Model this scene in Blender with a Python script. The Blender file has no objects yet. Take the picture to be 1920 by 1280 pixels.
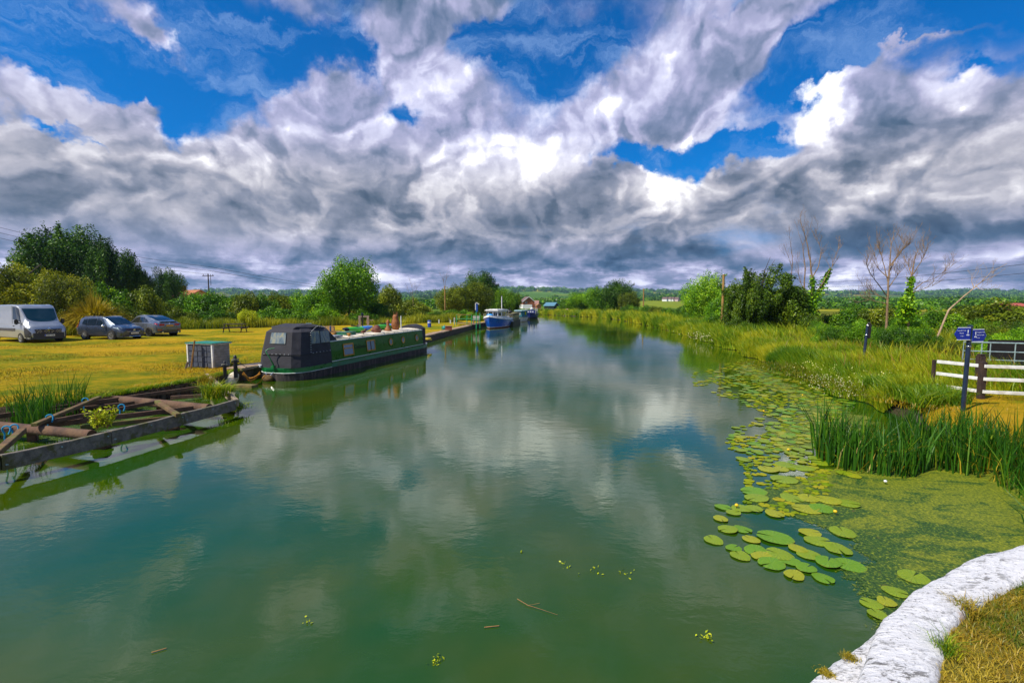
import bpy, bmesh, math, random
import numpy as np
from mathutils import Vector, Matrix
R = math.radians
sc = bpy.context.scene
COL = sc.collection
rng = np.random.default_rng(7)
random.seed(7)

# ---------------------------------------------------------------- camera
CAM_H = 2.95
FPX = 900.0
PITCH = math.atan(70 / 900)
cam_d = bpy.data.cameras.new("camera")
cam = bpy.data.objects.new("camera", cam_d); COL.objects.link(cam)
cam.location = (0, 0, CAM_H)
cam.rotation_euler = (math.pi / 2 - PITCH, 0, 0)
cam_d.sensor_width = 36; cam_d.lens = 36 * FPX / 1920
cam_d.clip_start = 0.05; cam_d.clip_end = 20000
sc.camera = cam
CP, SP = math.cos(PITCH), math.sin(PITCH)

def ray(px, py):
    u = (px - 960) / FPX; v = (640 - py) / FPX
    return Vector((u, CP + v * SP, -SP + v * CP))
def onz(px, py, z=0.0):
    d = ray(px, py); t = (z - CAM_H) / d.z
    return Vector((0, 0, CAM_H)) + d * t
def onY(px, py, Y):
    d = ray(px, py); return Vector((0, 0, CAM_H)) + d * (Y / d.y)

# ---------------------------------------------------------------- object helpers
def tag(o, label=None, cat=None, group=None, kind=None):
    if label: o["label"] = label
    if cat: o["category"] = cat
    if group: o["group"] = group
    if kind: o["kind"] = kind
    return o
def thing(name, label, cat, loc=(0, 0, 0), rz=0.0, group=None):
    o = bpy.data.objects.new(name, None); COL.objects.link(o)
    o.location = loc; o.rotation_euler = (0, 0, rz)
    o.empty_display_size = 0.2
    return tag(o, label, cat, group)
def link_mesh(name, me, parent=None):
    o = bpy.data.objects.new(name, me); COL.objects.link(o)
    if parent: o.parent = parent
    return o
def copy_tree(o, parent=None):
    c = o.copy(); COL.objects.link(c)
    if parent: c.parent = parent
    for ch in [x for x in KIDS.get(o.name, [])]:
        k = copy_tree(ch, c)
        KIDS.setdefault(c.name, []).append(k)
    return c
KIDS = {}
def reg(o):
    if o.parent: KIDS.setdefault(o.parent.name, []).append(o)
    return o

class MB:
    def __init__(s): s.v = []; s.f = []; s.m = []
    def add(s, vs, fs, m=0, M=None):
        b = len(s.v)
        s.v += [tuple(M @ Vector(p)) if M is not None else tuple(p) for p in vs]
        s.f += [tuple(b + i for i in f) for f in fs]; s.m += [m] * len(fs)
        return s
    def box(s, c, d, rz=0.0, m=0, M=None, rot=None, bev=0.0):
        hx, hy, hz = d[0] / 2, d[1] / 2, d[2] / 2
        T = Matrix.Translation(c)
        if rot is not None: T = T @ rot.to_4x4()
        else: T = T @ Matrix.Rotation(rz, 4, 'Z')
        if M is not None: T = M @ T
        if bev <= 0:
            vs = [(x, y, z) for z in (-hz, hz) for y in (-hy, hy) for x in (-hx, hx)]
            fs = [(0, 2, 3, 1), (4, 5, 7, 6), (0, 1, 5, 4), (2, 6, 7, 3), (0, 4, 6, 2), (1, 3, 7, 5)]
            return s.add(vs, fs, m, T)
        bm = bmesh.new(); bmesh.ops.create_cube(bm, size=1)
        for q in bm.verts: q.co = (q.co.x * 2 * hx, q.co.y * 2 * hy, q.co.z * 2 * hz)
        bmesh.ops.bevel(bm, geom=bm.edges[:], offset=bev, segments=2, affect='EDGES')
        return s.bm(bm, m, T)
    def bm(s, bm, m=0, M=None):
        bm.verts.index_update()
        vs = [q.co.copy() for q in bm.verts]; fs = [[q.index for q in f.verts] for f in bm.faces]
        bm.free(); return s.add(vs, fs, m, M)
    def tube(s, pts, r, n=8, m=0, M=None, cap=True):
        pts = [Vector(p) for p in pts]
        rs = r if isinstance(r, (list, tuple)) else [r] * len(pts)
        vs = []; fs = []; up = None
        for i, p in enumerate(pts):
            a = pts[max(i - 1, 0)]; b = pts[min(i + 1, len(pts) - 1)]
            t = (b - a).normalized()
            if up is None: up = Vector((0, 0, 1)) if abs(t.z) < .9 else Vector((1, 0, 0))
            x = t.cross(up)
            if x.length < 1e-4: x = t.cross(Vector((0, 1, 0)))
            x.normalize(); y = x.cross(t).normalized(); up = y
            for k in range(n):
                a_ = 2 * math.pi * k / n
                vs.append(p + (x * math.cos(a_) + y * math.sin(a_)) * rs[i])
        for i in range(len(pts) - 1):
            for k in range(n):
                fs.append((i * n + k, i * n + (k + 1) % n, (i + 1) * n + (k + 1) % n, (i + 1) * n + k))
        if cap:
            fs.append(tuple(range(n))[::-1]); fs.append(tuple((len(pts) - 1) * n + k for k in range(n)))
        return s.add(vs, fs, m, M)
    def lathe(s, prof, n=20, m=0, M=None):
        vs = []; fs = []
        for (r, z) in prof:
            for k in range(n):
                a = 2 * math.pi * k / n; vs.append((r * math.cos(a), r * math.sin(a), z))
        for i in range(len(prof) - 1):
            for k in range(n):
                fs.append((i * n + k, i * n + (k + 1) % n, (i + 1) * n + (k + 1) % n, (i + 1) * n + k))
        fs.append(tuple(range(n))[::-1]); fs.append(tuple((len(prof) - 1) * n + k for k in range(n)))
        return s.add(vs, fs, m, M)
    def prism(s, poly, z0, z1, m=0, M=None, m_top=None):
        n = len(poly)
        vs = [(x, y, z0) for x, y in poly] + [(x, y, z1) for x, y in poly]
        s.add(vs, [(i, (i + 1) % n, n + (i + 1) % n, n + i) for i in range(n)] + [tuple(range(n))[::-1]], m, M)
        s.f.append(tuple(len(s.v) - n + i for i in range(n))); s.m.append(m if m_top is None else m_top)
        return s
    def ball(s, c, r, sub=2, m=0, M=None, jit=0):
        bm = bmesh.new(); bmesh.ops.create_icosphere(bm, subdivisions=sub, radius=1)
        rr = r if isinstance(r, (tuple, list)) else (r, r, r)
        for q in bm.verts:
            k = 1 + random.uniform(-jit, jit)
            q.co = Vector((q.co.x * rr[0] * k + c[0], q.co.y * rr[1] * k + c[1], q.co.z * rr[2] * k + c[2]))
        return s.bm(bm, m, M)
    def mesh(s, name, mats, smooth=None):
        me = bpy.data.meshes.new(name); me.from_pydata(s.v, [], s.f)
        for mt in (mats if isinstance(mats, (list, tuple)) else [mats]): me.materials.append(mt)
        me.polygons.foreach_set("material_index", s.m)
        if smooth:
            me.polygons.foreach_set("use_smooth", [True] * len(s.f))
            me.set_sharp_from_angle(angle=R(smooth))
        me.update(); return me
    def build(s, name, mats, parent=None, smooth=None):
        return reg(link_mesh(name, s.mesh(name, mats, smooth), parent))

# ---------------------------------------------------------------- materials
def newmat(name):
    m = bpy.data.materials.new(name); m.use_nodes = True
    nt = m.node_tree; nt.nodes.clear(); return m, nt
class G:
    """tiny node-graph helper"""
    def __init__(s, nt): s.nt = nt
    def n(s, t, **kw):
        nd = s.nt.nodes.new(t)
        ins = kw.pop('ins', {})
        for k, v in kw.items(): setattr(nd, k, v)
        for k, v in ins.items(): s.set(nd.inputs[k], v)
        return nd
    def set(s, sock, v):
        if isinstance(v, bpy.types.NodeSocket): s.nt.links.new(v, sock)
        elif isinstance(v, (tuple, list)) and len(v) == 3 and sock.type == 'RGBA': sock.default_value = (*v, 1)
        else: sock.default_value = v
    def math(s, op, a, b=0.0, c=None, clamp=False):
        nd = s.n('ShaderNodeMath', operation=op, use_clamp=clamp); s.set(nd.inputs[0], a); s.set(nd.inputs[1], b)
        if c is not None: s.set(nd.inputs[2], c)
        return nd.outputs[0]
    def vm(s, op, a, b=(0, 0, 0)):
        nd = s.n('ShaderNodeVectorMath', operation=op); s.set(nd.inputs[0], a)
        if op == 'SCALE': s.set(nd.inputs['Scale'], b)
        else: s.set(nd.inputs[1], b)
        return nd.outputs['Value'] if op in ('LENGTH', 'DOT_PRODUCT') else nd.outputs[0]
    def noise(s, vec, scale, detail=4, rough=.5, dist=0, lac=2.0, dim='3D'):
        nd = s.n('ShaderNodeTexNoise', noise_dimensions=dim)
        if vec is not None: s.set(nd.inputs['Vector'], vec)
        for k, v in (('Scale', scale), ('Detail', detail), ('Roughness', rough), ('Distortion', dist), ('Lacunarity', lac)): s.set(nd.inputs[k], v)
        return nd
    def mapr(s, v, a, b, c=0., d=1., smooth=True):
        nd = s.n('ShaderNodeMapRange', interpolation_type='SMOOTHSTEP' if smooth else 'LINEAR')
        for i, x in enumerate((v, a, b, c, d)): s.set(nd.inputs[i], x)
        return nd.outputs[0]
    def mix(s, f, a, b, mode='MIX'):
        nd = s.n('ShaderNodeMix', data_type='RGBA', blend_type=mode)
        s.set(nd.inputs[0], f); s.set(nd.inputs[6], a); s.set(nd.inputs[7], b)
        return nd.outputs[2]
    def ramp(s, f, stops):
        nd = s.n('ShaderNodeValToRGB'); cr = nd.color_ramp
        while len(cr.elements) < len(stops): cr.elements.new(0.5)
        for e, (p, c) in zip(cr.elements, stops): e.position = p; e.color = (*c, 1)
        s.set(nd.inputs[0], f); return nd.outputs[0]
    def bump(s, h, strength=.5, dist=.05):
        nd = s.n('ShaderNodeBump'); s.set(nd.inputs['Strength'], strength); s.set(nd.inputs['Distance'], dist); s.set(nd.inputs['Height'], h)
        return nd.outputs[0]
    def mapping(s, vec, loc=(0, 0, 0), rot=(0, 0, 0), scale=(1, 1, 1), vt='POINT'):
        nd = s.n('ShaderNodeMapping', vector_type=vt)
        s.set(nd.inputs['Vector'], vec); nd.inputs['Location'].default_value = loc
        nd.inputs['Rotation'].default_value = rot; nd.inputs['Scale'].default_value = scale
        return nd.outputs[0]
    def out(s, sh, vol=None):
        o = s.n('ShaderNodeOutputMaterial'); s.nt.links.new(sh, o.inputs[0])

MATS = {}
def pmat(name, col, rough=.6, metal=0., var=.18, vscale=6., bump=0., bscale=30., spec=.5, coat=0., trans=0., dirt=None, dirt_amt=.5, stretch=(1, 1, 1), dscale=2.5):
    """painted / raw surface with mottling, optional dirt patches and bump (object space)"""
    if name in MATS: return MATS[name]
    m, nt = newmat(name); g = G(nt)
    tc = g.n('ShaderNodeTexCoord').outputs['Object']
    v = g.mapping(tc, scale=stretch)
    nz = g.noise(v, vscale, 5, .6).outputs['Fac']
    lo = tuple(max(0, c * (1 - var)) for c in col); hi = tuple(min(1, c * (1 + var)) for c in col)
    c = g.mix(g.mapr(nz, .3, .7), lo, hi)
    if dirt:
        dn = g.noise(v, dscale, 8, .65, .4).outputs['Fac']
        c = g.mix(g.math('MULTIPLY', g.mapr(dn, .48, .62), dirt_amt), c, dirt)
    p = g.n('ShaderNodeBsdfPrincipled', ins={'Base Color': c, 'Metallic': metal})
    g.set(p.inputs['Roughness'], g.mapr(nz, .2, .8, max(rough - .08, .02), min(rough + .1, 1)))
    p.inputs['Specular IOR Level'].default_value = spec
    p.inputs['Coat Weight'].default_value = coat; p.inputs['Coat Roughness'].default_value = .05
    if bump > 0: g.set(p.inputs['Normal'], g.bump(g.noise(v, bscale, 5, .6).outputs['Fac'], bump, .02))
    g.out(p.outputs[0]); MATS[name] = m; return m

def leafmat(name, stops, trans=.22, nscale=.6):
    """foliage: colour from a per-leaf attribute and broad natural variation, plus shade contrast painted into crown clumps"""
    if name in MATS: return MATS[name]
    m, nt = newmat(name); g = G(nt)
    at = g.n('ShaderNodeAttribute', attribute_name='tint').outputs['Fac']
    ob = g.n('ShaderNodeObjectInfo').outputs['Random']
    f = g.math('ADD', at, g.math('MULTIPLY_ADD', ob, .2, -.1))
    c = g.ramp(f, stops)
    d = g.n('ShaderNodeBsdfDiffuse', ins={'Color': c}); t = g.n('ShaderNodeBsdfTranslucent', ins={'Color': g.mix(1., c, (1.0, 1.0, .55), 'MULTIPLY')})
    gl = g.n('ShaderNodeBsdfGlossy', ins={'Roughness': .45, 'Color': (.5, .5, .5)})
    mx = g.n('ShaderNodeMixShader', ins={0: trans}); nt.links.new(d.outputs[0], mx.inputs[1]); nt.links.new(t.outputs[0], mx.inputs[2])
    m2 = g.n('ShaderNodeMixShader', ins={0: .045}); nt.links.new(mx.outputs[0], m2.inputs[1]); nt.links.new(gl.outputs[0], m2.inputs[2])
    g.out(m2.outputs[0]); MATS[name] = m; return m

# ---------------------------------------------------------------- numpy mesh of quads
def quads_mesh(name, V, mat, tint=None, F=None, smooth=False):
    """V (N,4,3) quads, or V (M,3) with F (K,4)"""
    if F is None:
        N = V.shape[0]; F = np.arange(N * 4).reshape(N, 4); V = V.reshape(-1, 3)
    me = bpy.data.meshes.new(name)
    me.vertices.add(len(V)); me.vertices.foreach_set("co", np.ascontiguousarray(V, dtype=np.float32).ravel())
    K = len(F); me.loops.add(K * 4); me.loops.foreach_set("vertex_index", F.astype(np.int32).ravel())
    me.polygons.add(K); me.polygons.foreach_set("loop_start", np.arange(0, K * 4, 4, dtype=np.int32))
    me.polygons.foreach_set("loop_total", np.full(K, 4, dtype=np.int32))
    if tint is not None:
        a = me.attributes.new("tint", 'FLOAT', 'FACE'); a.data.foreach_set("value", tint.astype(np.float32))
    me.materials.append(mat); me.update(calc_edges=True)
    if smooth: me.polygons.foreach_set("use_smooth", [True] * K)
    return me

def leaves(C, Nrm, size, rg, aspect=.55, jitter=.7):
    """leaf-shaped quads at C facing roughly Nrm"""
    n = len(C)
    d = Nrm + rg.normal(0, jitter, (n, 3)); d /= np.linalg.norm(d, axis=1, keepdims=True) + 1e-9
    r = rg.normal(0, 1, (n, 3)); u = np.cross(d, r); u /= np.linalg.norm(u, axis=1, keepdims=True) + 1e-9
    v = np.cross(d, u); s = size[:, None]
    V = np.empty((n, 4, 3))
    V[:, 0] = C + u * s; V[:, 1] = C + v * s * aspect + u * s * .15 + d * s * .12; V[:, 2] = C - u * s; V[:, 3] = C - v * s * aspect + u * s * .15 + d * s * .12
    return V

def blades(P, h, w, lean, rg, az=None, curve=.5, name='grass', mat=None, tint=None, parent=None):
    """curved grass blades (2 quads each)"""
    n = len(P)
    a = rg.uniform(0, 2 * np.pi, n) if az is None else az
    fa = rg.uniform(0, np.pi, n)
    sd = np.stack([np.cos(fa), np.sin(fa), np.zeros(n)], 1) * (w / 2)[:, None]
    ld = np.stack([np.cos(a), np.sin(a), np.zeros(n)], 1)
    L = (lean * h)[:, None]; Z = np.array([0, 0, 1.])
    m1 = P + ld * L * .35 * (1 - curve * .4) + Z * (h * .55)[:, None]
    m2 = P + ld * L + Z * (h * (1 - .35 * lean * curve))[:, None]
    V = np.empty((n, 6, 3))
    V[:, 0] = P - sd; V[:, 1] = P + sd; V[:, 2] = m1 + sd * .8; V[:, 3] = m1 - sd * .8; V[:, 4] = m2 + sd * .12; V[:, 5] = m2 - sd * .12
    b = np.arange(n)[:, None] * 6
    F = np.concatenate([b + np.array([0, 1, 2, 3]), b + np.array([3, 2, 4, 5])])
    if tint is None: tint = rg.uniform(0, 1, n)
    me = quads_mesh(name, V.reshape(-1, 3), mat, np.concatenate([tint, tint]), F)
    return reg(link_mesh(name, me, parent))
# ---------------------------------------------------------------- world: sky with broken cloud
SUN_EL, SUN_AZ = R(50), R(-122)      # azimuth measured from +Y towards +X
sdir = Vector((math.sin(SUN_AZ) * math.cos(SUN_EL), math.cos(SUN_AZ) * math.cos(SUN_EL), math.sin(SUN_EL)))
w = bpy.data.worlds.new("World"); sc.world = w; w.use_nodes = True
nt = w.node_tree; nt.nodes.clear(); g = G(nt)
sky = g.n('ShaderNodeTexSky', sky_type='NISHITA', sun_disc=False, sun_elevation=SUN_EL, sun_rotation=SUN_AZ, altitude=50, air_density=1.0, dust_density=.4, ozone_density=2.5)
d = g.n('ShaderNodeTexCoord').outputs['Generated']
sx = g.n('ShaderNodeSeparateXYZ', ins={0: d}); X, Y, Z = sx.outputs
el = g.math('ARCSINE', Z); az = g.math('ARCTAN2', X, Y)
ang = g.n('ShaderNodeCombineXYZ', ins={0: az, 1: el}).outputs[0]
def azel(px, py):
    r = ray(px, py).normalized(); return math.atan2(r.x, r.y), math.asin(r.z)
# ragged warp of the angular coordinate
w1 = g.noise(ang, 5.5, 6, .6).outputs['Color']
wv = g.vm('SCALE', g.vm('SUBTRACT', w1, (.5, .5, .5)), .26)
aw = g.vm('ADD', ang, wv)
BL = [  # px, py, radius x, radius y (px), rotation deg, amplitude (negative = blue gap)
 (170, 140, 300, 90, -12, -.48), (430, 60, 230, 110, 20, -.35), (400, 190, 230, 75, 12, -.55), (40, 70, 230, 110, 0, -.42),
 (40, 232, 80, 20, 4, -.30), (150, 262, 90, 16, 8, -.25), (560, 60, 80, 60, 30, -.3), (530, 150, 60, 60, 30, -.3), (640, 70, 50, 60, 30, -.3), (760, 190, 40, 60, 60, -.42), (700, 100, 40, 50, 50, -.3),
 (985, 100, 150, 85, 6, -.75), (940, 40, 120, 60, -25, -.35), (1150, 60, 60, 90, 20, -.30),
 (1560, 110, 200, 70, -24, -.62), (1700, 60, 260, 42, -20, -.40), (1490, 130, 80, 60, 0, -.3), (1850, 100, 140, 30, -20, -.25), (1360, 25, 90, 20, -25, -.15),
 (1260, 290, 215, 38, 2, -.70), (1170, 300, 90, 24, 0, -.3), (1390, 295, 90, 30, 0, -.3),
 (250, 190, 75, 100, 30, .62), (100, 195, 160, 55, 8, .35), (270, 30, 100, 46, 30, .42), (800, 60, 120, 190, 12, .42), (600, 190, 120, 70, 0, .45),
 (1290, 130, 200, 110, -10, .50), (1640, 250, 260, 130, 0, .50), (1850, 220, 170, 120, 0, .55), (1180, 220, 180, 40, 0, .3), (1720, 85, 170, 20, -20, .28), (1040, 330, 150, 60, 0, .4), (700, 330, 400, 110, 0, .4),
]
bias = g.mapr(el, R(30), R(38), 0, -.30)
for (px, py, rx, ry, rot, amp) in BL:
    a0, e0 = azel(px, py); ax_, _ = azel(px + 10, py); _, ey = azel(px, py - 10)
    kx = abs(ax_ - a0) / 10; ky = abs(ey - e0) / 10
    mp = g.n('ShaderNodeMapping', vector_type='TEXTURE'); g.set(mp.inputs[0], aw)
    mp.inputs['Location'].default_value = (a0, e0, 0); mp.inputs['Rotation'].default_value = (0, 0, R(-rot)); mp.inputs['Scale'].default_value = (rx * kx * 1.5, ry * ky * 1.5, 1e3)
    gr = g.n('ShaderNodeTexGradient', gradient_type='QUADRATIC_SPHERE', ins={0: mp.outputs[0]}).outputs['Fac']
    bias = g.math('MULTIPLY_ADD', gr, amp * 1.35, bias if bias is not None else 0.0)
# perspective-compressed cloud plane coordinate
iz = g.math('DIVIDE', 1.0, g.math('ADD', g.math('MAXIMUM', Z, 0.0), .20))
P = g.n('ShaderNodeCombineXYZ', ins={0: g.math('MULTIPLY', X, iz), 1: g.math('MULTIPLY', Y, iz), 2: g.math('MULTIPLY', Z, 3.2)}).outputs[0]
def dens(v, sc_=1.35, det=9, ro=.56):
    return g.noise(v, sc_, det, ro, .25).outputs['Fac']
# near-isotropic angular coordinate for the heaped clouds
lg = g.math('LOGARITHM', g.math('ADD', g.math('MAXIMUM', el, 0.0), .55), 2.718282)
QA = g.n('ShaderNodeCombineXYZ', ins={0: az, 1: lg}).outputs[0]
def n2(v, sc_, det, ro, dist=0.): return g.noise(v, sc_, det, ro, dist, dim='2D').outputs
Dp = dens(P, det=5); Dq = n2(QA, 3.4, 9, .57, .15)['Fac']
D0 = g.math('MULTIPLY_ADD', Dp, .40, g.math('MULTIPLY', Dq, .60))
horizon = g.mapr(el, R(22), R(2), 0, .30, False)
cov = g.math('ADD', g.math('ADD', D0, bias), g.math('ADD', horizon, .055))
alpha = g.mapr(cov, .40, .70)
# billows: fractal cells, relief = value here minus value a little towards the light
def bill(v, sc_, det=3.0):
    nd = g.n('ShaderNodeTexVoronoi', feature='F1', normalize=True, voronoi_dimensions='2D')
    g.set(nd.inputs['Vector'], v); g.set(nd.inputs['Scale'], sc_); g.set(nd.inputs['Detail'], det); g.set(nd.inputs['Roughness'], .50)
    return g.math('SUBTRACT', 1.0, nd.outputs['Distance'])
qw = g.vm('ADD', QA, g.vm('SCALE', g.vm('SUBTRACT', n2(QA, 9.0, 5, .56)['Color'], (.5, .5, .5)), .12))
qw = g.vm('ADD', qw, g.vm('SCALE', g.vm('SUBTRACT', n2(QA, 3.0, 2, .5)['Color'], (.5, .5, .5)), .25))
B0 = bill(qw, 5.2); B1 = bill(g.vm('ADD', qw, (-.016, .026, 0)), 5.2)
rel = g.math('SUBTRACT', B0, B1)
Dq1 = n2(g.vm('ADD', QA, (-.035, .055, 0)), 3.4, 6, .60, .15)['Fac']
D1 = g.math('MULTIPLY_ADD', dens(g.vm('ADD', P, (-.12, -.04, .20)), det=4), .40, g.math('MULTIPLY', Dq1, .60))
rel2 = g.math('SUBTRACT', D0, D1)
big = g.noise(P, .8, 3, .5).outputs['Fac']
thick = g.mapr(cov, .55, 1.2, 0, 1)
lum = g.math('MULTIPLY_ADD', g.math('MULTIPLY', rel, g.mapr(el, R(3), R(9), .4, 1.0)), 1.75, .585)
lum = g.math('MULTIPLY_ADD', g.math('MULTIPLY', rel2, g.mapr(el, R(3), R(10), .45, 1.0)), 1.15, lum)
lum = g.math('MULTIPLY_ADD', g.math('SUBTRACT', big, .5), .50, lum)
lum = g.math('MULTIPLY_ADD', thick, -.10, lum)
low = g.mapr(el, R(15), R(4), 0, 1)
lum = g.math('MULTIPLY_ADD', low, -.11, lum)
# bright and dark banks of the photographed sky
LB = [(1530, 215, 70, 110, 20, .6), (1840, 185, 110, 70, 0, .45), (1240, 350, 100, 50, 10, .50), (430, 300, 110, 60, 10, .28), (250, 160, 50, 60, 0, .2), (860, 330, 160, 110, 0, .28), (1000, 310, 90, 70, 0, .25),
      (720, 420, 500, 60, 0, -.05), (500, 470, 500, 36, 0, -.25), (1100, 480, 600, 34, 0, -.30), (1600, 450, 480, 60, 0, -.22), (1640, 300, 220, 90, 0, -.12), (560, 340, 160, 60, 0, -.10), (1460, 390, 180, 40, 0, -.2), (250, 360, 200, 60, 0, .08), (1780, 340, 200, 50, 0, .12)]
lb = None
for (px, py, rx, ry, rot, amp) in LB:
    a0, e0 = azel(px, py); ax_, _ = azel(px + 10, py); _, ey = azel(px, py - 10)
    mp = g.n('ShaderNodeMapping', vector_type='TEXTURE'); g.set(mp.inputs[0], aw)
    mp.inputs['Location'].default_value = (a0, e0, 0); mp.inputs['Rotation'].default_value = (0, 0, R(-rot)); mp.inputs['Scale'].default_value = (rx * abs(ax_ - a0) / 10 * 1.5, ry * abs(ey - e0) / 10 * 1.5, 1e3)
    gr = g.n('ShaderNodeTexGradient', gradient_type='QUADRATIC_SPHERE', ins={0: mp.outputs[0]}).outputs['Fac']
    lb = g.math('MULTIPLY_ADD', gr, amp, lb if lb is not None else 0.0)
lum = g.math('ADD', lum, lb)
# thin bright break just above the horizon
brk = g.math('MULTIPLY', g.mapr(el, R(6.0), R(3.4), 0, 1), g.mapr(el, R(.0), R(1.6), 0, 1))
brn = g.noise(g.mapping(ang, scale=(1, 3.6, 1)), 9, 6, .6).outputs['Fac']
lum = g.math('MULTIPLY_ADD', g.math('MULTIPLY', brk, g.mapr(brn, .40, .62)), .42, lum)
cc1 = g.ramp(lum, [(.0, (.018, .055, .12)), (.22, (.065, .130, .235)), (.42, (.20, .25, .40)), (.60, (.40, .41, .62)), (.78, (.70, .71, .92)), (.95, (1.25, 1.25, 1.3))])
cc2 = g.ramp(lum, [(.0, (.05, .08, .13)), (.22, (.11, .14, .19)), (.42, (.25, .27, .33)), (.60, (.47, .465, .49)), (.78, (.80, .78, .77)), (.95, (1.25, 1.25, 1.25))])
warm = g.math('MULTIPLY', g.mapr(el, R(20), R(12)), g.mapr(el, R(4), R(9)))
ccol = g.mix(g.math('MULTIPLY', warm, .75), cc1, cc2)
skc = g.mix(1., sky.outputs[0], (.0, .47, .95), 'MULTIPLY')
skb = g.vm('SCALE', skc, .125)
cir = g.noise(g.mapping(aw, rot=(0, 0, R(-27)), scale=(1, 3.4, 1)), 4.2, 7, .62, .5).outputs['Fac']
ca = g.math('MULTIPLY', g.mapr(cir, .42, .72), .62)
skb = g.mix(ca, skb, (.26, .42, .74))
fin = g.mix(alpha, skb, ccol)
# below the horizon plain dull green-grey
fin = g.mix(g.mapr(el, R(-.5), R(-3)), fin, (.10, .12, .09))
bg = g.n('ShaderNodeBackground', ins={'Color': fin, 'Strength': 1.0})
wo = g.n('ShaderNodeOutputWorld'); nt.links.new(bg.outputs[0], wo.inputs[0])
w.cycles.sampling_method = 'MANUAL'; w.cycles.sample_map_resolution = 512
sl = bpy.data.lights.new("sun", 'SUN'); so = bpy.data.objects.new("sun", sl); COL.objects.link(so)
sl.energy = 5.0; sl.angle = R(.6); sl.color = (1, .93, .80)
so.rotation_euler = (-sdir).to_track_quat('-Z', 'Y').to_euler(); so.location = (0, 0, 50)
sc.view_settings.view_transform = 'Standard'; sc.view_settings.look = 'None'
sc.view_settings.exposure = .2; sc.view_settings.gamma = 1

def haze():
    m, nt = newmat("haze_air"); g = G(nt)
    v = g.n('ShaderNodeVolumePrincipled', ins={'Color': (.42, .66, 1.0), 'Density': .00010, 'Anisotropy': .2})
    o = g.n('ShaderNodeOutputMaterial'); nt.links.new(v.outputs[0], o.inputs[1])
    b = MB(); b.box((0, 2900, 74), (15000, 7200, 152)); tag(b.build("haze", m), kind="stuff", label="thin blue haze over the whole valley")
haze()
# ---------------------------------------------------------------- terrain
LX = np.array([(-40, -15), (6, -14), (11.6, -12.7), (12.6, -11.35), (16.4, -10.5), (18.3, -10.55), (20, -10.2), (29, -7.95), (37.4, -6.8), (47, -5.85), (56, -4.95), (62, -4.3), (80, -.9), (100, 1.7), (118, 2.6), (130, 0), (140, -18), (150, -60), (166, -130)])
RX = np.array([(-40, 9), (3, 8.5), (5, 8.8), (7, 9.1), (9, 9.1), (11, 9.5), (13.6, 10.4), (28.2, 13.8), (42.8, 16.3), (68, 18.9), (90, 20), (106, 18.9), (126, 11.5), (140, 5), (150, -8), (158, -50), (166, -120)])
def xL(Y): return np.interp(Y, LX[:, 0], LX[:, 1])
def xR(Y): return np.interp(Y, RX[:, 0], RX[:, 1]) + .22 * np.sin(Y * 1.1) + .16 * np.sin(Y * 2.7 + 1)
def gz(x, Y):
    x = np.asarray(x, float); Y = np.asarray(Y, float)
    b = np.interp(Y, [0, 150, 350, 600, 900, 1400, 2200, 3000, 3500, 6000], [.45, .45, .8, 4.2, 9.5, 17, 40, 80, 86, 60])
    a = x / np.maximum(Y, 50)
    m = 1 + .12 * np.sin(a * 5 + .6) + .09 * np.sin(a * 13 + 2) + .05 * np.sin(a * 29)
    und = np.clip((Y - 150) / 300, 0, 1) * (1.2 * np.sin(x / 90 + Y / 140) + .9 * np.sin(x / 47 - Y / 75))
    hi = np.clip((Y - 900) / 1500, 0, 1) * (6 * np.sin(x / 260 + 1) + 4 * np.sin(x / 130 + Y / 300))
    rough = np.clip(1 - Y / 170, 0, 1) * .03 * (np.sin(x * .9 + Y * .5) + np.sin(x * .37 - Y * .8))
    rr = (x > xR(Y) + .5) & (Y < 200)
    return .45 + (b - .45) * m + np.clip(und, -.3, 9) + hi + rough * (1 - np.clip((Y - 100) / 50, 0, 1)) + rr * .05
rows = np.concatenate([np.arange(-40, 0, 4), np.arange(0, 40, .7), np.arange(40, 80, 1.6), np.arange(80, 166.1, 2.5), 168 * (5200 / 168) ** np.linspace(0, 1, 64)])
offL = np.array([0, .25, .7, 1.5, 3, 5, 8, 12, 17, 24, 32, 44, 60]); NF = 46
V = []; kind_rows = []
for Yv in rows:
    l, r = float(xL(Yv)), float(xR(Yv)); ext = max(150, Yv * 1.9)
    far = 60 * (ext / 60) ** np.linspace(0, 1, NF + 1)[1:]
    off = np.concatenate([offL, far])
    xs = np.concatenate([(l - off)[::-1], [l + .04, l + .9, (l + r) / 2, r - 1.3, r - .05], r + off])
    zs = gz(xs, np.full_like(xs, Yv))
    if Yv < 167:
        nl = len(off)
        zs[nl:nl + 5] = [-.5, -1.0, -1.2, -.8, -.25]
        zs[nl + 5] = -.05; zs[nl + 6] = .22; zs[nl + 7] = .42
    V.append(np.stack([xs, np.full_like(xs, Yv), zs], 1))
NR = len(rows); NC = V[0].shape[0]; V = np.array(V); nl = len(offL) + NF
ii, jj = np.meshgrid(np.arange(NR - 1), np.arange(NC - 1), indexing='ij')
F = np.stack([ii * NC + jj, ii * NC + jj + 1, (ii + 1) * NC + jj + 1, (ii + 1) * NC + jj], -1).reshape(-1, 4)
me = quads_mesh("ground", V.reshape(-1, 3), None, None, F, smooth=True)
me.materials.clear()

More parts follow.
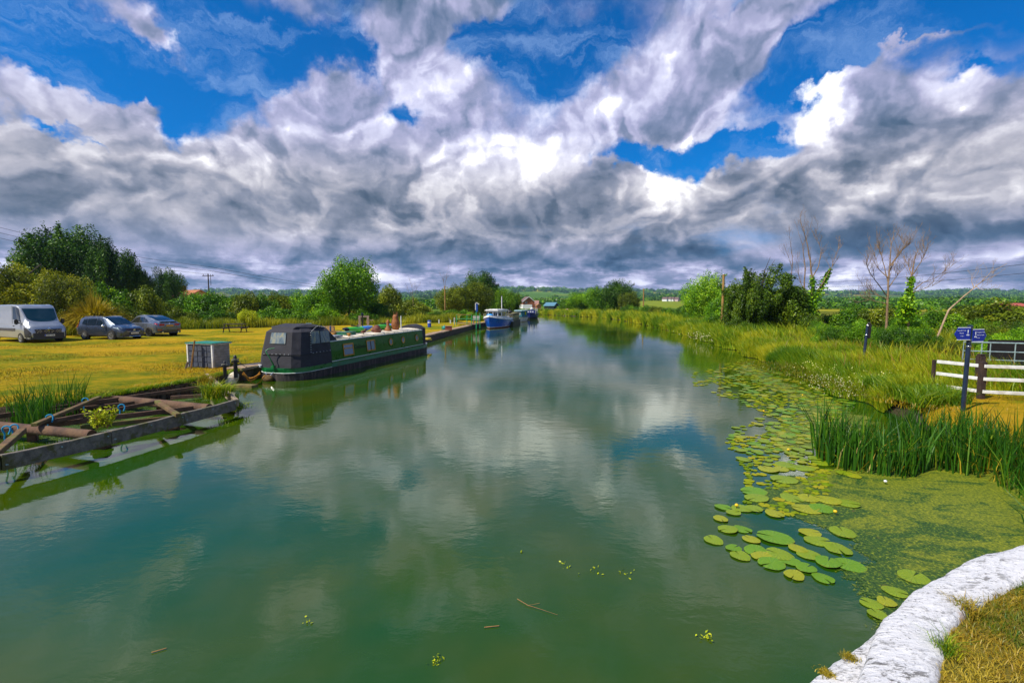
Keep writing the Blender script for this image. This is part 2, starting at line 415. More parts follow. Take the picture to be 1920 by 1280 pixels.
def field_mats():
    # mown lawn, dry patches
    m, nt = newmat("lawn"); g = G(nt); tc = g.n('ShaderNodeTexCoord').outputs['Object']
    v = g.mapping(tc, rot=(0, 0, R(12)), scale=(.65, 1, 1))
    n1 = g.noise(v, .28, 6, .62, .6).outputs['Fac']; n2 = g.noise(v, 1.7, 6, .6).outputs['Fac']; n3 = g.noise(tc, 24, 4, .7).outputs['Fac']
    f = g.math('ADD', g.math('MULTIPLY_ADD', n2, .40, g.math('MULTIPLY', n1, 1.0)), g.math('MULTIPLY_ADD', n3, .22, g.math('MULTIPLY_ADD', g.noise(tc, 4.5, 6, .72).outputs['Fac'], .5, -.21)))
    c = g.ramp(f, [(.66, (.10, .15, .003)), (.78, (.21, .215, .003)), (.88, (.38, .265, .004)), (1.0, (.52, .31, .012))])
    p = g.n('ShaderNodeBsdfPrincipled', ins={'Base Color': c, 'Roughness': .95}); p.inputs['Specular IOR Level'].default_value = .1
    g.set(p.inputs['Normal'], g.bump(g.math('ADD', n3, g.noise(tc, 90, 3, .7).outputs['Fac']), .8, .05)); g.out(p.outputs[0]); lawn = m
    m, nt = newmat("meadow"); g = G(nt); tc = g.n('ShaderNodeTexCoord').outputs['Object']
    n1 = g.noise(tc, .35, 6, .6, .5).outputs['Fac']; n3 = g.noise(tc, 14, 4, .7).outputs['Fac']
    c = g.ramp(g.math('MULTIPLY_ADD', n3, .3, g.math('MULTIPLY', n1, .8)), [(.38, (.03, .06, .004)), (.52, (.09, .12, .006)), (.68, (.22, .18, .01)), (.8, (.30, .20, .02))])
    p = g.n('ShaderNodeBsdfPrincipled', ins={'Base Color': c, 'Roughness': .95}); p.inputs['Specular IOR Level'].default_value = .1
    g.set(p.inputs['Normal'], g.bump(n3, .8, .08)); g.out(p.outputs[0]); mead = m
    m, nt = newmat("far_fields"); g = G(nt); tc = g.n('ShaderNodeTexCoord').outputs['Object']
    v = g.mapping(tc, rot=(0, 0, R(20)), scale=(.0042, .0020, .002))
    vo = g.n('ShaderNodeTexVoronoi', ins={'Vector': v, 'Scale': 1.0}); rc = g.n('ShaderNodeSeparateColor', ins={0: vo.outputs['Color']}).outputs[0]
    c = g.ramp(rc, [(.0, (.05, .12, .008)), (.3, (.10, .20, .01)), (.5, (.30, .27, .015)), (.65, (.03, .08, .01)), (.8, (.16, .24, .015)), (.93, (.26, .13, .05))])
    n3 = g.noise(tc, .05, 5, .6).outputs['Fac']
    c = g.mix(g.mapr(n3, .55, .75), c, (.04, .08, .01))
    p = g.n('ShaderNodeBsdfPrincipled', ins={'Base Color': c, 'Roughness': .95}); p.inputs['Specular IOR Level'].default_value = .05
    g.out(p.outputs[0]); fld = m
    m, nt = newmat("bank_mud"); g = G(nt); tc = g.n('ShaderNodeTexCoord').outputs['Object']
    n1 = g.noise(tc, 3, 8, .7).outputs['Fac']
    c = g.ramp(n1, [(.3, (.012, .010, .004)), (.5, (.045, .028, .012)), (.7, (.05, .055, .012))])
    p = g.n('ShaderNodeBsdfPrincipled', ins={'Base Color': c, 'Roughness': .85}); g.set(p.inputs['Normal'], g.bump(n1, 1, .12)); g.out(p.outputs[0])
    return lawn, mead, fld, m
LAWN, MEADOW, FIELDS, MUD = field_mats()
for q in (LAWN, MEADOW, FIELDS, MUD): me.materials.append(q)
Yc = rows[ii.ravel()]; jc = jj.ravel()
mi = np.where(Yc > 160, 2, np.where(jc < nl - 1, 0, np.where(jc < nl + 6, 3, 1)))
mi = np.where((Yc > 0) & (Yc < 15) & (jc >= nl + 6), 0, mi)
mi = np.where((Yc > 130) & (jc < nl - 1), 1, mi)
me.polygons.foreach_set("material_index", mi.astype(np.int32)); me.update()
tag(link_mesh("ground", me), kind="structure", label="grassy canal banks, mown lawn, meadow and distant fields and hills", cat=None)

# ---------------------------------------------------------------- water
def water_mat():
    m, nt = newmat("canal_water"); g = G(nt); tc = g.n('ShaderNodeTexCoord').outputs['Object']
    v = g.mapping(tc, rot=(0, 0, R(8)), scale=(1, 1.5, 1))
    a = g.noise(v, 3.2, 3, .55, .3).outputs['Fac']; b = g.noise(v, 11, 3, .55, .2).outputs['Fac']; c = g.noise(v, .8, 3, .5).outputs['Fac']
    patch = g.mapr(g.noise(tc, .16, 3, .5).outputs['Fac'], .35, .65, .35, 1.0)
    h = g.math('MULTIPLY', g.math('ADD', g.math('MULTIPLY_ADD', b, .22, g.math('MULTIPLY', a, .6)), g.math('MULTIPLY', c, .8)), patch)
    n1 = g.noise(tc, .25, 4, .6).outputs['Fac']
    col = g.mix(g.mapr(n1, .3, .7), (.010, .060, .002), (.050, .074, .0005))
    p = g.n('ShaderNodeBsdfPrincipled', ins={'Base Color': col, 'Roughness': .035, 'IOR': 1.6})
    g.set(p.inputs['Normal'], g.bump(h, .10, .045)); g.out(p.outputs[0]); return m
wm = MB(); wm.add([(-140, -40, 0), (30, -40, 0), (30, 167, 0), (-140, 167, 0)], [(0, 1, 2, 3)])
tag(wm.build("water", water_mat()), kind="structure", label="still green canal water")

# ---------------------------------------------------------------- quay walls (left)
STONE = pmat("quay_stone", (.10, .07, .045), .9, var=.4, vscale=5, bump=1., bscale=12, dirt=(.03, .04, .012), dirt_amt=.8)
COPE = pmat("quay_coping", (.36, .24, .15), .9, var=.3, vscale=4, bump=.8, bscale=20, dirt=(.14, .11, .03), dirt_amt=.6)
def strip_wall(name, ys, depth, top, dz, mats, label):
    m = MB(); pts = [(float(xL(y)), y) for y in ys]
    for k in range(len(pts) - 1):
        (x0, y0), (x1, y1) = pts[k], pts[k + 1]
        a = [(x0 + .12, y0), (x1 + .12, y1), (x1 - depth, y1), (x0 - depth, y0)]
        z1 = top + random.uniform(-dz, dz)
        m.prism(a, -.6, z1 - .10, 0); b = [(x0 + .17, y0 + .015), (x1 + .17, y1 - .015), (x1 - depth - .02, y1 - .015), (x0 - depth - .02, y0 + .015)]
        m.prism(b, z1 - .097, z1, 1)
    o = m.build(name, mats, None); tag(o, label, "quay wall"); return o
strip_wall("quay_wall", np.concatenate([np.arange(18.3, 40, 1.1), np.arange(40, 118, 2.4)]), .55, .50, .015, [STONE, COPE], "low stone quay wall with reddish coping along the left bank behind the moored boats")
# rough earth-and-timber retaining wall beside the derelict frame
m = MB()
for k in range(46):
    y = 11.3 + k * .16; x = float(xL(y)) + .06
    h = .40 + random.uniform(-.07, .03)
    m.box((x, y, h / 2 - .2), (.16, .155, h + .4), rz=random.uniform(-.15, .15), m=0 if k % 3 else 1)
tag(m.build("retaining_wall", [pmat("old_pile", (.075, .04, .02), .95, var=.5, vscale=4, bump=1, bscale=15), STONE]), "dark rotten timber retaining wall under the mown bank behind the wooden frame", "retaining wall")

# ---------------------------------------------------------------- near terrace with painted wall
ZT = 1.30
def q(px, py, z): v = onz(px, py, z); return (v.x, v.y)
outer = [(-3.5, .1), (-1.2, .75), (.4, 1.35), q(1575, 1330, ZT), q(1605, 1262, ZT), q(1640, 1172, ZT), q(1682, 1130, ZT), q(1730, 1092, ZT), q(1790, 1058, ZT), q(1850, 1036, ZT), q(1920, 1019, ZT), (4.5, 3.55), (5.8, 4.1), (7.2, 5.0), (9.2, 6.4)]
inner = [(-3.3, -.4), (-1.0, .25), (.6, .85), q(1750, 1330, ZT), q(1764, 1265, ZT), q(1775, 1190, ZT), q(1803, 1152, ZT), q(1836, 1126, ZT), q(1868, 1108, ZT), q(1892, 1096, ZT), q(1925, 1084, ZT), (4.3, 3.05), (6.0, 3.6), (7.5, 4.5), (9.6, 5.9)]
def resample(p, n):
    p = np.array(p); # Catmull-Rom
    t = np.linspace(0, len(p) - 1, n); out = []
    for s in t:
        i = min(int(s), len(p) - 2); f = s - i
        p0, p1, p2, p3 = p[max(i - 1, 0)], p[i], p[i + 1], p[min(i + 2, len(p) - 1)]
        out.append(.5 * ((2 * p1) + (-p0 + p2) * f + (2 * p0 - 5 * p1 + 4 * p2 - p3) * f * f + (-p0 + 3 * p1 - 3 * p2 + p3) * f ** 3))
    return np.array(out)
from mathutils import noise as mn
o_ = resample(outer, 300); i_ = resample(inner, 300)
def wall_paint():
    m, nt = newmat("whitewashed_stone"); g = G(nt); tc = g.n('ShaderNodeTexCoord').outputs['Object']
    st = g.mapping(tc, rot=(0, 0, R(-28)), scale=(1, 2.6, 1))
    n1 = g.noise(st, 8.5, 9, .70, .5).outputs['Fac']; n2 = g.noise(st, 22, 6, .7, .3).outputs['Fac']; n3 = g.noise(tc, 2.2, 4, .6).outputs['Fac']; n4 = g.noise(tc, 60, 4, .7).outputs['Fac']
    dirt = g.mapr(g.math('ADD', g.math('MULTIPLY', n1, .58), g.math('MULTIPLY', n2, .42)), .505, .585)
    dirt = g.math('MULTIPLY', dirt, g.mapr(n3, .35, .6, .25, 1))
    c = g.mix(dirt, (.82, .80, .80), (.17, .16, .15))
    c = g.mix(g.math('MULTIPLY', g.mapr(n4, .57, .68), .8), c, (.12, .11, .09))
    rust = g.mapr(g.noise(tc, 3.1, 5, .6, .8).outputs['Fac'], .66, .72)
    c = g.mix(g.math('MULTIPLY', rust, .6), c, (.33, .16, .05))
    p = g.n('ShaderNodeBsdfPrincipled', ins={'Base Color': c, 'Roughness': .8})
    g.set(p.inputs['Normal'], g.bump(g.math('ADD', g.math('ADD', n1, g.math('MULTIPLY', n2, .5)), g.math('MULTIPLY', n4, .2)), .9, .03)); g.out(p.outputs[0]); return m
WPAINT = wall_paint()
prof = [(-.02, -1.3), (-.0, -.5), (.0, -.20), (.004, -.07), (.022, -.022), (.06, -.002), (.2, .006), (.35, .01), (.5, .008), (.65, .004), (.8, 0), (.9, -.006), (.97, -.02), (1.0, -.06), (1.0, -.4)]
V = []; 
for k in range(len(o_)):
    o2, i2 = o_[k], i_[k]; dd = i2 - o2; L = np.linalg.norm(dd)
    for (t, z) in prof:
        w_ = t * L if t > .12 else t * .42
        pt = o2 + dd / L * w_
        nz = mn.fractal(Vector((pt[0] * 3.2, pt[1] * 3.2, z * 3 + 5)), .8, 2.2, 5)
        nz2 = mn.noise(Vector((pt[0] * 14, pt[1] * 14, z * 14)))
        amp = .0075 * nz + .003 * nz2
        pt = pt - dd / L * (amp * 1.6 if t < .1 else 0) + dd / L * (amp * 2.5 if t > .93 else 0)
        V.append((pt[0], pt[1], ZT + z + amp))
n = len(prof); K = len(o_)
F = np.array([(k * n + j, (k + 1) * n + j, (k + 1) * n + j + 1, k * n + j + 1) for k in range(K - 1) for j in range(n - 1)])
tag(link_mesh("painted_wall", quads_mesh("painted_wall", np.array(V), WPAINT, None, F, True)), "curved whitewashed stone wall top with flaking dirty paint beside the dry grass", "wall")
# lower ledge of the abutment
lo = [(-1.5, .9), (.2, 1.72), q(1440, 1322, .93), q(1500, 1279, .93), q(1560, 1233, .93), q(1610, 1195, .93), q(1632, 1180, .93), q(1660, 1163, .93)]
lo = resample(lo, 90); V = []
prof2 = [(0, -1.2), (0, -.12), (.006, -.04), (.03, -.008), (.07, 0), (.2, .004), (.4, .004), (.6, .0)]
for k in range(len(lo)):
    nrm = lo[min(k + 1, len(lo) - 1)] - lo[max(k - 1, 0)]; nrm = nrm / np.linalg.norm(nrm); nr = np.array([nrm[1], -nrm[0]])
    for (t, z) in prof2:
        pt = lo[k] + nr * t; nz = .011 * mn.fractal(Vector((pt[0] * 4, pt[1] * 4, z * 4)), .8, 2.2, 5)
        V.append((pt[0] - nr[0] * nz, pt[1] - nr[1] * nz, .93 + z + nz))
n = len(prof2); K = len(lo)
F = np.array([(k * n + j, (k + 1) * n + j, (k + 1) * n + j + 1, k * n + j + 1) for k in range(K - 1) for j in range(n - 1)])
tag(link_mesh("wall_ledge", quads_mesh("wall_ledge", np.array(V), WPAINT, None, F, True)), "lower whitewashed stone ledge with brown moss tufts at the water's edge", "ledge")
# terrace lawn behind the wall
m = MB(); edge = [tuple(p) for p in (i_[::3] - (i_[::3] - o_[::3]) * .03)]
poly = edge + [(14, 5.2), (14, -12), (-3.3, -12)]
m.prism(poly, -.9, ZT - .045)
def terrace_mat():
    m, nt = newmat("dry_turf"); g = G(nt); tc = g.n('ShaderNodeTexCoord').outputs['Object']
    n1 = g.noise(tc, 2.2, 6, .65, .4).outputs['Fac']; n2 = g.noise(tc, 60, 5, .75).outputs['Fac']
    c = g.ramp(g.math('MULTIPLY_ADD', n2, .35, g.math('MULTIPLY', n1, .7)), [(.38, (.06, .10, .006)), (.5, (.20, .17, .010)), (.62, (.34, .23, .018)), (.75, (.42, .30, .03))])
    p = g.n('ShaderNodeBsdfPrincipled', ins={'Base Color': c, 'Roughness': .95}); g.set(p.inputs['Normal'], g.bump(n2, 1, .03)); g.out(p.outputs[0]); return m
tag(m.build("terrace_ground", terrace_mat()), kind="structure", label="dry brown lawn behind the whitewashed wall")
# ---------------------------------------------------------------- foliage templates (unit height, unit radius)
def foliage_template(kind, seed, n, leaf, clumps, rz=(0, 1)):
    rg = np.random.default_rng(seed)
    C = []; Rr = []
    for k in range(clumps):
        for _ in range(40):
            if kind in ('bush', 'bigbush'):
                u = rg.normal(0, 1, 3); u /= np.linalg.norm(u); u[2] = abs(u[2]); rad = rg.uniform(.35, .80)
                c = np.array([u[0] * rad, u[1] * rad, .10 + u[2] * rad * .82]); r = rg.uniform(.20, .34) * (1 if kind == 'bush' else .72)
            elif kind == 'round':
                u = rg.normal(0, 1, 3); u /= np.linalg.norm(u); rad = rg.uniform(.40, .80)
                c = np.array([u[0] * rad, u[1] * rad, .52 + u[2] * rad * .47]); r = rg.uniform(.17, .30)
            elif kind == 'umbrella':
                a = rg.uniform(0, 2 * np.pi); rad = .80 * np.sqrt(rg.uniform(0, 1)); h = .90 - .42 * rad ** 2 - rg.uniform(0, 1) ** 2 * .38
                c = np.array([np.cos(a) * rad, np.sin(a) * rad, h]); r = rg.uniform(.15, .25)
            elif kind == 'jagged':
                a = rg.uniform(0, 2 * np.pi); rad = .78 * np.sqrt(rg.uniform(0, 1)); top = (1.0 - .62 * rad ** 1.6) * rg.uniform(.70, 1.0)
                hz = .08 + (top - .10) * rg.uniform(0, 1) ** .8
                c = np.array([np.cos(a) * rad, np.sin(a) * rad, hz]); r = rg.uniform(.07, .19)
            elif kind == 'cone':
                h = rg.uniform(.06, .95); rad = .62 * (1 - h) ** .6 * rg.uniform(.3, 1); a = rg.uniform(0, 2 * np.pi)
                c = np.array([np.cos(a) * rad, np.sin(a) * rad, h]); r = rg.uniform(.1, .2) * (1.2 - h * .6)
            if all(np.linalg.norm((c - q_) * [1, 1, 1.2]) > .55 * (r + s_) * .62 for q_, s_ in zip(C, Rr)): break
        C.append(c); Rr.append(r)
    C = np.array(C); Rr = np.array(Rr)
    wgt = Rr ** 2; wgt /= wgt.sum(); idx = rg.choice(len(C), n, p=wgt)
    u = rg.normal(0, 1, (n, 3)); u /= np.linalg.norm(u, axis=1, keepdims=True)
    rad = 1 - .55 * rg.uniform(0, 1, n) ** 2.2
    rad *= 1 + .14 * np.sin(u[:, 0] * 7 + idx) * np.cos(u[:, 1] * 6 + idx * 2)
    P = C[idx] + u * (Rr[idx] * rad)[:, None] * np.array([1, 1, .85])
    # clusters of leaves along twigs: pull leaves towards random twig points
    tw = rg.integers(0, n, n); near = (idx[tw] == idx)
    P = np.where(near[:, None], P * .4 + P[tw] * .6 + rg.normal(0, leaf * .8, (n, 3)), P + rg.normal(0, leaf * .3, (n, 3)))
    if kind != 'bush' and kind != 'bigbush':
        k2 = n // 14; j2 = rg.integers(0, len(C), 46); dirs = C[j2] - np.array([0, 0, .45]); dirs /= np.linalg.norm(dirs, axis=1, keepdims=True) + 1e-9; dirs[:, 2] = np.abs(dirs[:, 2]) * .8
        w2 = rg.integers(0, 46, k2); tt2 = rg.uniform(.4, 1.42, k2)
        P[:k2] = C[j2[w2]] + dirs[w2] * (Rr[j2[w2]] * tt2)[:, None] + rg.normal(0, .018, (k2, 3)); u[:k2] = dirs[w2]
    keep = P[:, 2] > .005; P = P[keep]; idx = idx[keep]; u = u[keep]; n = len(P)
    ct = rg.uniform(.05, .95, len(C))  # random clump tones, spread wide to paint shading contrast into the crown
    tint = np.clip(ct[idx] * .62 + rg.normal(.14, .17, n), 0, 1)
    sz = leaf * rg.uniform(.6, 1.25, n)
    Vq = leaves(P, u, sz, rg, .6, .75); ar = 1.6 if 'bush' in kind else 2.2
    Vq = P[:, None, :] + (Vq - P[:, None, :]) * np.array([1, 1, 1 / ar])
    return Vq, tint
def trunk_template(seed, h=.6, r=.035, limbs=6, spread=.5):
    rg = random.Random(seed); m = MB()
    pts = [(0, 0, -.05), (.01, .0, .0), (rg.uniform(-.03, .03), rg.uniform(-.03, .03), h * .5), (rg.uniform(-.05, .05), rg.uniform(-.05, .05), h)]
    m.tube(pts, [r * 1.5, r * 1.15, r * .85, r * .4], 8)
    for k in range(limbs):
        a = k * 2.4 + rg.uniform(-.4, .4); z = h * rg.uniform(.3, .75)
        e = (math.cos(a) * spread * rg.uniform(.6, 1), math.sin(a) * spread * rg.uniform(.6, 1), z + rg.uniform(.15, .35))
        mid = (e[0] * .45, e[1] * .45, z + (e[2] - z) * .6)
        m.tube([(0, 0, z), mid, e], [r * .5, r * .32, r * .12], 6)
    return m
BARK = pmat("bark", (.10, .075, .05), .95, var=.4, vscale=10, bump=1, bscale=25, stretch=(1, 1, .3))
LM = {
 'deep': leafmat("leaf_deep", [(.0, (.006, .028, .002)), (.35, (.022, .075, .004)), (.65, (.06, .16, .006)), (1., (.17, .31, .012))]),
 'green': leafmat("leaf_green", [(.0, (0.014, 0.049, 0.002)), (.35, (0.050, 0.151, 0.004)), (.65, (0.150, 0.324, 0.005)), (1., (0.390, 0.587, 0.011))]),
 'bright': leafmat("leaf_bright", [(.0, (0.027, 0.081, 0.003)), (.35, (0.092, 0.254, 0.005)), (.65, (0.230, 0.466, 0.007)), (1., (0.551, 0.769, 0.013))]),
 'olive': leafmat("leaf_olive", [(.0, (0.024, 0.043, 0.002)), (.35, (0.095, 0.149, 0.004)), (.65, (0.230, 0.297, 0.008)), (1., (0.486, 0.486, 0.020))]),
 'gold': leafmat("leaf_gold", [(.0, (0.034, 0.054, 0.002)), (.35, (0.162, 0.203, 0.004)), (.65, (0.365, 0.378, 0.006)), (1., (0.648, 0.581, 0.020))]),
 'dark': leafmat("leaf_dark", [(.0, (0.016, 0.043, 0.002)), (.35, (0.049, 0.109, 0.003)), (.65, (0.131, 0.227, 0.005)), (1., (0.328, 0.424, 0.012))]),
 'lime': leafmat("leaf_lime", [(.0, (0.115, 0.162, 0.004)), (.35, (0.321, 0.405, 0.007)), (.65, (0.597, 0.648, 0.013)), (1., (0.800, 0.800, 0.036))]),
 'brown': leafmat("leaf_brown", [(.0, (0.046, 0.032, 0.003)), (.35, (0.161, 0.112, 0.007)), (.65, (0.344, 0.223, 0.011)), (1., (0.689, 0.405, 0.027))]),
}
TPL = {}
def tpl(kind, i):
    key = (kind, i)
    if key not in TPL:
        cfg = {'bush': (20000, .036, 34), 'round': (34000, .026, 60), 'umbrella': (36000, .024, 56), 'jagged': (30000, .024, 80), 'cone': (8000, .035, 30), 'bigbush': (60000, .0175, 60)}[kind]
        Vq, t = foliage_template(kind, 100 + i * 17 + len(kind), cfg[0], cfg[1], cfg[2])
        me = quads_mesh("crown_" + kind, Vq, LM['green'], t)
        th = {'bush': (.55, .03, 5, .5), 'round': (.62, .035, 8, .5), 'umbrella': (.62, .03, 9, .62), 'jagged': (.8, .02, 9, .4), 'cone': (.8, .02, 6, .2), 'bigbush': (.55, .03, 7, .5)}[kind]
        tm = trunk_template(i + 5, *th).mesh("trunk_" + kind, BARK, 40)
        TPL[key] = (me, tm)
    return TPL[key]
def plant(name, px, ytop, half, Y, kind, mat, cat, label, i=0, rz=None, group=None, zg=None, part='crown', deep=1.0):
    """a tree or bush standing at depth Y, px = its middle, half = half width (px)"""
    top = onY(px, ytop, Y); x = top.x
    z0 = float(gz(x, Y)) if zg is None else zg
    h = max(top.z - z0, .4); hw = half / FPX * Y
    me, tm = tpl(kind, i)
    o = thing(name, label, cat, (x, Y, z0 - .03), random.uniform(0, 6.28) if rz is None else rz, group)
    o.scale = (hw, hw * deep, h)
    c = reg(link_mesh(part, me, o)); c.material_slots[0].link = 'OBJECT'; c.material_slots[0].material = LM[mat]
    t = reg(link_mesh('trunk' if part == 'crown' else 'stem', tm, o))
    return o

T = [
 # left side
 ("oak_tree", 122, 427, 86, 66, 'umbrella', 'deep', "tree", "tall dark green spreading tree behind the yellow thicket, highest on the left", 0),
 ("oak_tree", 205, 452, 52, 64, 'umbrella', 'deep', "tree", "dark green tree joined to the right of the tallest spreading tree", 1),
 ("hawthorn_tree", 258, 503, 26, 66, 'umbrella', 'dark', "tree", "small flat-topped dark tree right of the tall spreading trees", 2),
 ("ash_tree", 313, 501, 31, 90, 'round', 'deep', "tree", "round green tree left of the orange-roofed house", 0),
 ("elder_tree", 20, 446, 120, 43, 'bigbush', 'gold', "tree", "large yellow-green thicket tree rising behind the silver van", 0),
 ("elder_tree", 112, 486, 68, 41, 'bigbush', 'gold', "tree", "yellow-green leafy tree between the silver van and the tallest tree", 1),
 ("hazel_bush", 196, 516, 48, 46, 'bush', 'green', "bush", "tall green bush behind the plume grass clump", 2),
 ("hazel_bush", 262, 530, 44, 48, 'bush', 'olive', "bush", "yellowish bush behind the parked grey cars", 0),
 ("hazel_bush", 165, 548, 60, 42, 'bush', 'olive', "bush", "low olive bush directly behind the plume grass", 1),
 ("hazel_bush", 235, 562, 44, 44.5, 'bush', 'olive', "bush", "low olive bush with dark gaps behind the two grey cars", 2),
 ("maple_tree", 653, 482, 66, 63, 'round', 'bright', "tree", "large round bright green tree behind the narrowboat roof", 1),
 ("field_bush", 592, 536, 42, 66, 'bush', 'bright', "bush", "light green bush left of the large round tree", 1),
 ("field_bush", 733, 527, 34, 72, 'bush', 'olive', "bush", "thin olive bush right of the large round tree", 0),
 ("field_bush", 776, 553, 36, 80, 'bush', 'olive', "bush", "low olive bush between the round tree and the brownish trees", 2),
 ("field_bush", 706, 560, 36, 66, 'bush', 'green', "bush", "low green bush under the right side of the large round tree", 0),
 ("willow_tree", 462, 576, 25, 52, 'bush', 'lime', "tree", "small pale yellow-green weeping willow beside the picnic table", 0),
 ("sycamore_tree", 848, 533, 36, 88, 'round', 'olive', "tree", "brownish olive tree left of the tall dome-shaped tree", 2),
 ("sycamore_tree", 903, 506, 38, 104, 'round', 'deep', "tree", "tall dome-shaped green tree behind the blue boat", 0),
 ("sycamore_tree", 890, 527, 38, 92, 'round', 'olive', "tree", "olive tree in front of the tall dome-shaped tree", 1),
 ("sycamore_tree", 945, 538, 28, 100, 'round', 'green', "tree", "rounded green tree right of the tall dome-shaped tree", 2),
 ("sycamore_tree", 962, 546, 18, 104, 'round', 'dark', "tree", "small dark tree just left of the white and brick house", 0),
 # right side
 ("far_tree", 1160, 523, 33, 112, 'round', 'deep', "tree", "tallest green tree of the grove on the far right bank", 1),
 ("far_tree", 1122, 537, 32, 122, 'round', 'bright', "tree", "green tree left of the tallest tree of the far grove", 2),
 ("far_tree", 1090, 547, 32, 134, 'round', 'bright', "tree", "low rounded tree at the left end of the far grove", 0),
 ("far_tree", 1180, 545, 22, 106, 'round', 'olive', "tree", "olive tree at the right end of the far grove", 0),
 ("far_tree", 1062, 558, 20, 160, 'bush', 'green', "tree", "small distant tree between the dark shed and the far grove", 0),
 ("alder_tree", 1322, 510, 44, 60, 'round', 'bright', "tree", "bright green tree left of the tall wooden pole", 2),
 ("alder_tree", 1356, 540, 34, 53, 'bush', 'bright', "tree", "leafy bright green tree behind the foot of the tall wooden pole", 1),
 ("holm_oak_tree", 1430, 474, 84, 40, 'jagged', 'dark', "tree", "large dark ragged tree right of the tall wooden pole", 0),
 ("holm_oak_tree", 1400, 503, 46, 39, 'jagged', 'dark', "tree", "dark ragged tree at the left edge of the large dark tree", 1),
 ("holm_oak_tree", 1476, 508, 52, 41, 'jagged', 'dark', "tree", "dark ragged tree at the right edge of the large dark tree", 2),
]
for (nm, px, yt, hw, Y, kd, mt, cat, lab, i) in T:
    plant(nm, px, yt, hw, Y, kd, mt, cat, lab, i)
ORD = ["first", "second", "third", "fourth", "fifth", "sixth", "seventh", "eighth", "ninth", "tenth", "eleventh", "twelfth", "thirteenth", "fourteenth", "fifteenth", "sixteenth", "seventeenth", "eighteenth", "nineteenth", "twentieth", "twenty-first", "twenty-second", "twenty-third", "twenty-fourth", "twenty-fifth", "twenty-sixth", "twenty-seventh", "twenty-eighth"]
def row(name, items, mk, cat, group, tmpl, kinds):
    items = sorted(items)
    for k, (px, yt, hw, Y, mt) in enumerate(items):
        words = {'green': 'mid green', 'bright': 'bright green', 'olive': 'olive', 'dark': 'dark green', 'gold': 'golden', 'lime': 'pale green', 'brown': 'brownish'}[mt]
        plant(name, px, yt, hw, Y, 'bigbush' if Y < 34 else kinds[k % len(kinds)], mt, cat, tmpl % (ORD[k], words), k % 3, group=group, part='foliage')
row("hedge_bush", [(300, 556, 40, 56, 'olive'), (345, 538, 44, 66, 'green'), (378, 541, 44, 60, 'bright'), (418, 541, 40, 62, 'green'), (455, 541, 34, 60, 'olive'), (492, 545, 32, 62, 'green'), (520, 543, 34, 66, 'olive'), (556, 541, 34, 68, 'bright'), (335, 573, 34, 52, 'olive'), (405, 570, 36, 54, 'green'), (510, 568, 38, 56, 'green'), (560, 572, 38, 57, 'green'), (610, 572, 36, 60, 'bright'), (680, 578, 34, 60, 'green'), (735, 580, 30, 66, 'olive')],
    None, "bush", "hedge bushes behind the lawn and picnic table", "%s bush from the left in the hedge behind the mown lawn, %s", ['bush'])
row("bank_bush", [(790, 582, 30, 74, 'olive'), (815, 580, 24, 76, 'green'), (842, 578, 26, 74, 'green'), (868, 579, 24, 74, 'bright'), (893, 584, 18, 72, 'green'), (925, 586, 20, 80, 'green'), (950, 586, 16, 92, 'dark'), (760, 590, 24, 70, 'olive')],
    None, "bush", "low bushes behind the green mooring platform", "%s low bush from the left between the hedge and the blue boat, %s", ['bush'])
row("shore_bush", [(1008, 578, 14, 175, 'olive'), (1028, 580, 14, 172, 'green'), (1048, 578, 14, 170, 'olive'), (1072, 574, 18, 160, 'green'), (1100, 574, 20, 138, 'bright'), (1128, 572, 22, 128, 'green'), (1152, 568, 22, 118, 'bright'), (1180, 567, 20, 104, 'green'), (1208, 568, 22, 92, 'green'), (1232, 572, 22, 86, 'olive'), (1258, 573, 24, 78, 'green'), (1282, 568, 24, 70, 'green'), (1306, 572, 28, 60, 'bright'), (1240, 575, 26, 96, 'bright')],
    None, "bush", "bushes along the far right bank", "%s bush from the left along the far right bank, %s", ['bush'])
row("scrub_bush", [(1340, 585, 28, 44, 'green'), (1385, 590, 30, 36, 'dark'), (1512, 572, 34, 38, 'dark'), (1540, 590, 30, 33, 'bright'), (1575, 576, 44, 40, 'green'), (1560, 598, 40, 27, 'green'), (1610, 588, 44, 27, 'bright'), (1690, 600, 50, 24, 'green'), (1850, 585, 60, 27, 'green'), (1900, 600, 60, 20, 'bright'), (1600, 566, 36, 56, 'green'), (1655, 562, 46, 38, 'olive'), (1700, 578, 52, 31, 'bright'), (1655, 600, 46, 28, 'green'), (1750, 574, 50, 40, 'green'), (1780, 590, 34, 44, 'olive'), (1820, 570, 50, 60, 'olive'), (1880, 556, 70, 46, 'olive'), (1905, 578, 60, 24, 'olive'), (1860, 610, 46, 22, 'green'), (1960, 575, 60, 23, 'green'), (1730, 612, 44, 25.5, 'green'), (1800, 632, 44, 22, 'olive')],
    None, "bush", "scrub bushes behind the right bank meadow", "%s scrub bush from the left behind the right bank meadow, %s", ['bush'])

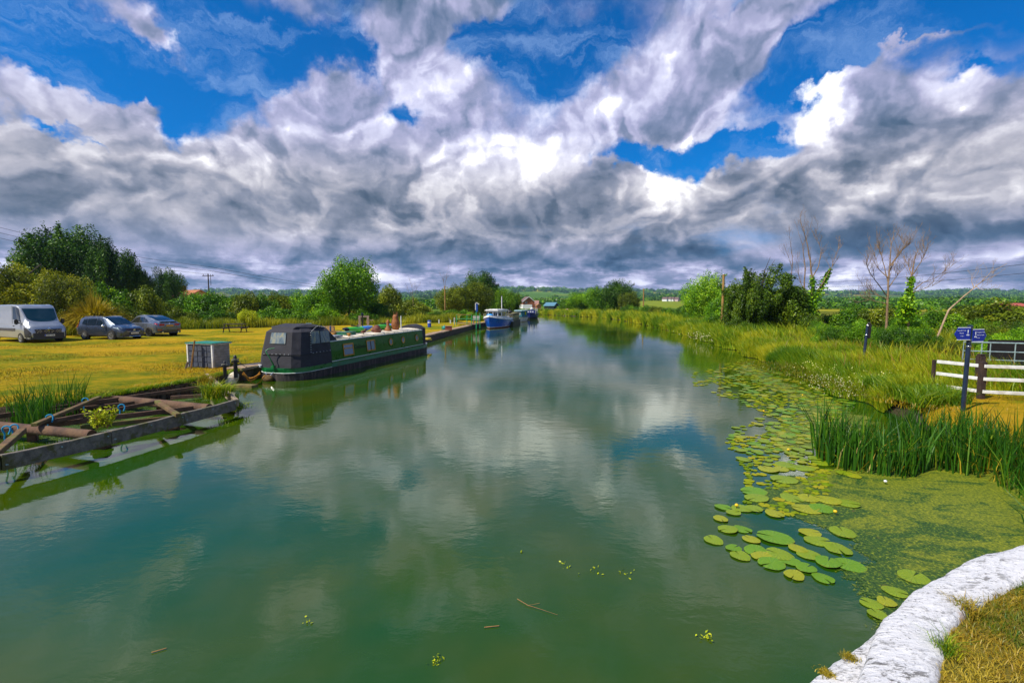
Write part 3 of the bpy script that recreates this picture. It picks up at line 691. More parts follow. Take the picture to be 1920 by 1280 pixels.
# distant woodland
def woodland():
    rg = np.random.default_rng(5); P = []
    def add(x, Y, r): P.append((x, Y, r))
    for k in range(1500):                      # ridge woods
        Y = rg.uniform(2300, 3450); a = rg.uniform(-1.15, 1.15); add(a * Y, Y, rg.uniform(9, 17))
    for Y0 in (190, 240, 310, 400, 520, 680, 900, 1250, 1700, 2150):      # hedgerows
        wv = rg.uniform(0, 6); seg = rg.uniform(0, 10)
        for a in np.arange(-1.2, 1.2, .0105 if Y0 > 600 else .013 * 300 / Y0 + .002):
            if np.sin(a * 9 + seg) > .5: continue
            Yh = Y0 * (1 + .05 * np.sin(a * 4 + wv)) + rg.uniform(-4, 4)
            if -30 < a * Yh < 60 and Yh < 300: continue
            if .2 < a < .42 and Yh < 640: continue
            add(a * Yh, Yh, rg.uniform(.003, .0062) * Y0 + rg.uniform(1.0, 2.0))
    for k in range(480):
        Y = rg.uniform(330, 760); a = rg.uniform(.52, 1.2); add(a * Y, Y, rg.uniform(2.6, 4.8))
    for k in range(150):
        Y = rg.uniform(200, 420); a = rg.uniform(-1.2, -.3); add(a * Y, Y, rg.uniform(3, 5))
    P = np.array(P); z = gz(P[:, 0], P[:, 1]); k = 110
    u = rg.normal(0, 1, (len(P), k, 3)); u /= np.linalg.norm(u, axis=2, keepdims=True); rad = 1 - .35 * rg.uniform(0, 1, (len(P), k, 1)) ** 2
    lump = 1 + .22 * np.sin(u[..., :1] * 5 + P[:, None, :1]) * np.cos(u[..., 1:2] * 4 + P[:, None, 1:2])
    C = u * rad * lump * (P[:, 2][:, None, None] * np.array([1.25, 1.1, .85])) + np.stack([P[:, 0], P[:, 1], z + P[:, 2] * .45], 1)[:, None, :]
    sz = np.repeat(P[:, 2], k) * rg.uniform(.16, .30, len(P) * k)
    tt = np.clip(np.repeat(rg.uniform(.12, .55, len(P)), k) + rg.normal(0, .14, len(P) * k), 0, 1)
    me = quads_mesh("distant_woodland", leaves(C.reshape(-1, 3), u.reshape(-1, 3), sz, rg, .75, .4), LM['green'], tt)
    tag(link_mesh("distant_woodland", me), "dark distant hedgerows and woods on the fields and hills", "woodland", kind="stuff")
woodland()

# ---------------------------------------------------------------- grasses and reeds
GR = {
 'lawn': leafmat("grass_lawn", [(.0, (0.070, 0.107, 0.003)), (.4, (0.200, 0.174, 0.004)), (.7, (0.360, 0.223, 0.007)), (1., (0.520, 0.328, 0.017))], .25),
 'bank': leafmat("grass_bank", [(.0, (0.035, 0.114, 0.002)), (.35, (0.107, 0.244, 0.004)), (.65, (0.284, 0.385, 0.006)), (1., (0.594, 0.542, 0.019))], .3),
 'dry': leafmat("grass_dry", [(.0, (0.087, 0.149, 0.003)), (.4, (0.236, 0.284, 0.006)), (.7, (0.422, 0.404, 0.013)), (1., (0.621, 0.568, 0.029))], .3),
 'turf': leafmat("grass_turf", [(.0, (0.048, 0.125, 0.004)), (.3, (0.162, 0.188, 0.007)), (.6, (0.342, 0.213, 0.011)), (1., (0.494, 0.375, 0.034))], .25),
 'reed': leafmat("reed_green", [(.0, (0.014, 0.062, 0.004)), (.4, (0.036, 0.139, 0.007)), (.75, (0.088, 0.235, 0.009)), (1., (0.283, 0.332, 0.014))], .3),
 'plume': leafmat("plume_gold", [(.0, (0.066, 0.072, 0.003)), (.4, (0.224, 0.185, 0.006)), (.7, (0.449, 0.330, 0.015)), (1., (0.686, 0.503, 0.044))], .3),
}
def fbm2(x, y, s, seed=0.):
    return np.array([mn.fractal(Vector((a * s, b * s, seed)), .7, 2.1, 3) for a, b in zip(x, y)])
def meadow(n, Y0, Y1, wmax, h0, h1, w, rg, name, label, mat='bank', inner=-.15, pw=1.0, hnoise=True, lean=(.15, .75)):
    Yv = rg.uniform(0, 1, n) ** pw * (Y1 - Y0) + Y0; off = inner + rg.uniform(0, 1, n) ** 1.5 * wmax
    x = xR(Yv) + off; z = np.where(off < .35, np.clip(.12 + off * .8, .0, .4), .45) + .02
    nz = fbm2(x, Yv, .45, 3.); h = rg.uniform(h0, h1, n) * np.clip(1 + .7 * nz, .35, 1.8)
    t = np.clip(.58 + .42 * fbm2(x, Yv, .3, 9.) + rg.normal(0, .16, n), 0, 1)
    az = rg.normal(np.pi * .92, .9, n)
    o = blades(np.stack([x, Yv, z], 1), h, np.full(n, w) * rg.uniform(.6, 1.3, n), rg.uniform(*lean, n), rg, az, name=name, mat=GR[mat], tint=t)
    tag(o, label, "grass", kind="stuff"); return o
rg = np.random.default_rng(11)
meadow(62000, 12.8, 30, 6.5, .26, .62, .018, rg, "bank_grass", "tall yellow-green grass overhanging the near right bank", pw=1.1)
meadow(42000, 30, 62, 7, .45, .95, .045, rg, "bank_grass", "tall yellowish grass along the middle of the right bank")
meadow(30000, 62, 135, 9, .6, 1.2, .10, rg, "bank_grass", "tall grass along the far end of the right bank")
n = 2600; Yv = rg.uniform(13, 34, n); x = xR(Yv) + rg.uniform(.3, 8, n); ok = fbm2(x, Yv, .55, 21.) > .10; x = x[ok]; Yv = Yv[ok]; n = len(x)
tag(blades(np.stack([x, Yv, np.full(n, .45)], 1), rg.uniform(.45, .85, n), np.full(n, .028), rg.uniform(.05, .4, n), rg, mat=leafmat("sorrel", [(.0, (.10, .05, .01)), (.5, (.25, .11, .02)), (1., (.36, .24, .04))]), name="dock_stalks", tint=rg.uniform(0, 1, n)), "reddish brown dock and sorrel stalks scattered through the right bank grass", "weeds", kind="stuff")
# meadow behind
n = 36000; Yv = rg.uniform(15, 60, n); x = xR(Yv) + 5 + rg.uniform(0, 1, n) * (8 + Yv * .8)
ok = ~((x > 12.2) & (Yv < 20.5)); x = x[ok]; Yv = Yv[ok]; n = len(x)
tag(blades(np.stack([x, Yv, np.full(n, .45)], 1), rg.uniform(.35, .9, n), np.full(n, .035), rg.uniform(.1, .6, n), rg, mat=GR['dry'], name="meadow_grass", tint=np.clip(.35 + .6 * fbm2(x, Yv, .25, 5.) + rg.normal(0, .18, n), 0, 1)), "dry mixed meadow grass behind the right bank", "grass", kind="stuff")
# rough grass right by the fence corner
n = 15000; x = rg.uniform(9.6, 12.4, n); Yv = rg.uniform(11.6, 14.5, n); ok = (x > xR(Yv) + .0) & (x < 11.3 + (Yv - 11.6) * .2); x = x[ok]; Yv = Yv[ok]; n = len(x)
tag(blades(np.stack([x, Yv, np.full(n, .42)], 1), rg.uniform(.15, .55, n), np.full(n, .016), rg.uniform(.2, .9, n), rg, mat=GR['bank'], name="corner_grass", tint=np.clip(rg.normal(.32, .17, n), 0, 1)), "green weedy grass growing over the fence end beside the signpost", "grass", kind="stuff")
n = 30000; x = rg.uniform(9.3, 27, n); Yv = rg.uniform(8.5, 20.5, n)
tag(blades(np.stack([x, Yv, np.full(n, .46)], 1), rg.uniform(.04, .13, n), np.full(n, .014), rg.uniform(.3, .9, n), rg, mat=GR['lawn'], name="fence_grass", tint=np.clip(.74 - (Yv > 12.4) * .5 + rg.normal(0, .18, n), 0, 1)), "short dry grass around the signpost foot and white fence", "grass", kind="stuff")
# tall grass in front of the left hedge
n = 34000; px = rg.uniform(-10, 860, n); Yv = np.interp(px, [0, 100, 250, 300, 500, 700, 860], [36, 37.5, 42, 46, 52, 58, 66]) + rg.uniform(0, 1, n) * 5
x = (px - 960) / 900 * Yv; t = np.clip(.45 + .5 * fbm2(x, Yv, .2, 2.) + rg.normal(0, .17, n), 0, 1)
hh = rg.uniform(.5, 1.1, n) * np.clip(1 + .6 * fbm2(x, Yv, .3, 7.), .5, 1.5)
tag(blades(np.stack([x, Yv, np.full(n, .42)], 1), hh, np.full(n, .06), rg.uniform(.1, .5, n), rg, mat=GR['dry'], name="tall_grass", tint=t), "band of tall seeding grass along the foot of the left hedge", "grass", kind="stuff")
# mown lawn tufts left
n = 60000; Yv = 11.3 + rg.uniform(0, 1, n) ** 1.3 * 22; x = xL(Yv) - .05 - rg.uniform(0, 1, n) ** 1.6 * 22
t = np.clip(.52 + .55 * fbm2(x * .5, Yv, .6, 1.) + rg.normal(0, .14, n), 0, 1)
tag(blades(np.stack([x, Yv, np.full(n, .43)], 1), rg.uniform(.03, .075, n), np.full(n, .016), rg.uniform(.2, .9, n), rg, mat=GR['lawn'], name="lawn_grass", tint=t), "short sunburnt mown grass of the left bank", "grass", kind="stuff")
n = 2600; Yv = rg.uniform(11.5, 18.3, n); x = xL(Yv) + rg.normal(.02, .07, n)
tag(blades(np.stack([x, Yv, np.full(n, .40)], 1), rg.uniform(.05, .2, n), np.full(n, .014), rg.uniform(.5, 1.2, n), rg, az=rg.normal(0, .6, n), mat=GR['bank'], name="edge_grass", tint=rg.uniform(.1, .8, n)), "ragged grass hanging over the left retaining wall", "grass", kind="stuff")
# terrace turf close to the camera
n = 70000; x = rg.uniform(1.2, 4.2, n); Yv = rg.uniform(.9, 3.3, n)
from mathutils.geometry import intersect_point_line
ix = i_[:, 0]; iy = i_[:, 1]; o5 = np.argsort(ix)
ok = Yv < np.interp(x, ix[o5], iy[o5]) + .02 * np.sin(x * 23) + .015 * np.sin(x * 61); x = x[ok]; Yv = Yv[ok]; n = len(x)
t = np.clip(.50 - .75 * fbm2(x, Yv, 1.6, 4.) + rg.normal(0, .2, n), 0, 1)
tag(blades(np.stack([x, Yv, np.full(n, ZT - .05)], 1), rg.uniform(.018, .055, n), np.full(n, .0042), rg.uniform(.3, 1.5, n), rg, mat=GR['turf'], name="turf_grass", tint=t), "dry brown and green turf in the near corner behind the whitewashed wall", "grass", kind="stuff")
# reeds
def reeds(P, h0, h1, name, label, w=.022, cat="reeds", lean=(.03, .28), mat='reed'):
    n = len(P); t = np.clip(rg.normal(.42, .22, n), 0, 1)
    return tag(blades(P, rg.uniform(h0, h1, n), rg.uniform(.6, 1.2, n) * w, rg.uniform(*lean, n) ** 1.2, rg, mat=GR[mat], name=name, tint=t), label, cat, kind="stuff")
def in_poly(x, y, poly):
    c = np.zeros(len(x), bool); j = len(poly) - 1
    for i in range(len(poly)):
        xi, yi = poly[i]; xj, yj = poly[j]
        c ^= ((yi > y) != (yj > y)) & (x < (xj - xi) * (y - yi) / (yj - yi + 1e-12) + xi); j = i
    return c
def scatter(poly, n):
    p = np.array(poly); x = rg.uniform(p[:, 0].min(), p[:, 0].max(), n * 4); y = rg.uniform(p[:, 1].min(), p[:, 1].max(), n * 4)
    k = in_poly(x, y, poly); return x[k][:n], y[k][:n]
rp = [(5.75, 8.7), (5.85, 8.25), (6.3, 8.05), (6.8, 7.9), (7.1, 8.15), (7.5, 8.3), (8.0, 7.8), (7.75, 7.3), (7.6, 6.6), (7.2, 6.0), (7.6, 5.6), (9.5, 5.6), (9.8, 10.2), (8.6, 9.9), (6.9, 9.5), (5.95, 9.3)]
x, y = scatter(rp, 4600); kk = fbm2(x, y, 1.6, 8.) + rg.uniform(-.35, .35, len(x)); x = x[kk > -.18]; y = y[kk > -.18]
hs = np.clip(1 + .35 * fbm2(x, y, .9, 2.), .6, 1.4)
tag(blades(np.stack([x, y, np.full(len(x), -.05)], 1), rg.uniform(.45, 1.08, len(x)) * hs, rg.uniform(.5, 1.3, len(x)) * .026, rg.uniform(.02, .55, len(x)) ** 1.3, rg, mat=GR['reed'], name="reeds", tint=np.clip(rg.normal(.45, .25, len(x)), 0, 1)), "dense dark green reed bed in the water on the right", "reeds", kind="stuff")
x, y = scatter(rp, 420); reeds(np.stack([x, y, np.full(len(x), -.05)], 1), .25, .8, "dead_reeds", "bent straw-coloured dead stems among the reeds on the right", w=.018, lean=(.3, 1.4), mat='plume')
x, y = scatter([(6.3, 5.6), (7.4, 5.4), (7.5, 6.6), (7.0, 6.3)], 240)
reeds(np.stack([x, y, np.full(len(x), -.05)], 1), .5, 1.0, "reeds", "loose reed stems leaning out at the right edge of the duckweed", w=.024, lean=(.2, .9))
# left reeds inside the frame
lp = [q(10, 800, 0), q(60, 825, 0), q(105, 800, 0), q(172, 775, 0), q(150, 765, 0), q(60, 785, 0)]
x, y = scatter(lp, 330)
reeds(np.stack([x, y, np.full(len(x), -.05)], 1), .6, 1.3, "reeds", "tall thin reeds inside the derelict wooden frame on the left", w=.026, lean=(.02, .5))
# plume grass clump
def plume():
    n = 4200; a = rg.uniform(0, 2 * np.pi, n); r = rg.uniform(0, 1, n) ** .6
    c = np.array([-33.4, 38.4, .43]); out = np.stack([np.cos(a + rg.normal(0, .25, n)), np.sin(a + rg.normal(0, .25, n)), np.zeros(n)], 1)
    B = c + np.stack([np.cos(a) * r * .75, np.sin(a) * r * .6, np.zeros(n)], 1)
    L = rg.uniform(1.8, 4.1, n); ln = np.clip(.18 + r * .75 + rg.normal(0, .12, n), .05, 1.1); w = rg.uniform(.02, .045, n)
    sd = np.cross(out, [0, 0, 1.0]) * w[:, None]; K = 6; ts = np.linspace(0, 1, K); rowsV = []
    for t in ts:
        p = B + out * (L * ln * .62 * t ** 1.5)[:, None] + np.array([0, 0, 1.]) * (L * (t * (1 - .12 * ln) - .62 * ln * t ** 2.6))[:, None]
        k = (1 - t) ** .5 * .9 + .12; rowsV += [p - sd * k, p + sd * k]
    V = np.stack(rowsV, 1); b_ = np.arange(n)[:, None] * (2 * K)
    F = np.concatenate([b_ + np.array([2 * i, 2 * i + 1, 2 * i + 3, 2 * i + 2]) for i in range(K - 1)])
    t0 = np.clip(rg.normal(.42, .22, n), 0, 1); tt = np.concatenate([np.clip(t0 + .30 * (i / (K - 2) - .5), 0, 1) for i in range(K - 1)])
    o = link_mesh("plume_grass", quads_mesh("plume_grass", V.reshape(-1, 3), GR['plume'], tt, F))
    tag(o, "large golden fountain-shaped clump of plume grass between the van and the cars", "ornamental grass")
plume()

# ---------------------------------------------------------------- bare trees
TWIG = pmat("dead_wood", (.24, .155, .085), .9, var=.35, vscale=6, bump=.6, bscale=20)
PALE = pmat("pale_dead_wood", (.36, .25, .15), .9, var=.3, vscale=6, bump=.6, bscale=20)
def bare(name, lab, paths, Y, r0, twigs, seed, mat=TWIG, ivy=None, cat="tree", tw_len=.9, group=None):
    """paths: limbs as pixel polylines at depth Y; twigs added along each"""
    rr = random.Random(seed); b = onY(*paths[0][0], Y); zg = float(gz(b.x, Y))
    o = thing(name, lab, cat, (b.x, Y, zg), 0, group); org = Vector((b.x, Y, zg)); m = MB(); mt = MB()
    def limb(pts, r, mb, n=7):
        P = []
        for i in range(len(pts) - 1):
            for f in (0, .33, .66):
                p = pts[i].lerp(pts[i + 1], f); P.append(p + Vector((rr.uniform(-1, 1), rr.uniform(-1, 1), rr.uniform(-1, 1))) * r * .35 * (0 if i == 0 and f == 0 else 1))
        P.append(pts[-1]); K = len(P); mb.tube(P, [max(r * (1 - .90 * i / (K - 1)), .010) for i in range(K)], n); return P
    def twig(p, d, L, r, lev):
        pts = [p]; dd = d.normalized()
        for i in range(4):
            dd = (dd + Vector((rr.uniform(-.16, .16), rr.uniform(-.16, .16), rr.uniform(-.02, .16)))).normalized(); pts.append(pts[-1] + dd * L / 4)
        mt.tube(pts, [r, r * .8, r * .6, r * .45, .008], 5)
        if lev > 0:
            for k in range(3):
                i = rr.randint(1, 4); twig(pts[i], (dd + Vector((rr.uniform(-.9, .9), rr.uniform(-.9, .9), rr.uniform(-.1, .9)))), L * .55, r * .55, lev - 1)
    for k, pth in enumerate(paths):
        dy = 0 if k == 0 else rr.uniform(-.6, .6)
        pts = [onY(px, py, Y + (dy * i / max(len(pth) - 1, 1) * 1.5 if k else 0)) - org for i, (px, py) in enumerate(pth)]
        if k == 0: pts[0] = Vector((0, 0, -.1))
        P = limb(pts, r0 * .62 if k == 0 else r0 * .28, m)
        for t in range(twigs):
            i = rr.randint(int(len(P) * .35), len(P) - 1); d = (P[i] - P[max(i - 2, 0)]).normalized() + Vector((rr.uniform(-.8, .8), rr.uniform(-.8, .8), rr.uniform(.1, .9)))
            twig(P[i], d, tw_len * rr.uniform(.6, 1.5), r0 * .10, 2)
    m.build("trunk", mat, o, 50); mt.build("branches", mat, o)
    if ivy:
        rg2 = np.random.default_rng(seed); PP = []
        for (x0, y0, x1, y1, w_) in ivy:
            k = int(420 * math.hypot(x1 - x0, y1 - y0) / 40); f = rg2.uniform(0, 1, k)
            for q_ in f:
                c = onY(x0 + (x1 - x0) * q_, y0 + (y1 - y0) * q_, Y) - org; PP.append(np.array(c) + rg2.normal(0, w_ * .5 * (1.15 - q_ * .6), 3))
        PP = np.array(PP); nn = rg2.normal(0, 1, PP.shape)
        me = quads_mesh("ivy", leaves(PP, nn, rg2.uniform(.06, .12, len(PP)), rg2, .7, .3), LM['bright'], rg2.uniform(.1, .9, len(PP)))
        reg(link_mesh("ivy", me, o))
    return o
bare("dead_tree", "bare dead trunk with ivy-covered lower stem standing right of the large dark tree", [[(1526, 600), (1524, 540), (1520, 490), (1512, 450), (1505, 428)], [(1523, 520), (1534, 500), (1540, 470), (1530, 440)], [(1524, 560), (1540, 535), (1553, 512), (1560, 500), (1571, 468)]], 39, .17, 7, 3, ivy=[(1527, 600, 1523, 520, .35), (1530, 560, 1556, 506, .32), (1524, 590, 1519, 560, .4)])
bare("dead_tree", "slim bare dead tree immediately beside the ivy-covered dead trunk", [[(1509, 600), (1508, 540), (1510, 500), (1505, 460), (1498, 440)], [(1509, 545), (1499, 525), (1496, 500)]], 40.5, .12, 6, 8)
bare("dead_tree", "thin bare tree rising behind the large dark tree", [[(1484, 590), (1484, 520), (1486, 480), (1481, 448)], [(1484, 500), (1478, 480)]], 43, .09, 5, 5)
bare("dead_tree", "broad bare orange-brown dead tree with many fanned branches", [[(1663, 600), (1664, 560), (1666, 520), (1670, 470), (1676, 440)], [(1664, 556), (1645, 530), (1632, 515), (1624, 494)], [(1665, 530), (1658, 500), (1650, 470), (1644, 458)], [(1667, 510), (1682, 480), (1695, 458)], [(1665, 520), (1648, 505), (1640, 480)], [(1668, 500), (1690, 470), (1712, 452)], [(1664, 560), (1640, 552), (1614, 548)], [(1664, 570), (1630, 562), (1603, 568)], [(1665, 540), (1680, 520), (1690, 505)]], 31, .13, 9, 21, tw_len=.8)
bare("dead_tree", "bare dead tree with ivy-wrapped trunk right of the broad bare tree", [[(1704, 600), (1706, 550), (1709, 520), (1714, 490), (1722, 468)], [(1710, 520), (1704, 500), (1694, 480)], [(1711, 515), (1726, 492), (1740, 465)], [(1707, 548), (1730, 530), (1752, 522), (1772, 508)], [(1706, 550), (1722, 545), (1748, 536)], [(1711, 505), (1716, 480), (1735, 470)]], 30, .12, 7, 34, tw_len=.7, ivy=[(1700, 600, 1709, 521, .26), (1690, 590, 1700, 560, .4), (1712, 600, 1706, 570, .4)])
bare("leaning_dead_trunk", "pale bare trunk leaning steeply to the right over the scrub", [[(1752, 616), (1778, 582), (1800, 562), (1822, 543), (1838, 530), (1856, 512), (1888, 494)], [(1826, 540), (1822, 527), (1823, 520)], [(1842, 527), (1856, 522), (1872, 512)], [(1830, 536), (1836, 542), (1846, 543)]], 27, .085, 3, 40, mat=PALE, cat="dead trunk", tw_len=.6)
bare("dead_tree", "thin bare tree standing above the brownish trees left of the blue boat", [[(834, 596), (834, 560), (835, 530), (837, 518)], [(834, 545), (832, 530), (833, 524)]], 80, .14, 4, 51)
bare("dead_tree", "small bare shrub tops between the round tree and the brownish trees", [[(775, 590), (774, 550), (772, 532)], [(774, 560), (780, 545), (783, 535)], [(774, 560), (766, 548)]], 78, .09, 5, 52)
# ---------------------------------------------------------------- shared object materials
BLACKP = pmat("black_paint", (.012, .012, .014), .45, var=.3, dirt=(.05, .04, .03), dirt_amt=.5, vscale=5)
HULLB = pmat("hull_blacking", (.020, .016, .016), .6, var=.4, vscale=3, bump=.3, dirt=(.13, .10, .09), dirt_amt=.6, stretch=(3, 3, .5))
GREENP = pmat("dark_green_gloss", (.003, .10, .009), .30, var=.15, coat=.15, spec=.3, vscale=2)
TEALP = pmat("teal_paint", (.006, .15, .085), .35, var=.2, coat=.3, vscale=4, dirt=(.03, .07, .03), dirt_amt=.5)
MIDGP = pmat("mid_green_paint", (.006, .14, .03), .3, var=.2, coat=.4, vscale=4)
WHITEP = pmat("white_paint", (.72, .72, .70), .5, var=.08, dirt=(.40, .36, .28), dirt_amt=.5, vscale=8)
CREAM = pmat("cream_roof_paint", (.78, .68, .52), .6, var=.1, dirt=(.40, .30, .18), dirt_amt=.6, dscale=1.5)
BRASS = pmat("brass_frame", (.50, .24, .03), .35, var=.2, metal=.5)
CANVAS = pmat("black_canvas", (.028, .027, .034), .85, var=.25, vscale=3, bump=.6, bscale=5)
CHROME = pmat("bright_metal", (.7, .7, .72), .25, metal=1.0, var=.05)
GALV = pmat("galvanised_steel", (.32, .42, .42), .45, metal=.35, var=.2, vscale=12)
WOODW = pmat("weathered_wood", (.19, .16, .125), .9, var=.35, vscale=4, bump=1., bscale=18, stretch=(.25, 2, 2), dirt=(.10, .095, .02), dirt_amt=.9, dscale=2.2)
WOODR = pmat("red_brown_timber", (.11, .058, .034), .9, var=.4, vscale=4, bump=1., bscale=20, dirt=(.17, .10, .05), dirt_amt=.6)
WOODO = pmat("orange_timber", (.33, .17, .05), .8, var=.3, vscale=4, bump=.5, bscale=20)
RUBBER = pmat("rubber", (.016, .016, .017), .8, var=.2)
def glassm(name, col=(.01, .015, .02), rough=.05):
    if name in MATS: return MATS[name]
    m, nt = newmat(name); g = G(nt)
    p = g.n('ShaderNodeBsdfPrincipled', ins={'Base Color': col, 'Roughness': rough, 'IOR': 1.5}); p.inputs['Specular IOR Level'].default_value = .8
    g.out(p.outputs[0]); MATS[name] = m; return m
GLASS = glassm("dark_glass"); GLASSC = glassm("curtained_glass", (.20, .24, .36), .12)
def clearm(name, col, alpha):
    m, nt = newmat(name); g = G(nt)
    p = g.n('ShaderNodeBsdfPrincipled', ins={'Base Color': col, 'Roughness': .12}); t = g.n('ShaderNodeBsdfTransparent', ins={'Color': (.9, .93, .95)})
    x = g.n('ShaderNodeMixShader', ins={0: alpha}); nt.links.new(t.outputs[0], x.inputs[1]); nt.links.new(p.outputs[0], x.inputs[2]); g.out(x.outputs[0]); return m
VINYL = clearm("clear_vinyl", (.42, .45, .50), .42)
FONTM = {}
def text(name, body, size, mat, parent, M, align='CENTER', ext=.001):
    cu = bpy.data.curves.new(name, 'FONT'); cu.body = body; cu.size = size; cu.align_x = align; cu.align_y = 'CENTER'; cu.extrude = ext; cu.materials.append(mat)
    t = bpy.data.objects.new(name, cu); me = bpy.data.meshes.new_from_object(t); bpy.data.objects.remove(t)
    o = link_mesh(name, me, parent); o.matrix_local = M; return reg(o)
def rotm(loc, rx=0, ry=0, rz=0):
    return Matrix.Translation(loc) @ Matrix.Rotation(rz, 4, 'Z') @ Matrix.Rotation(ry, 4, 'Y') @ Matrix.Rotation(rx, 4, 'X')

# ---------------------------------------------------------------- green narrowboat (local: +y towards the bow, +x = canal side)
S0 = onz(559, 716, 0); BANG = -math.atan(.256)
nb = thing("narrowboat", "long dark green narrowboat with black canvas stern cover moored at the left bank", "narrowboat", (S0.x, S0.y, 0), BANG)
def stat(y):   # half width, at stations; centre line at x=-1.03
    if y < .75: return 1.03 * (1 - ((.75 - y) / .75) ** 2.6 * .62)
    if y > 11.2: return 1.03 * max(1 - ((y - 11.2) / 2.3) ** 1.8, .02)
    return 1.03
ys = [0, .08, .2, .4, .75, 1.2, 2, 4, 6, 8, 10, 11.2, 11.8, 12.4, 12.9, 13.3, 13.5]
def hull_loft(zl, mats, name, inset=0, ysr=ys):
    """zl: list of (z, shrink, material)"""
    m = MB(); ring = []
    for (z, sh, mt) in zl:
        pl = []
        for y in ysr: pl.append((-1.03 + stat(y) - sh, y, z))
        for y in ysr[::-1]: pl.append((-1.03 - stat(y) + sh, y, z))
        ring.append(pl)
    n = len(ring[0])
    for k in range(len(zl) - 1):
        b = len(m.v); m.v += ring[k] + ring[k + 1]
        for i in range(n): m.f.append((b + i, b + (i + 1) % n, b + n + (i + 1) % n, b + n + i)); m.m.append(zl[k][2])
    b = len(m.v); m.v += ring[-1]; h = n // 2
    for i in range(h - 1): m.f.append((b + i, b + i + 1, b + n - 2 - i, b + n - 1 - i)); m.m.append(zl[-1][2])
    return m.build(name, mats, nb)
sheer = lambda y: 0
hull_loft([(-.35, .04, 0), (.27, .0, 0), (.27, -.03, 1), (.30, -.03, 1), (.30, 0, 2), (.47, 0, 2), (.47, -.03, 3), (.50, -.03, 3), (.50, .05, 4)], [HULLB, BLACKP, TEALP, MIDGP, BLACKP], "hull")
m = MB()   # brighter green stern band
pl = [(-1.03 + s * (stat(y) + .012), y) for s, yy in ((1, [2.1, 1.2, .75, .4, .2, .08, 0]), (-1, [0, .08, .2, .4, .75, 1.2, 2.1])) for y in yy]
vs = [(x, y, .315) for x, y in pl] + [(x, y, .462) for x, y in pl]; n = len(pl)
m.add(vs, [(i + 1, i, n + i, n + i + 1) for i in range(n - 1)])
m.tube([(x, y - .012 if y < .3 else y, .305) for x, y in pl], .013, 6, 1)
m.build("stern_band", [MIDGP, WHITEP], nb)
# cabin
CY0, CY1 = 2.12, 11.25
def cab(y, x, z): return (x, y, z)
m = MB(); crs = [(.0, .50), (-.03, .95), (-.08, 1.36), (-.10, 1.39), (-.35, 1.44), (-1.03, 1.49)]
full = [(dx, z) for dx, z in crs] + [(-2.06 - dx, z) for dx, z in crs[-2::-1]]
for i, y in enumerate((CY0, CY1)): pass
n = len(full); m.v += [(x - .04 if k < 3 else x, CY0, z) for k, (x, z) in enumerate(full)]; m.v += [(x - .04 if k < 3 else x, CY1, z + .02) for k, (x, z) in enumerate(full)]
for k in range(n - 1): m.f.append((k, n + k, n + k + 1, k + 1)); m.m.append(0)
m.f.append(tuple(range(n))); m.m.append(0); m.f.append(tuple(range(2 * n - 1, n - 1, -1))); m.m.append(0)
cabin = m.build("cabin", GREENP, nb)
m = MB()   # roof sheet
rf = [(-.13, 1.395), (-.36, 1.452), (-1.03, 1.502), (-1.70, 1.452), (-1.93, 1.395)]
m.v += [(x, CY0 + .02, z) for x, z in rf] + [(x, CY1 - .02, z + .02) for x, z in rf]
for k in range(4): m.f.append((k, 5 + k, 6 + k, k + 1)); m.m.append(0)
m.build("roof", CREAM, nb)
m = MB()   # white coach lines and handrail
sx = lambda z: -.04 - .03 * (z - .5) / .45 if z < .95 else -.07 - .05 * (z - .95) / .41
m.tube([(-.035, CY0 + .02, .53), (-.035, CY1, .545)], .016, 6); m.tube([(-.035, CY0 + .02, .53), (-.085, CY0 + .02, 1.2)], .015, 6)
m.tube([(-.105, CY0, 1.375), (-.105, CY1, 1.395)], .022, 6)
m.build("coach_line", WHITEP, nb)
m = MB(); m.tube([(-.14, CY0 + .5, 1.44), (-.14, CY1 - .2, 1.46)], .016, 6, 0)
for y in np.arange(CY0 + .5, CY1 - .1, 1.05): m.tube([(-.14, y, 1.39), (-.14, y, 1.45)], .013, 5)
m.build("handrail", GREENP, nb)
def side_frame(y0, y1, z0, z1, fr=.05, bar=None):
    o = MB(); x = lambda z: sx(z) + .012
    for (a, b, c, d_) in ((y0, y0 + fr, z0, z1), (y1 - fr, y1, z0, z1), (y0 + fr, y1 - fr, z0, z0 + fr), (y0 + fr, y1 - fr, z1 - fr, z1)) + (((y0 + fr, y1 - fr, bar - fr * .4, bar + fr * .4),) if bar else ()):
        X = .022
        o.add([(x(c), a, c), (x(c), b, c), (x(d_), b, d_), (x(d_), a, d_), (x(c) + X, a, c), (x(c) + X, b, c), (x(d_) + X, b, d_), (x(d_) + X, a, d_)], [(4, 5, 6, 7), (0, 1, 5, 4), (1, 2, 6, 5), (2, 3, 7, 6), (3, 0, 4, 7)])
    f = o.build("window", BRASS, nb)
    p = MB(); e = .006; p.add([(x(z0) + e, y0 + fr * .7, z0 + fr * .7), (x(z0) + e, y1 - fr * .7, z0 + fr * .7), (x(z1) + e, y1 - fr * .7, z1 - fr * .7), (x(z1) + e, y0 + fr * .7, z1 - fr * .7)], [(0, 1, 2, 3)])
    mid = (y0 + y1) / 2
    if bar is None: p.add([(x(z0) + .009, mid - .05, z0 + fr), (x(z0) + .009, mid + .05, z0 + fr), (x(z1) + .009, mid + .04, z1 - fr), (x(z1) + .009, mid - .04, z1 - fr)], [(0, 1, 2, 3)], 1)
    p.build("pane", [GLASSC, pmat("brown_curtain", (.10, .06, .04), .9)], f)
side_frame(3.05, 3.85, .66, 1.20, bar=1.00); side_frame(4.95, 5.72, .70, 1.22)
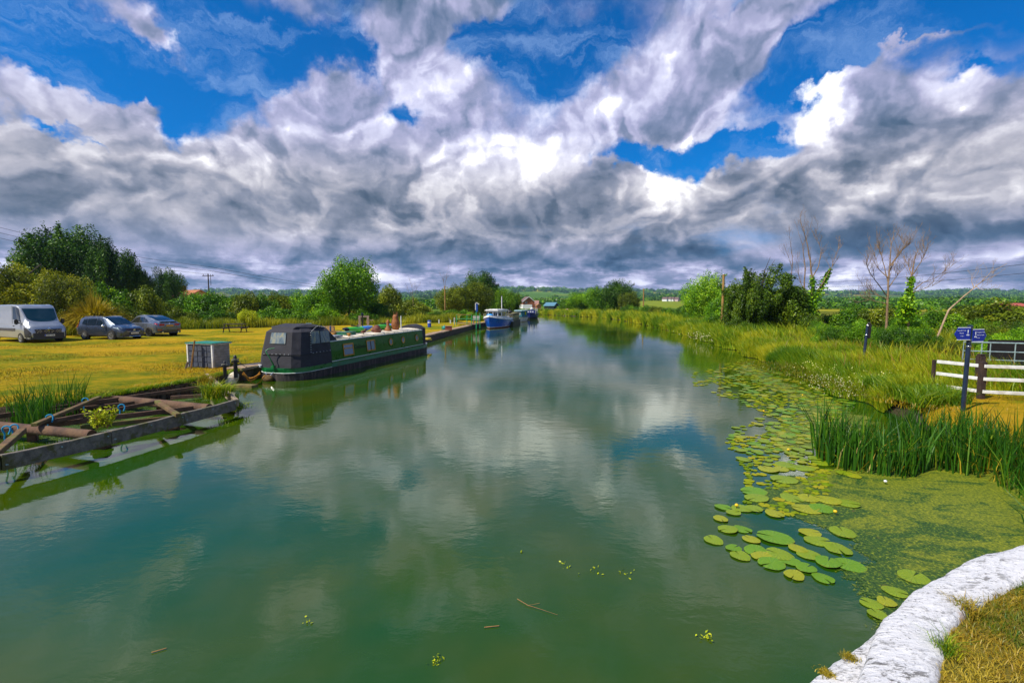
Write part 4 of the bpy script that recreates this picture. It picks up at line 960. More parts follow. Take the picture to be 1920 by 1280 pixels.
for y in (7.3, 8.68, 10.4):
    M_ = rotm((sx(.97) + .012, y, .98), 0, R(90 - 5), 0)
    t = MB(); t.lathe([(.13, 0), (.13, .02), (.185, .025), (.19, 0)], 22, M=M_); f = t.build("porthole", BRASS, nb, 40)
    t = MB(); t.lathe([(.132, .004), (.132, .012)], 22, M=M_); t.build("pane", GLASSC, f)
NAMEM = pmat("boat_lettering", (.001, .004, .001), .5)
text("name_lettering", "Godwin", .31, NAMEM, nb, Matrix.Translation((-.062, 4.40, .98)) @ Matrix.Rotation(R(90), 4, 'Z') @ Matrix.Rotation(R(86), 4, 'X'))
# canvas stern cover
m = MB(); cs = MB()
b0 = [(.0, 2.15), (.0, .78), (-.10, .30), (-.36, .08), (-1.70, .08), (-1.96, .30), (-2.06, .78), (-2.06, 2.15)]
zsec = [(.50, 0, 0), (1.02, .035, .06), (1.86, .14, .26), (1.98, .30, .42)]
rings = []
for (z, ix_, iy_) in zsec:
    rings.append([(-1.03 + (x + 1.03) * (1 - ix_ / 1.03), y + (iy_ if y < .5 else (iy_ * .7 if y < 1 else 0)), z + (.0 if y > .6 else 0)) for x, y in b0])
# hump along the ridge: middle hoop higher
rings2 = []
for r_ in rings: rings2 += r_
m.v = rings2; n = 8
for k in range(3):
    for i in range(n - 1): m.f.append((k * n + i, k * n + i + 1, (k + 1) * n + i + 1, (k + 1) * n + i)); m.m.append(0)
b = len(m.v); R0, RT = 3 * n, [(-.45, .55, 2.06), (-.45, 1.35, 2.16), (-.45, 2.15, 2.04), (-1.6, .55, 2.06), (-1.6, 1.35, 2.16), (-1.6, 2.15, 2.04)]
hoopL = (-.20, 1.40, 2.06); hoopR = (-1.86, 1.40, 2.06)
m.v += RT + [hoopL, hoopR]
A = lambda i: R0 + i
m.f += [(A(3), A(4), b + 3, b + 0), (A(1), A(2), A(3), b + 0), (A(1), b + 0, b + 1, b + 6), (A(0), A(1), b + 6), (A(0), b + 6, b + 1, b + 2), (b + 0, b + 3, b + 4, b + 1), (b + 1, b + 4, b + 5, b + 2), (A(4), A(5), A(6), b + 3), (A(6), b + 7, b + 4, b + 3), (A(6), A(7), b + 7), (A(7), b + 5, b + 4, b + 7)]
m.m += [0] * 11
# cut window openings in the stern and side by building the cover as panels: openings carry clear vinyl
cov = m
# sloping fore panel down to the roof
b = len(cov.v); cov.v += [(-.30, 2.15, 1.98), (-.45, 2.15, 2.04), (-1.6, 2.15, 2.04), (-1.76, 2.15, 1.98), (-1.90, 2.75, 1.42), (-1.5, 2.8, 1.50), (-.55, 2.8, 1.50), (-.16, 2.75, 1.42), (-.14, 2.15, 1.40), (-1.92, 2.15, 1.40)]
cov.f += [(b, b + 1, b + 6, b + 7), (b + 1, b + 2, b + 5, b + 6), (b + 2, b + 3, b + 4, b + 5), (b, b + 7, b + 8), (b + 3, b + 9, b + 4)]; cov.m += [0] * 5
co = cov.build("canvas_cover", CANVAS, nb)
sm = co.modifiers.new("wrinkle_cuts", 'SUBSURF'); sm.subdivision_type = 'SIMPLE'; sm.levels = 3; sm.render_levels = 3
tx = bpy.data.textures.new("canvas_folds", 'CLOUDS'); tx.noise_scale = .35; dm = co.modifiers.new("folds", 'DISPLACE'); dm.texture = tx; dm.strength = .03; dm.mid_level = .5
def quadpanel(name, pts, mat, parent, off=.03):
    p = [Vector(a) for a in pts]; nn = (p[1] - p[0]).cross(p[3] - p[0]).normalized(); cen = sum(p, Vector()) / 4 - Vector((-1.03, 1.1, 1.4))
    if nn.dot(cen) < 0: nn = -nn
    p = [a + nn * off for a in p]
    t = MB(); t.add(p + [a - nn * .008 for a in p], [(0, 1, 2, 3), (0, 4, 5, 1), (1, 5, 6, 2), (2, 6, 7, 3), (3, 7, 4, 0)]); return t.build(name, mat, parent)
PANE1 = glassm("vinyl_window_reflecting", (.34, .34, .22), .25)
def paneM():
    m, nt = newmat("cover_window_vinyl"); g = G(nt); tc = g.n('ShaderNodeTexCoord').outputs['Object']
    nz = g.noise(g.mapping(tc, scale=(2.5, 2.5, 1)), 2.2, 4, .6, 1.2).outputs['Fac']
    c = g.ramp(nz, [(.35, (.09, .13, .16)), (.5, (.17, .21, .23)), (.62, (.30, .29, .19))])
    p = g.n('ShaderNodeBsdfPrincipled', ins={'Base Color': c, 'Roughness': .15}); g.out(p.outputs[0]); return m
PV = paneM()
def lerp3(a, b, t): return tuple(a[i] + (b[i] - a[i]) * t for i in range(3))
def on_panel(i, s0, s1, t0, t1, k=1):
    """patch on cover wall between ring k and k+1, segment i"""
    A_, B_, C_, D_ = rings[k][i], rings[k][i + 1], rings[k + 1][i + 1], rings[k + 1][i]
    f = lambda s, t: lerp3(lerp3(A_, B_, s), lerp3(D_, C_, s), t)
    return [f(s0, t0), f(s1, t0), f(s1, t1), f(s0, t1)]
quadpanel("stern_window", on_panel(3, .22, .80, .47, .97), PV, nb)
quadpanel("side_window", on_panel(0, .55, .97, .42, 1.0), PV, nb, .03)
quadpanel("side_window", on_panel(0, .02, .50, .42, .98), PV, nb, .03)
m = MB()   # press studs
def studs(p0, p1, k, off): 
    for i in range(k):
        p = lerp3(p0, p1, (i + .5) / k); m.ball((p[0] + off[0], p[1] + off[1], p[2]), .016, 1)
studs(rings[1][3], rings[1][4], 7, (0, -.035, 0)); studs(rings[1][1], rings[1][0], 6, (.035, 0)); studs(rings[1][1], rings[2][1], 9, (.04, -.02)); studs(rings[2][1], hoopL, 6, (.06, 0)); studs(hoopL, (-.24, 2.15, 1.98), 6, (.06, 0)); 
m.build("press_studs", WHITEP, nb)
m = MB()   # seams
for a, bb in ((rings[1][3], rings[1][4]), (rings[1][3], rings[1][2]), (rings[1][2], rings[1][1]), (rings[1][1], rings[1][0])): m.tube([Vector(a) + Vector((.02, -.02, -.02)), Vector(bb) + Vector((.02, -.02, -.02))], .014, 5)
m.build("cover_seam", BLACKP, nb)
# tiller
m = MB(); m.tube([(-1.05, -.04, .52), (-1.05, -.05, .66), (-1.08, -.10, .78), (-1.14, -.16, .98), (-1.22, -.18, 1.10), (-1.26, -.16, 1.18), (-1.18, -.10, 1.24), (-.98, -.02, 1.27)], [.035, .03, .024, .022, .022, .022, .022, .018], 8)
m.box((-1.05, -.05, .56), (.12, .12, .08)); m.build("tiller", MIDGP, nb, 50)
m = MB(); m.tube([(-1.75, .06, .5), (-1.75, .06, .60)], .04, 8); m.tube([(-1.82, .06, .585), (-1.68, .06, .585)], .02, 6); m.build("mooring_stud", WHITEP, nb, 40)
m = MB(); m.ball((0, 0, 0), (.24, .14, .15), 3, jit=.03)
fd = m.build("rope_fender", pmat("coir_rope", (.14, .08, .025), .95, var=.5, vscale=20, bump=1.5, bscale=60), None, 60); fd.parent = nb; fd.location = (-1.28, -.10, .10); reg(fd)
m = MB(); m.tube([(-1.35, -.09, .18), (-1.42, -.02, .34)], .01, 5); m.tube([(-1.2, -.11, .18), (-1.08, -.02, .34)], .01, 5); m.build("fender_chain", CHROME, nb)
# bow cratch cover
m = MB(); m.prism([(-1.65, 1.45), (-1.4, 1.62), (-1.03, 1.72), (-.66, 1.62), (-.41, 1.45), (-.40, .52), (-1.66, .52)], 0, 1.1, M=Matrix.Translation((0, CY1 + 1.13, 0)) @ Matrix.Rotation(R(90), 4, 'X')); m.build("bow_cover", CANVAS, nb)
# roof fittings
m = MB(); m.box((-.75, 2.98 + .25, 1.53), (.75, .62, .07), bev=.015); m.build("roof_hatch", pmat("hatch_grey", (.30, .32, .36), .5, metal=.2), nb)
m = MB(); m.lathe([(.06, 0), (.06, .08), (.11, .10), (.10, .13), (.02, .15)], 14, M=Matrix.Translation((-.5, 4.2, 1.47))); m.build("roof_vent", BRASS, nb, 40)
m = MB(); m.lathe([(.06, 0), (.06, .08), (.11, .10), (.10, .13), (.02, .15)], 14, M=Matrix.Translation((-1.2, 4.0, 1.49))); m.build("roof_vent", BRASS, nb, 40)
NBM = Matrix.Translation((S0.x, S0.y, 0)) @ Matrix.Rotation(BANG, 4, 'Z')
def onroof(x, y, z=1.49): return NBM @ Vector((x, y, z))
# things on the roof
LIMEP = pmat("lime_plastic", (.05, .52, .01), .35, var=.12, coat=.3); BLUEP = pmat("blue_plastic", (.004, .20, .60), .35, var=.12, coat=.3); NAVY = pmat("navy_plastic", (.006, .012, .04), .4)
def kayak(label, y0, L, x):
    o = thing("kayak", label, "kayak", onroof(x, y0 + L / 2), BANG, "kayaks on the narrowboat roof")
    def seg(a, b, mat, nm):
        m = MB(); pr = []; k = 10
        for i in range(k + 1):
            t = a + (b - a) * i / k; r = .26 * math.sin(math.pi * min(max(t, .02), .98)) ** .45; pr.append((t, r))
        vs = []; n = 16
        for t, r in pr:
            for j in range(n): an = 2 * math.pi * j / n; vs.append((r * math.cos(an), (t - .5) * L, .17 + r * .62 * math.sin(an) + .10 * abs(t - .5) ** 2 * 4))
        fs = [(i * n + j, i * n + (j + 1) % n, (i + 1) * n + (j + 1) % n, (i + 1) * n + j) for i in range(k) for j in range(n)] + [tuple(range(n)), tuple(k * n + j for j in range(n))[::-1]]
        m.add(vs, fs); m.build(nm, mat, o, 50)
    seg(0, .10, NAVY, "stern_end"); seg(.1, .56, LIMEP, "hull"); seg(.56, 1, BLUEP, "bow_half")
    m = MB(); m.tube([(.0, -.25 * L, .40), (.12, -.1 * L, .35), (.0, .0, .40)], .03, 6); m.build("seat_strap", NAVY, o)
kayak("lime and blue kayak on the narrowboat roof, nearer the stern", 4.9, 2.55, -1.25)
kayak("lime and blue kayak on the narrowboat roof, nearer the bow", 7.9, 2.35, -1.3)
CARV = pmat("carved_orange_wood", (.27, .09, .02), .65, var=.35, vscale=9, bump=.8, bscale=25); CARD = pmat("carved_red_wood", (.16, .05, .025), .7, var=.4, vscale=9, bump=.8, bscale=25)
def carving(label, x, y, prof, mat, extra=None, cat="wood carving"):
    o = thing("wood_carving", label, cat, onroof(x, y, 1.475), BANG)
    m = MB(); m.lathe([(.22, 0), (.21, .04)], 14); m.build("plinth", CARD, o, 40)
    m = MB(); m.lathe(prof, 14)
    if extra: extra(m)
    m.build("body", mat, o, 60)
carving("tall plain turned orange wooden carving standing on the narrowboat roof", -.85, 9.35, [(.17, .04), (.22, .16), (.24, .34), (.21, .52), (.15, .66), (.165, .76), (.12, .86), (.03, .9)], CARV, lambda m: [m.tube([(.06 * math.cos(a), .06 * math.sin(a), .82), (.14 * math.cos(a), .14 * math.sin(a), 1.04)], [.022, .006], 5) for a in (0.3, 1.6, 2.9, 4.2, 5.5)])
carving("slim orange wooden carving leaning up on the narrowboat roof", -.75, 8.3, [(.19, .04), (.17, .15), (.10, .22), (.07, .36), (.09, .50), (.075, .58), (.02, .62)], CARV)
carving("squat reddish wooden carving on the narrowboat roof", -.7, 7.0, [(.20, .04), (.24, .14), (.20, .26), (.12, .34), (.03, .38)], CARD, lambda m: [m.ball((.18 * math.cos(a), .2 * math.sin(a), .12), (.12, .10, .09), 2, jit=.15) for a in (0, 2, 4)])
o = thing("duck_ornament", "small brown duck-shaped ornament on the narrowboat roof", "ornament", onroof(-.55, 5.5, 1.46), BANG)
m = MB(); m.ball((0, 0, .14), (.08, .20, .07), 2); m.ball((0, .2, .24), (.05, .06, .05), 2); m.tube([(0, .14, .16), (0, .19, .24)], .03, 6); m.tube([(0, .25, .235), (0, .31, .225)], [.02, .005], 5); m.build("body", CARD, o, 60)
m = MB(); m.tube([(0, 0, .0), (0, 0, .1)], .012, 6); m.box((0, 0, .012), (.10, .2, .02)); m.build("stand", BLACKP, o)
o = thing("storage_crate", "flat dark green box with pale lid on the narrowboat roof", "box", onroof(-1.0, 4.75, 1.48), BANG)
m = MB(); m.box((0, 0, .07), (.55, .8, .13), bev=.02); m.build("body", TEALP, o); m = MB(); m.box((0, 0, .15), (.58, .84, .03), bev=.01); m.build("lid", pmat("grey_green_lid", (.10, .22, .16), .5), o)
o = thing("potted_plant", "small spiky yellow-green plant in a green trough on the narrowboat roof", "plant", onroof(-1.45, 3.35, 1.48), BANG)
m = MB(); m.prism([(-.15, -.3), (.15, -.3), (.15, .3), (-.15, .3)], 0, .16); m.build("trough", MIDGP, o)
rgp = np.random.default_rng(3); n = 90; blades(np.stack([rgp.uniform(-.12, .12, n), rgp.uniform(-.28, .28, n), np.full(n, .15)], 1), rgp.uniform(.15, .34, n), np.full(n, .03), rgp.uniform(.2, .9, n), rgp, mat=LM['lime'], name="leaves", parent=o)
o = thing("boat_pole", "thin white pole standing up at the front of the narrowboat roof", "pole", onroof(-.9, 10.1, 1.49), BANG)
m = MB(); m.tube([(0, 0, 0), (0, 0, .78)], .028, 8); m.lathe([(.06, 0), (.06, .03)], 10); m.build("shaft", WHITEP, o, 40)

# ---------------------------------------------------------------- other boats
def yacht_hull(name, L, B, zbow, zmid, mats, parent, wl=.12, bands=True, transom=.85, below=-.2):
    """hull, bow at y=0 pointing to -y (towards the camera), stern at y=L"""
    m = MB(); ns = 15; rings = []
    zs = [(below, .55), (-.02, .72), (wl, .80), (wl + .09, .83), (.5, .93), (.8, .98), (1.0, 1.0)]
    for i in range(ns):
        t = i / (ns - 1); y = L * t ** 1.35
        w_ = B / 2 * min(1, (1 - (1 - min(t / .62, 1)) ** 2.3)) * (1 - (1 - transom) * max(0, (t - .7) / .3))
        top = zmid + (zbow - zmid) * (1 - min(t / .75, 1)) ** 1.8
        r_ = []
        for j, (zf, wf) in enumerate(zs):
            z = zf if j < 4 else wl + .09 + (top - wl - .09) * (zf - .0) ** 1.0 * (1 if j == 6 else 1)
            fl = wf if t > .5 else wf * (.62 + .38 * t / .5) if j < 5 else (wf if j == 6 else wf * (.85 + .15 * min(t / .5, 1)))
            rake = (1 - zf) * .16 * (1 - t) if j >= 4 else (.17 + .10 * (1 - j / 3.)) * (1 - t)
            r_.append((w_ * fl, y + rake * zbow, z))
        rings.append(r_)
    nz = len(zs); n = 2 * nz
    for r_ in rings: m.v += r_ + [(-x, y, z) for x, y, z in r_[::-1]]
    bandm = [2, 2, 1, 0, 0, 0]
    for i in range(ns - 1):
        for j in range(n - 1):
            jj_ = j if j < nz - 1 else (n - 2 - j)
            if j == nz - 1: mt = 3
            else: mt = bandm[jj_] if bands else 0
            m.f.append((i * n + j, i * n + j + 1, (i + 1) * n + j + 1, (i + 1) * n + j)); m.m.append(mt)
    m.f.append(tuple((ns - 1) * n + j for j in range(n))[::-1]); m.m.append(0)
    h = m.build(name, mats, parent, 40)
    # gunwale
    g_ = MB(); P1 = [Vector(r_[-1]) for r_ in rings]; g_.tube([p + Vector((0, 0, .02)) for p in P1], .05, 8, 0); g_.tube([Vector((-p.x, p.y, p.z + .02)) for p in P1], .05, 8, 0)
    return h, g_, rings
HBLUE = pmat("hull_blue", (.006, .11, .54), .3, var=.12, coat=.5, vscale=1.5); ANTIF = pmat("antifoul_red", (.22, .035, .015), .7); DECKG = pmat("deck_grey", (.35, .35, .34), .7)
bp = onz(917, 616.5, 0)
bb = thing("river_cruiser", "bright blue hulled cruiser with white wheelhouse moored facing the camera", "boat", (bp.x, bp.y, 0), R(-11))
h, g_, rg_ = yacht_hull("hull", 9.5, 3.0, 1.42, .98, [HBLUE, WHITEP, ANTIF, DECKG], bb)
g_.build("gunwale", WHITEP, bb, 50)
m = MB()   # white bulwark above the sheer line
for s in (1, -1):
    P1 = [Vector((r_[-1][0] * s, r_[-1][1], r_[-1][2] + .03)) for r_ in rg_]
    for i in range(len(P1) - 1): m.add([P1[i], P1[i + 1], P1[i + 1] + Vector((-.05 * s, .02, .20)), P1[i] + Vector((-.05 * s, .06, .20))], [(0, 1, 2, 3)])
m.build("bulwark", WHITEP, bb)
m = MB(); wp = [(-.98, 2.5), (-1.05, 5.6), (1.05, 5.6), (.98, 2.5), (.6, 2.05), (-.6, 2.05)]
m.prism(wp, 1.0, 2.12); wh = m.build("wheelhouse", WHITEP, bb)
m = MB(); rp_ = [(-1.15, 2.4), (-1.2, 5.9), (1.2, 5.9), (1.15, 2.4), (.7, 1.8), (-.7, 1.8)]
m.prism(rp_, 2.13, 2.20); m.prism([(x * .9, 4 + (y - 4) * .93) for x, y in rp_], 2.20, 2.28); m.prism([(x * .6, 4 + (y - 4) * .7) for x, y in rp_], 2.28, 2.33); m.build("roof", WHITEP, bb)
for (x, y, w_, d_, rz) in ((-.31, 2.04, .44, .02, 0), (.31, 2.04, .44, .02, 0), (.80, 2.27, .40, .02, R(50)), (-.80, 2.27, .40, .02, R(-50)), (1.02, 3.2, .6, .02, R(90)), (1.03, 4.1, .7, .02, R(90)), (1.045, 5.0, .6, .02, R(90)), (-1.02, 3.2, .6, .02, R(90)), (-1.03, 4.2, .7, .02, R(90))):
    m = MB(); m.box((x, y, 1.72), (w_, .04, .44), rz=rz); m.build("window", GLASS, bb)
m = MB(); m.tube([(.38, 5.4, 2.2), (.38, 5.4, 4.0)], .05, 8); m.lathe([(.06, 0), (.06, .12)], 8, m=1, M=Matrix.Translation((.38, 5.4, 3.98))); m.build("mast", [WHITEP, NAVY], bb, 40)
m = MB(); m.ball((0, .55, 1.62), (.42, .38, .17), 3, jit=.05); m.box((-.1, .7, 1.5), (.5, .3, .25), bev=.06); m.build("anchor_cover", pmat("sky_blue_cover", (.02, .30, .72), .6, var=.2, bump=.5), bb, 60)
m = MB()
for s in (-1, 1):
    prev = None
    for i in (2, 4, 6, 8, 10, 12):
        p = Vector(rg_[i][-1]); p.x *= s; a = p + Vector((0, 0, .2)); b_ = p + Vector((-.04 * s, 0, .62)); m.tube([a, b_], .015, 5)
        if prev: m.tube([prev, b_], .014, 5)
        prev = b_
m.build("guard_rail", CHROME, bb)
m = MB(); m.prism([(-1.0, 5.9), (-.95, 9), (.95, 9), (1.0, 5.9)], .98, 1.35); m.build("aft_cabin", WHITEP, bb)
m = MB(); m.ball((1.42, 7.4, .62), (.13, .13, .24), 2); m.build("side_fender", WHITEP, bb, 60)
# olive-brown barge behind it
p = onz(950, 612, 0)
ob = thing("olive_narrowboat", "dull olive narrowboat with small windows moored behind the blue cruiser", "narrowboat", (p.x + .85, p.y + .3, 0), R(-6.0))
OLV = pmat("olive_paint", (.10, .085, .02), .6, var=.25, dirt=(.05, .035, .015), dirt_amt=.7)
m = MB(); m.prism([(0, 0), (0, 11), (-.9, 12.5), (-1.1, 12.5), (-2, 11), (-2, 0)], -.2, .62, m=0); m.build("hull", [pmat("dark_olive_hull", (.035, .035, .012), .7, var=.4)], ob)
m = MB(); m.prism([(-.1, .9), (-.1, 10), (-1.9, 10), (-1.9, .9)], .62, 1.62); m.build("cabin", OLV, ob)
for k in range(5):
    m = MB(); m.box((-.09, 1.7 + k * 1.7, 1.2), (.05, .9, .4)); m.build("window", pmat("pale_window", (.35, .32, .18), .4), ob)
m = MB(); m.prism([(-.02, .8), (-.02, 10.1), (-1.98, 10.1), (-1.98, .8)], 1.62, 1.70); m.build("roof", pmat("olive_roof", (.16, .14, .06), .8, var=.3), ob)
m = MB(); m.tube([(-.8, 3, 1.7), (-.8, 3, 2.25)], .06, 8); m.lathe([(.1, 0), (.1, .12), (.02, .18)], 10, M=Matrix.Translation((-.8, 3, 2.25))); m.build("chimney", BLACKP, ob, 40)
m = MB(); m.box((-1.2, 1.2, 1.85), (.7, .8, .3)); m.ball((-.6, 1.8, 1.9), (.3, .4, .22), 2, jit=.2); m.build("roof_clutter", BLACKP, ob)
# white and teal cabin cruiser
p = onz(972, 604, 0)
cc = thing("cabin_cruiser", "small white cabin cruiser with teal canvas canopy behind the olive boat", "boat", (p.x, p.y, 0), R(-7))
h, g_, r2 = yacht_hull("hull", 6.5, 2.3, .85, .75, [WHITEP, WHITEP, pmat("cream_boot", (.55, .45, .28), .6), DECKG], cc, transom=.9); g_.build("gunwale", pmat("cruiser_rail", (.10, .12, .13), .5), cc)
TEALC = pmat("teal_canvas", (.02, .16, .20), .8, var=.2)
m = MB(); m.prism([(-.75, 1.4), (-.95, 5.6), (.95, 5.6), (.75, 1.4), (.45, .9), (-.45, .9)], .75, 1.80); m.build("canopy", TEALC, cc)
m = MB(); m.prism([(-.85, 1.2), (-1.05, 5.8), (1.05, 5.8), (.85, 1.2), (.5, .7), (-.5, .7)], 1.80, 1.92); m.build("roof", pmat("pale_blue_roof", (.36, .55, .60), .5), cc)
m = MB(); m.box((-.1, .88, 1.4), (.8, .05, .5)); m.build("windscreen", pmat("pale_screen", (.30, .33, .30), .3), cc)
m = MB(); m.box((.86, 3, 1.4), (.05, 1.6, .5), rz=R(-3)); m.build("side_window", GLASS, cc)
# dark blue boat furthest
p = onz(993, 598.5, 0)
db = thing("blue_barge", "dark blue barge with white rails, furthest of the moored boats", "boat", (p.x, p.y, 0), R(-8))
NAVYH = pmat("navy_hull", (.006, .018, .16), .4, var=.2)
h, g_, r3 = yacht_hull("hull", 9, 2.5, 1.25, 1.0, [NAVYH, NAVYH, pmat("black_bottom", (.008, .008, .014), .6), DECKG], db, wl=.38); g_.build("gunwale", NAVYH, db)
m = MB(); m.prism([(-.85, 1.8), (-.85, 7), (.85, 7), (.85, 1.8)], 1.0, 1.75); m.build("cabin", NAVYH, db)
for x in (-.45, .0, .45):
    m = MB(); m.box((x, 1.79, 1.45), (.3, .04, .3)); m.build("window", pmat("pale_pane", (.45, .47, .50), .3), db)
m = MB()
for s in (-1, 1):
    for k in range(5): m.tube([(s * 1.0, 1.5 + k * 1.2, 1.0), (s * 1.0, 1.5 + k * 1.2, 2.1)], .025, 5)
    m.tube([(s * 1.0, 1.5, 2.1), (s * 1.0, 6.3, 2.1)], .03, 5)
m.tube([(-1.0, 1.5, 2.1), (1.0, 1.5, 2.1)], .03, 5); m.build("rail", WHITEP, db)
m = MB(); m.ball((.15, 2.6, 2.0), .32, 2); m.tube([(.15, 2.6, 1.7), (.15, 2.6, 1.8)], .08, 8); m.build("radar_dome", WHITEP, db, 60)
# ---------------------------------------------------------------- derelict timber frame, left
def beam(mb, a, b, w, h, m=0, roll=0.):
    a = Vector(a); b = Vector(b); d_ = (b - a); L = d_.length; x = d_.normalized(); y = Vector((0, 0, 1)).cross(x).normalized(); z = x.cross(y)
    Mx = Matrix((x, y, z)).transposed().to_4x4(); Mx.translation = (a + b) / 2
    bm = bmesh.new(); bmesh.ops.create_cube(bm, size=1)
    seg = max(int(L / .35), 2)
    for v_ in bm.verts: v_.co = (v_.co.x * L, v_.co.y * w, v_.co.z * h)
    ed = [e for e in bm.edges if abs(e.verts[0].co.x - e.verts[1].co.x) > L * .5]
    bmesh.ops.subdivide_edges(bm, edges=ed, cuts=seg, use_grid_fill=True)
    for v_ in bm.verts:
        v_.co += Vector((0, mn.noise(Vector((v_.co.x * 2, v_.co.y * 9, 3))) * w * .10, mn.noise(Vector((v_.co.x * 2, v_.co.z * 9, 7))) * h * .07))
    bmesh.ops.bevel(bm, geom=[e for e in bm.edges if e.calc_face_angle(0) > .8], offset=.008, segments=1, affect='EDGES')
    return mb.bm(bm, m, Mx)
fr = thing("timber_staging", "derelict weathered wooden fender frame standing in the water on the left", "timber frame", (-9.0, 10.5, 0))
FO = Vector((-9.0, 10.5, 0)); lo3 = lambda v: Vector(v) - FO
ZB = .46
def bz(px, py, z=ZB): return lo3(onz(px, py, z))
# outer board: three lengths
J = [onz(-330, 905, ZB), onz(0, 853, ZB), onz(206, 808, ZB), onz(343, 774, ZB), onz(441, 749, ZB)]
for k in range(4):
    a, b_ = lo3(J[k]), lo3(J[k + 1]); dd = (b_ - a).normalized() * .004
    m = MB(); beam(m, a + dd + Vector((0, 0, -.135)), b_ - dd + Vector((0, 0, -.135)), .085, .27); bo = m.build("outer_board", WOODW, fr)
    nrm = Vector((dd.y, -dd.x, 0)).normalized()
    m = MB()
    for t in (.03, .035, .96, .5):
        for zz in ((-.08,), (-.17,))[int(t * 100) % 2]:
            c = a.lerp(b_, t) + nrm * .045 + Vector((0, 0, zz)); m.tube([c, c + nrm * .018], .014, 8)
    m.build("bolt", GALV, bo)
m = MB(); beam(m, lo3(J[4]) + Vector((0, .06, -.10)), lo3(onz(388, 700, .48)) + Vector((0, 0, -.10)), .10, .20); m.build("end_board", pmat("bleached_timber", (.40, .30, .20), .9, var=.3, bump=.8, vscale=4, dirt=(.12, .10, .03)), fr)
def log(p0, p1, r, z=.42, mat=WOODR, nm="log"):
    a, b_ = lo3(onz(*p0, z)), lo3(onz(*p1, z)); m = MB(); P = [a.lerp(b_, i / 6) + Vector((0, 0, -r + mn.noise(Vector((i, r * 9, 2))) * .02)) for i in range(7)]
    m.tube(P, [r * (1 + mn.noise(Vector((i * 1.3, 4, r))) * .12) for i in range(7)], 12); m.build(nm, mat, fr, 50)
log((183, 738), (392, 757), .11); log((-60, 785), (172, 806), .10); 
def rail(p0, p1, w=.07, h=.12, z=.42, mat=WOODR, nm="cross_rail"):
    m = MB(); beam(m, lo3(onz(*p0, z)) + Vector((0, 0, -h / 2)), lo3(onz(*p1, z)) + Vector((0, 0, -h / 2)), w, h); m.build(nm, mat, fr)
MOSSY = pmat("mossy_timber", (.15, .085, .035), .9, var=.4, bump=1, vscale=4, dirt=(.13, .13, .02), dirt_amt=.8)
rail((-40, 781), (388, 721), .06, .11, z=.40); rail((66, 791), (296, 750), .06, .09, z=.47); rail((76, 793), (384, 758), .06, .12, z=.36); rail((0, 777), (268, 750), .05, .08, z=.34)
rail((64, 793), (186, 742), .11, .07, z=.52, mat=MOSSY, nm="brace"); rail((294, 750), (334, 775), .10, .08, z=.52, mat=MOSSY, nm="brace"); rail((-10, 846), (42, 802), .12, .10, z=.50, mat=MOSSY, nm="brace")
rail((150, 797), (330, 778), .05, .10, z=.22, mat=MOSSY); rail((320, 742), (388, 738), .06, .10, z=.35)
rail((-60, 808), (24, 801), .05, .08, z=.46)
for px, py in ((-220, 894), (193, 822), (326, 790), (432, 757)):
    c = lo3(onz(px, py, .22)); m = MB(); m.box((c.x - .12, c.y + .10, -.25), (.26, .22, .90), rz=.35, bev=.02); m.box((c.x - .12, c.y + .10, .08), (.30, .26, .05), rz=.35); m.build("support_post", WOODR, fr)
for px, py in ((60, 800), (184, 748), (300, 755)):
    c = lo3(onz(px, py, .30)); m = MB(); m.box((c.x, c.y, -.2), (.16, .16, .9), rz=.5, bev=.015); m.build("inner_post", WOODR, fr)
ROPEB = pmat("blue_rope", (.01, .28, .50), .8, var=.2, bump=.5, bscale=90)
for k, (px, py, lab) in enumerate(((160, 752, "blue rope loop tied round the moss-covered brace"), (228, 764, "blue rope loop hung over the middle thin rail"), (93, 784, "blue rope loop at the foot of the moss-covered brace"), (12, 806, "leftmost of the two blue rope loops at the frame's near corner"), (27, 803, "right one of the two blue rope loops at the frame's near corner"))):
    c = onz(px, py, .50); m = MB(); pts = [(.07 * math.cos(t), .02 * math.sin(2 * t), .03 + .10 * math.sin(t)) for t in np.linspace(-.6, math.pi + .6, 12)] 
    m.tube(pts, .015, 7); m.tube([pts[-1], (-.07, .02, -.15), (-.05, .02, -.22)], .013, 6); o = m.build("rope_loop", ROPEB, None, 60); o.location = c - Vector((0, 0, .05)); tag(o, lab, "rope")
# plants growing on the frame
def tuft(name, label, c, n, h0, h1, rad, w, mat, lean=(.3, 1.2), cat="plant", seed=1):
    r_ = np.random.default_rng(seed); P = np.stack([c[0] + r_.normal(0, rad, n), c[1] + r_.normal(0, rad, n), np.full(n, c[2])], 1)
    o = blades(P, r_.uniform(h0, h1, n), np.full(n, w) * r_.uniform(.6, 1.2, n), r_.uniform(*lean, n), r_, mat=mat, name=name, tint=r_.uniform(.1, 1, n), curve=.9); return tag(o, label, cat)
c = onz(404, 745, .42); tuft("sedge_tuft", "bright green grass tuft sprawling over the far end of the wooden frame", c, 560, .25, .62, .13, .018, GR['bank'], (.5, 1.3), seed=4)
c = onz(428, 735, .40); tuft("sedge_tuft", "thin green tuft at the tip of the bleached end board", c, 160, .15, .35, .08, .014, GR['bank'], seed=6)
c = onz(438, 768, .12); tuft("sedge_tuft", "drooping green and brown tuft under the frame's outer corner", c, 380, .12, .32, .14, .016, GR['bank'], (.8, 1.8), seed=5)
c = onz(392, 722, .36); tuft("dry_stalks", "orange dry stalks growing at the far corner of the frame", c, 200, .2, .6, .12, .014, GR['plume'], seed=7)
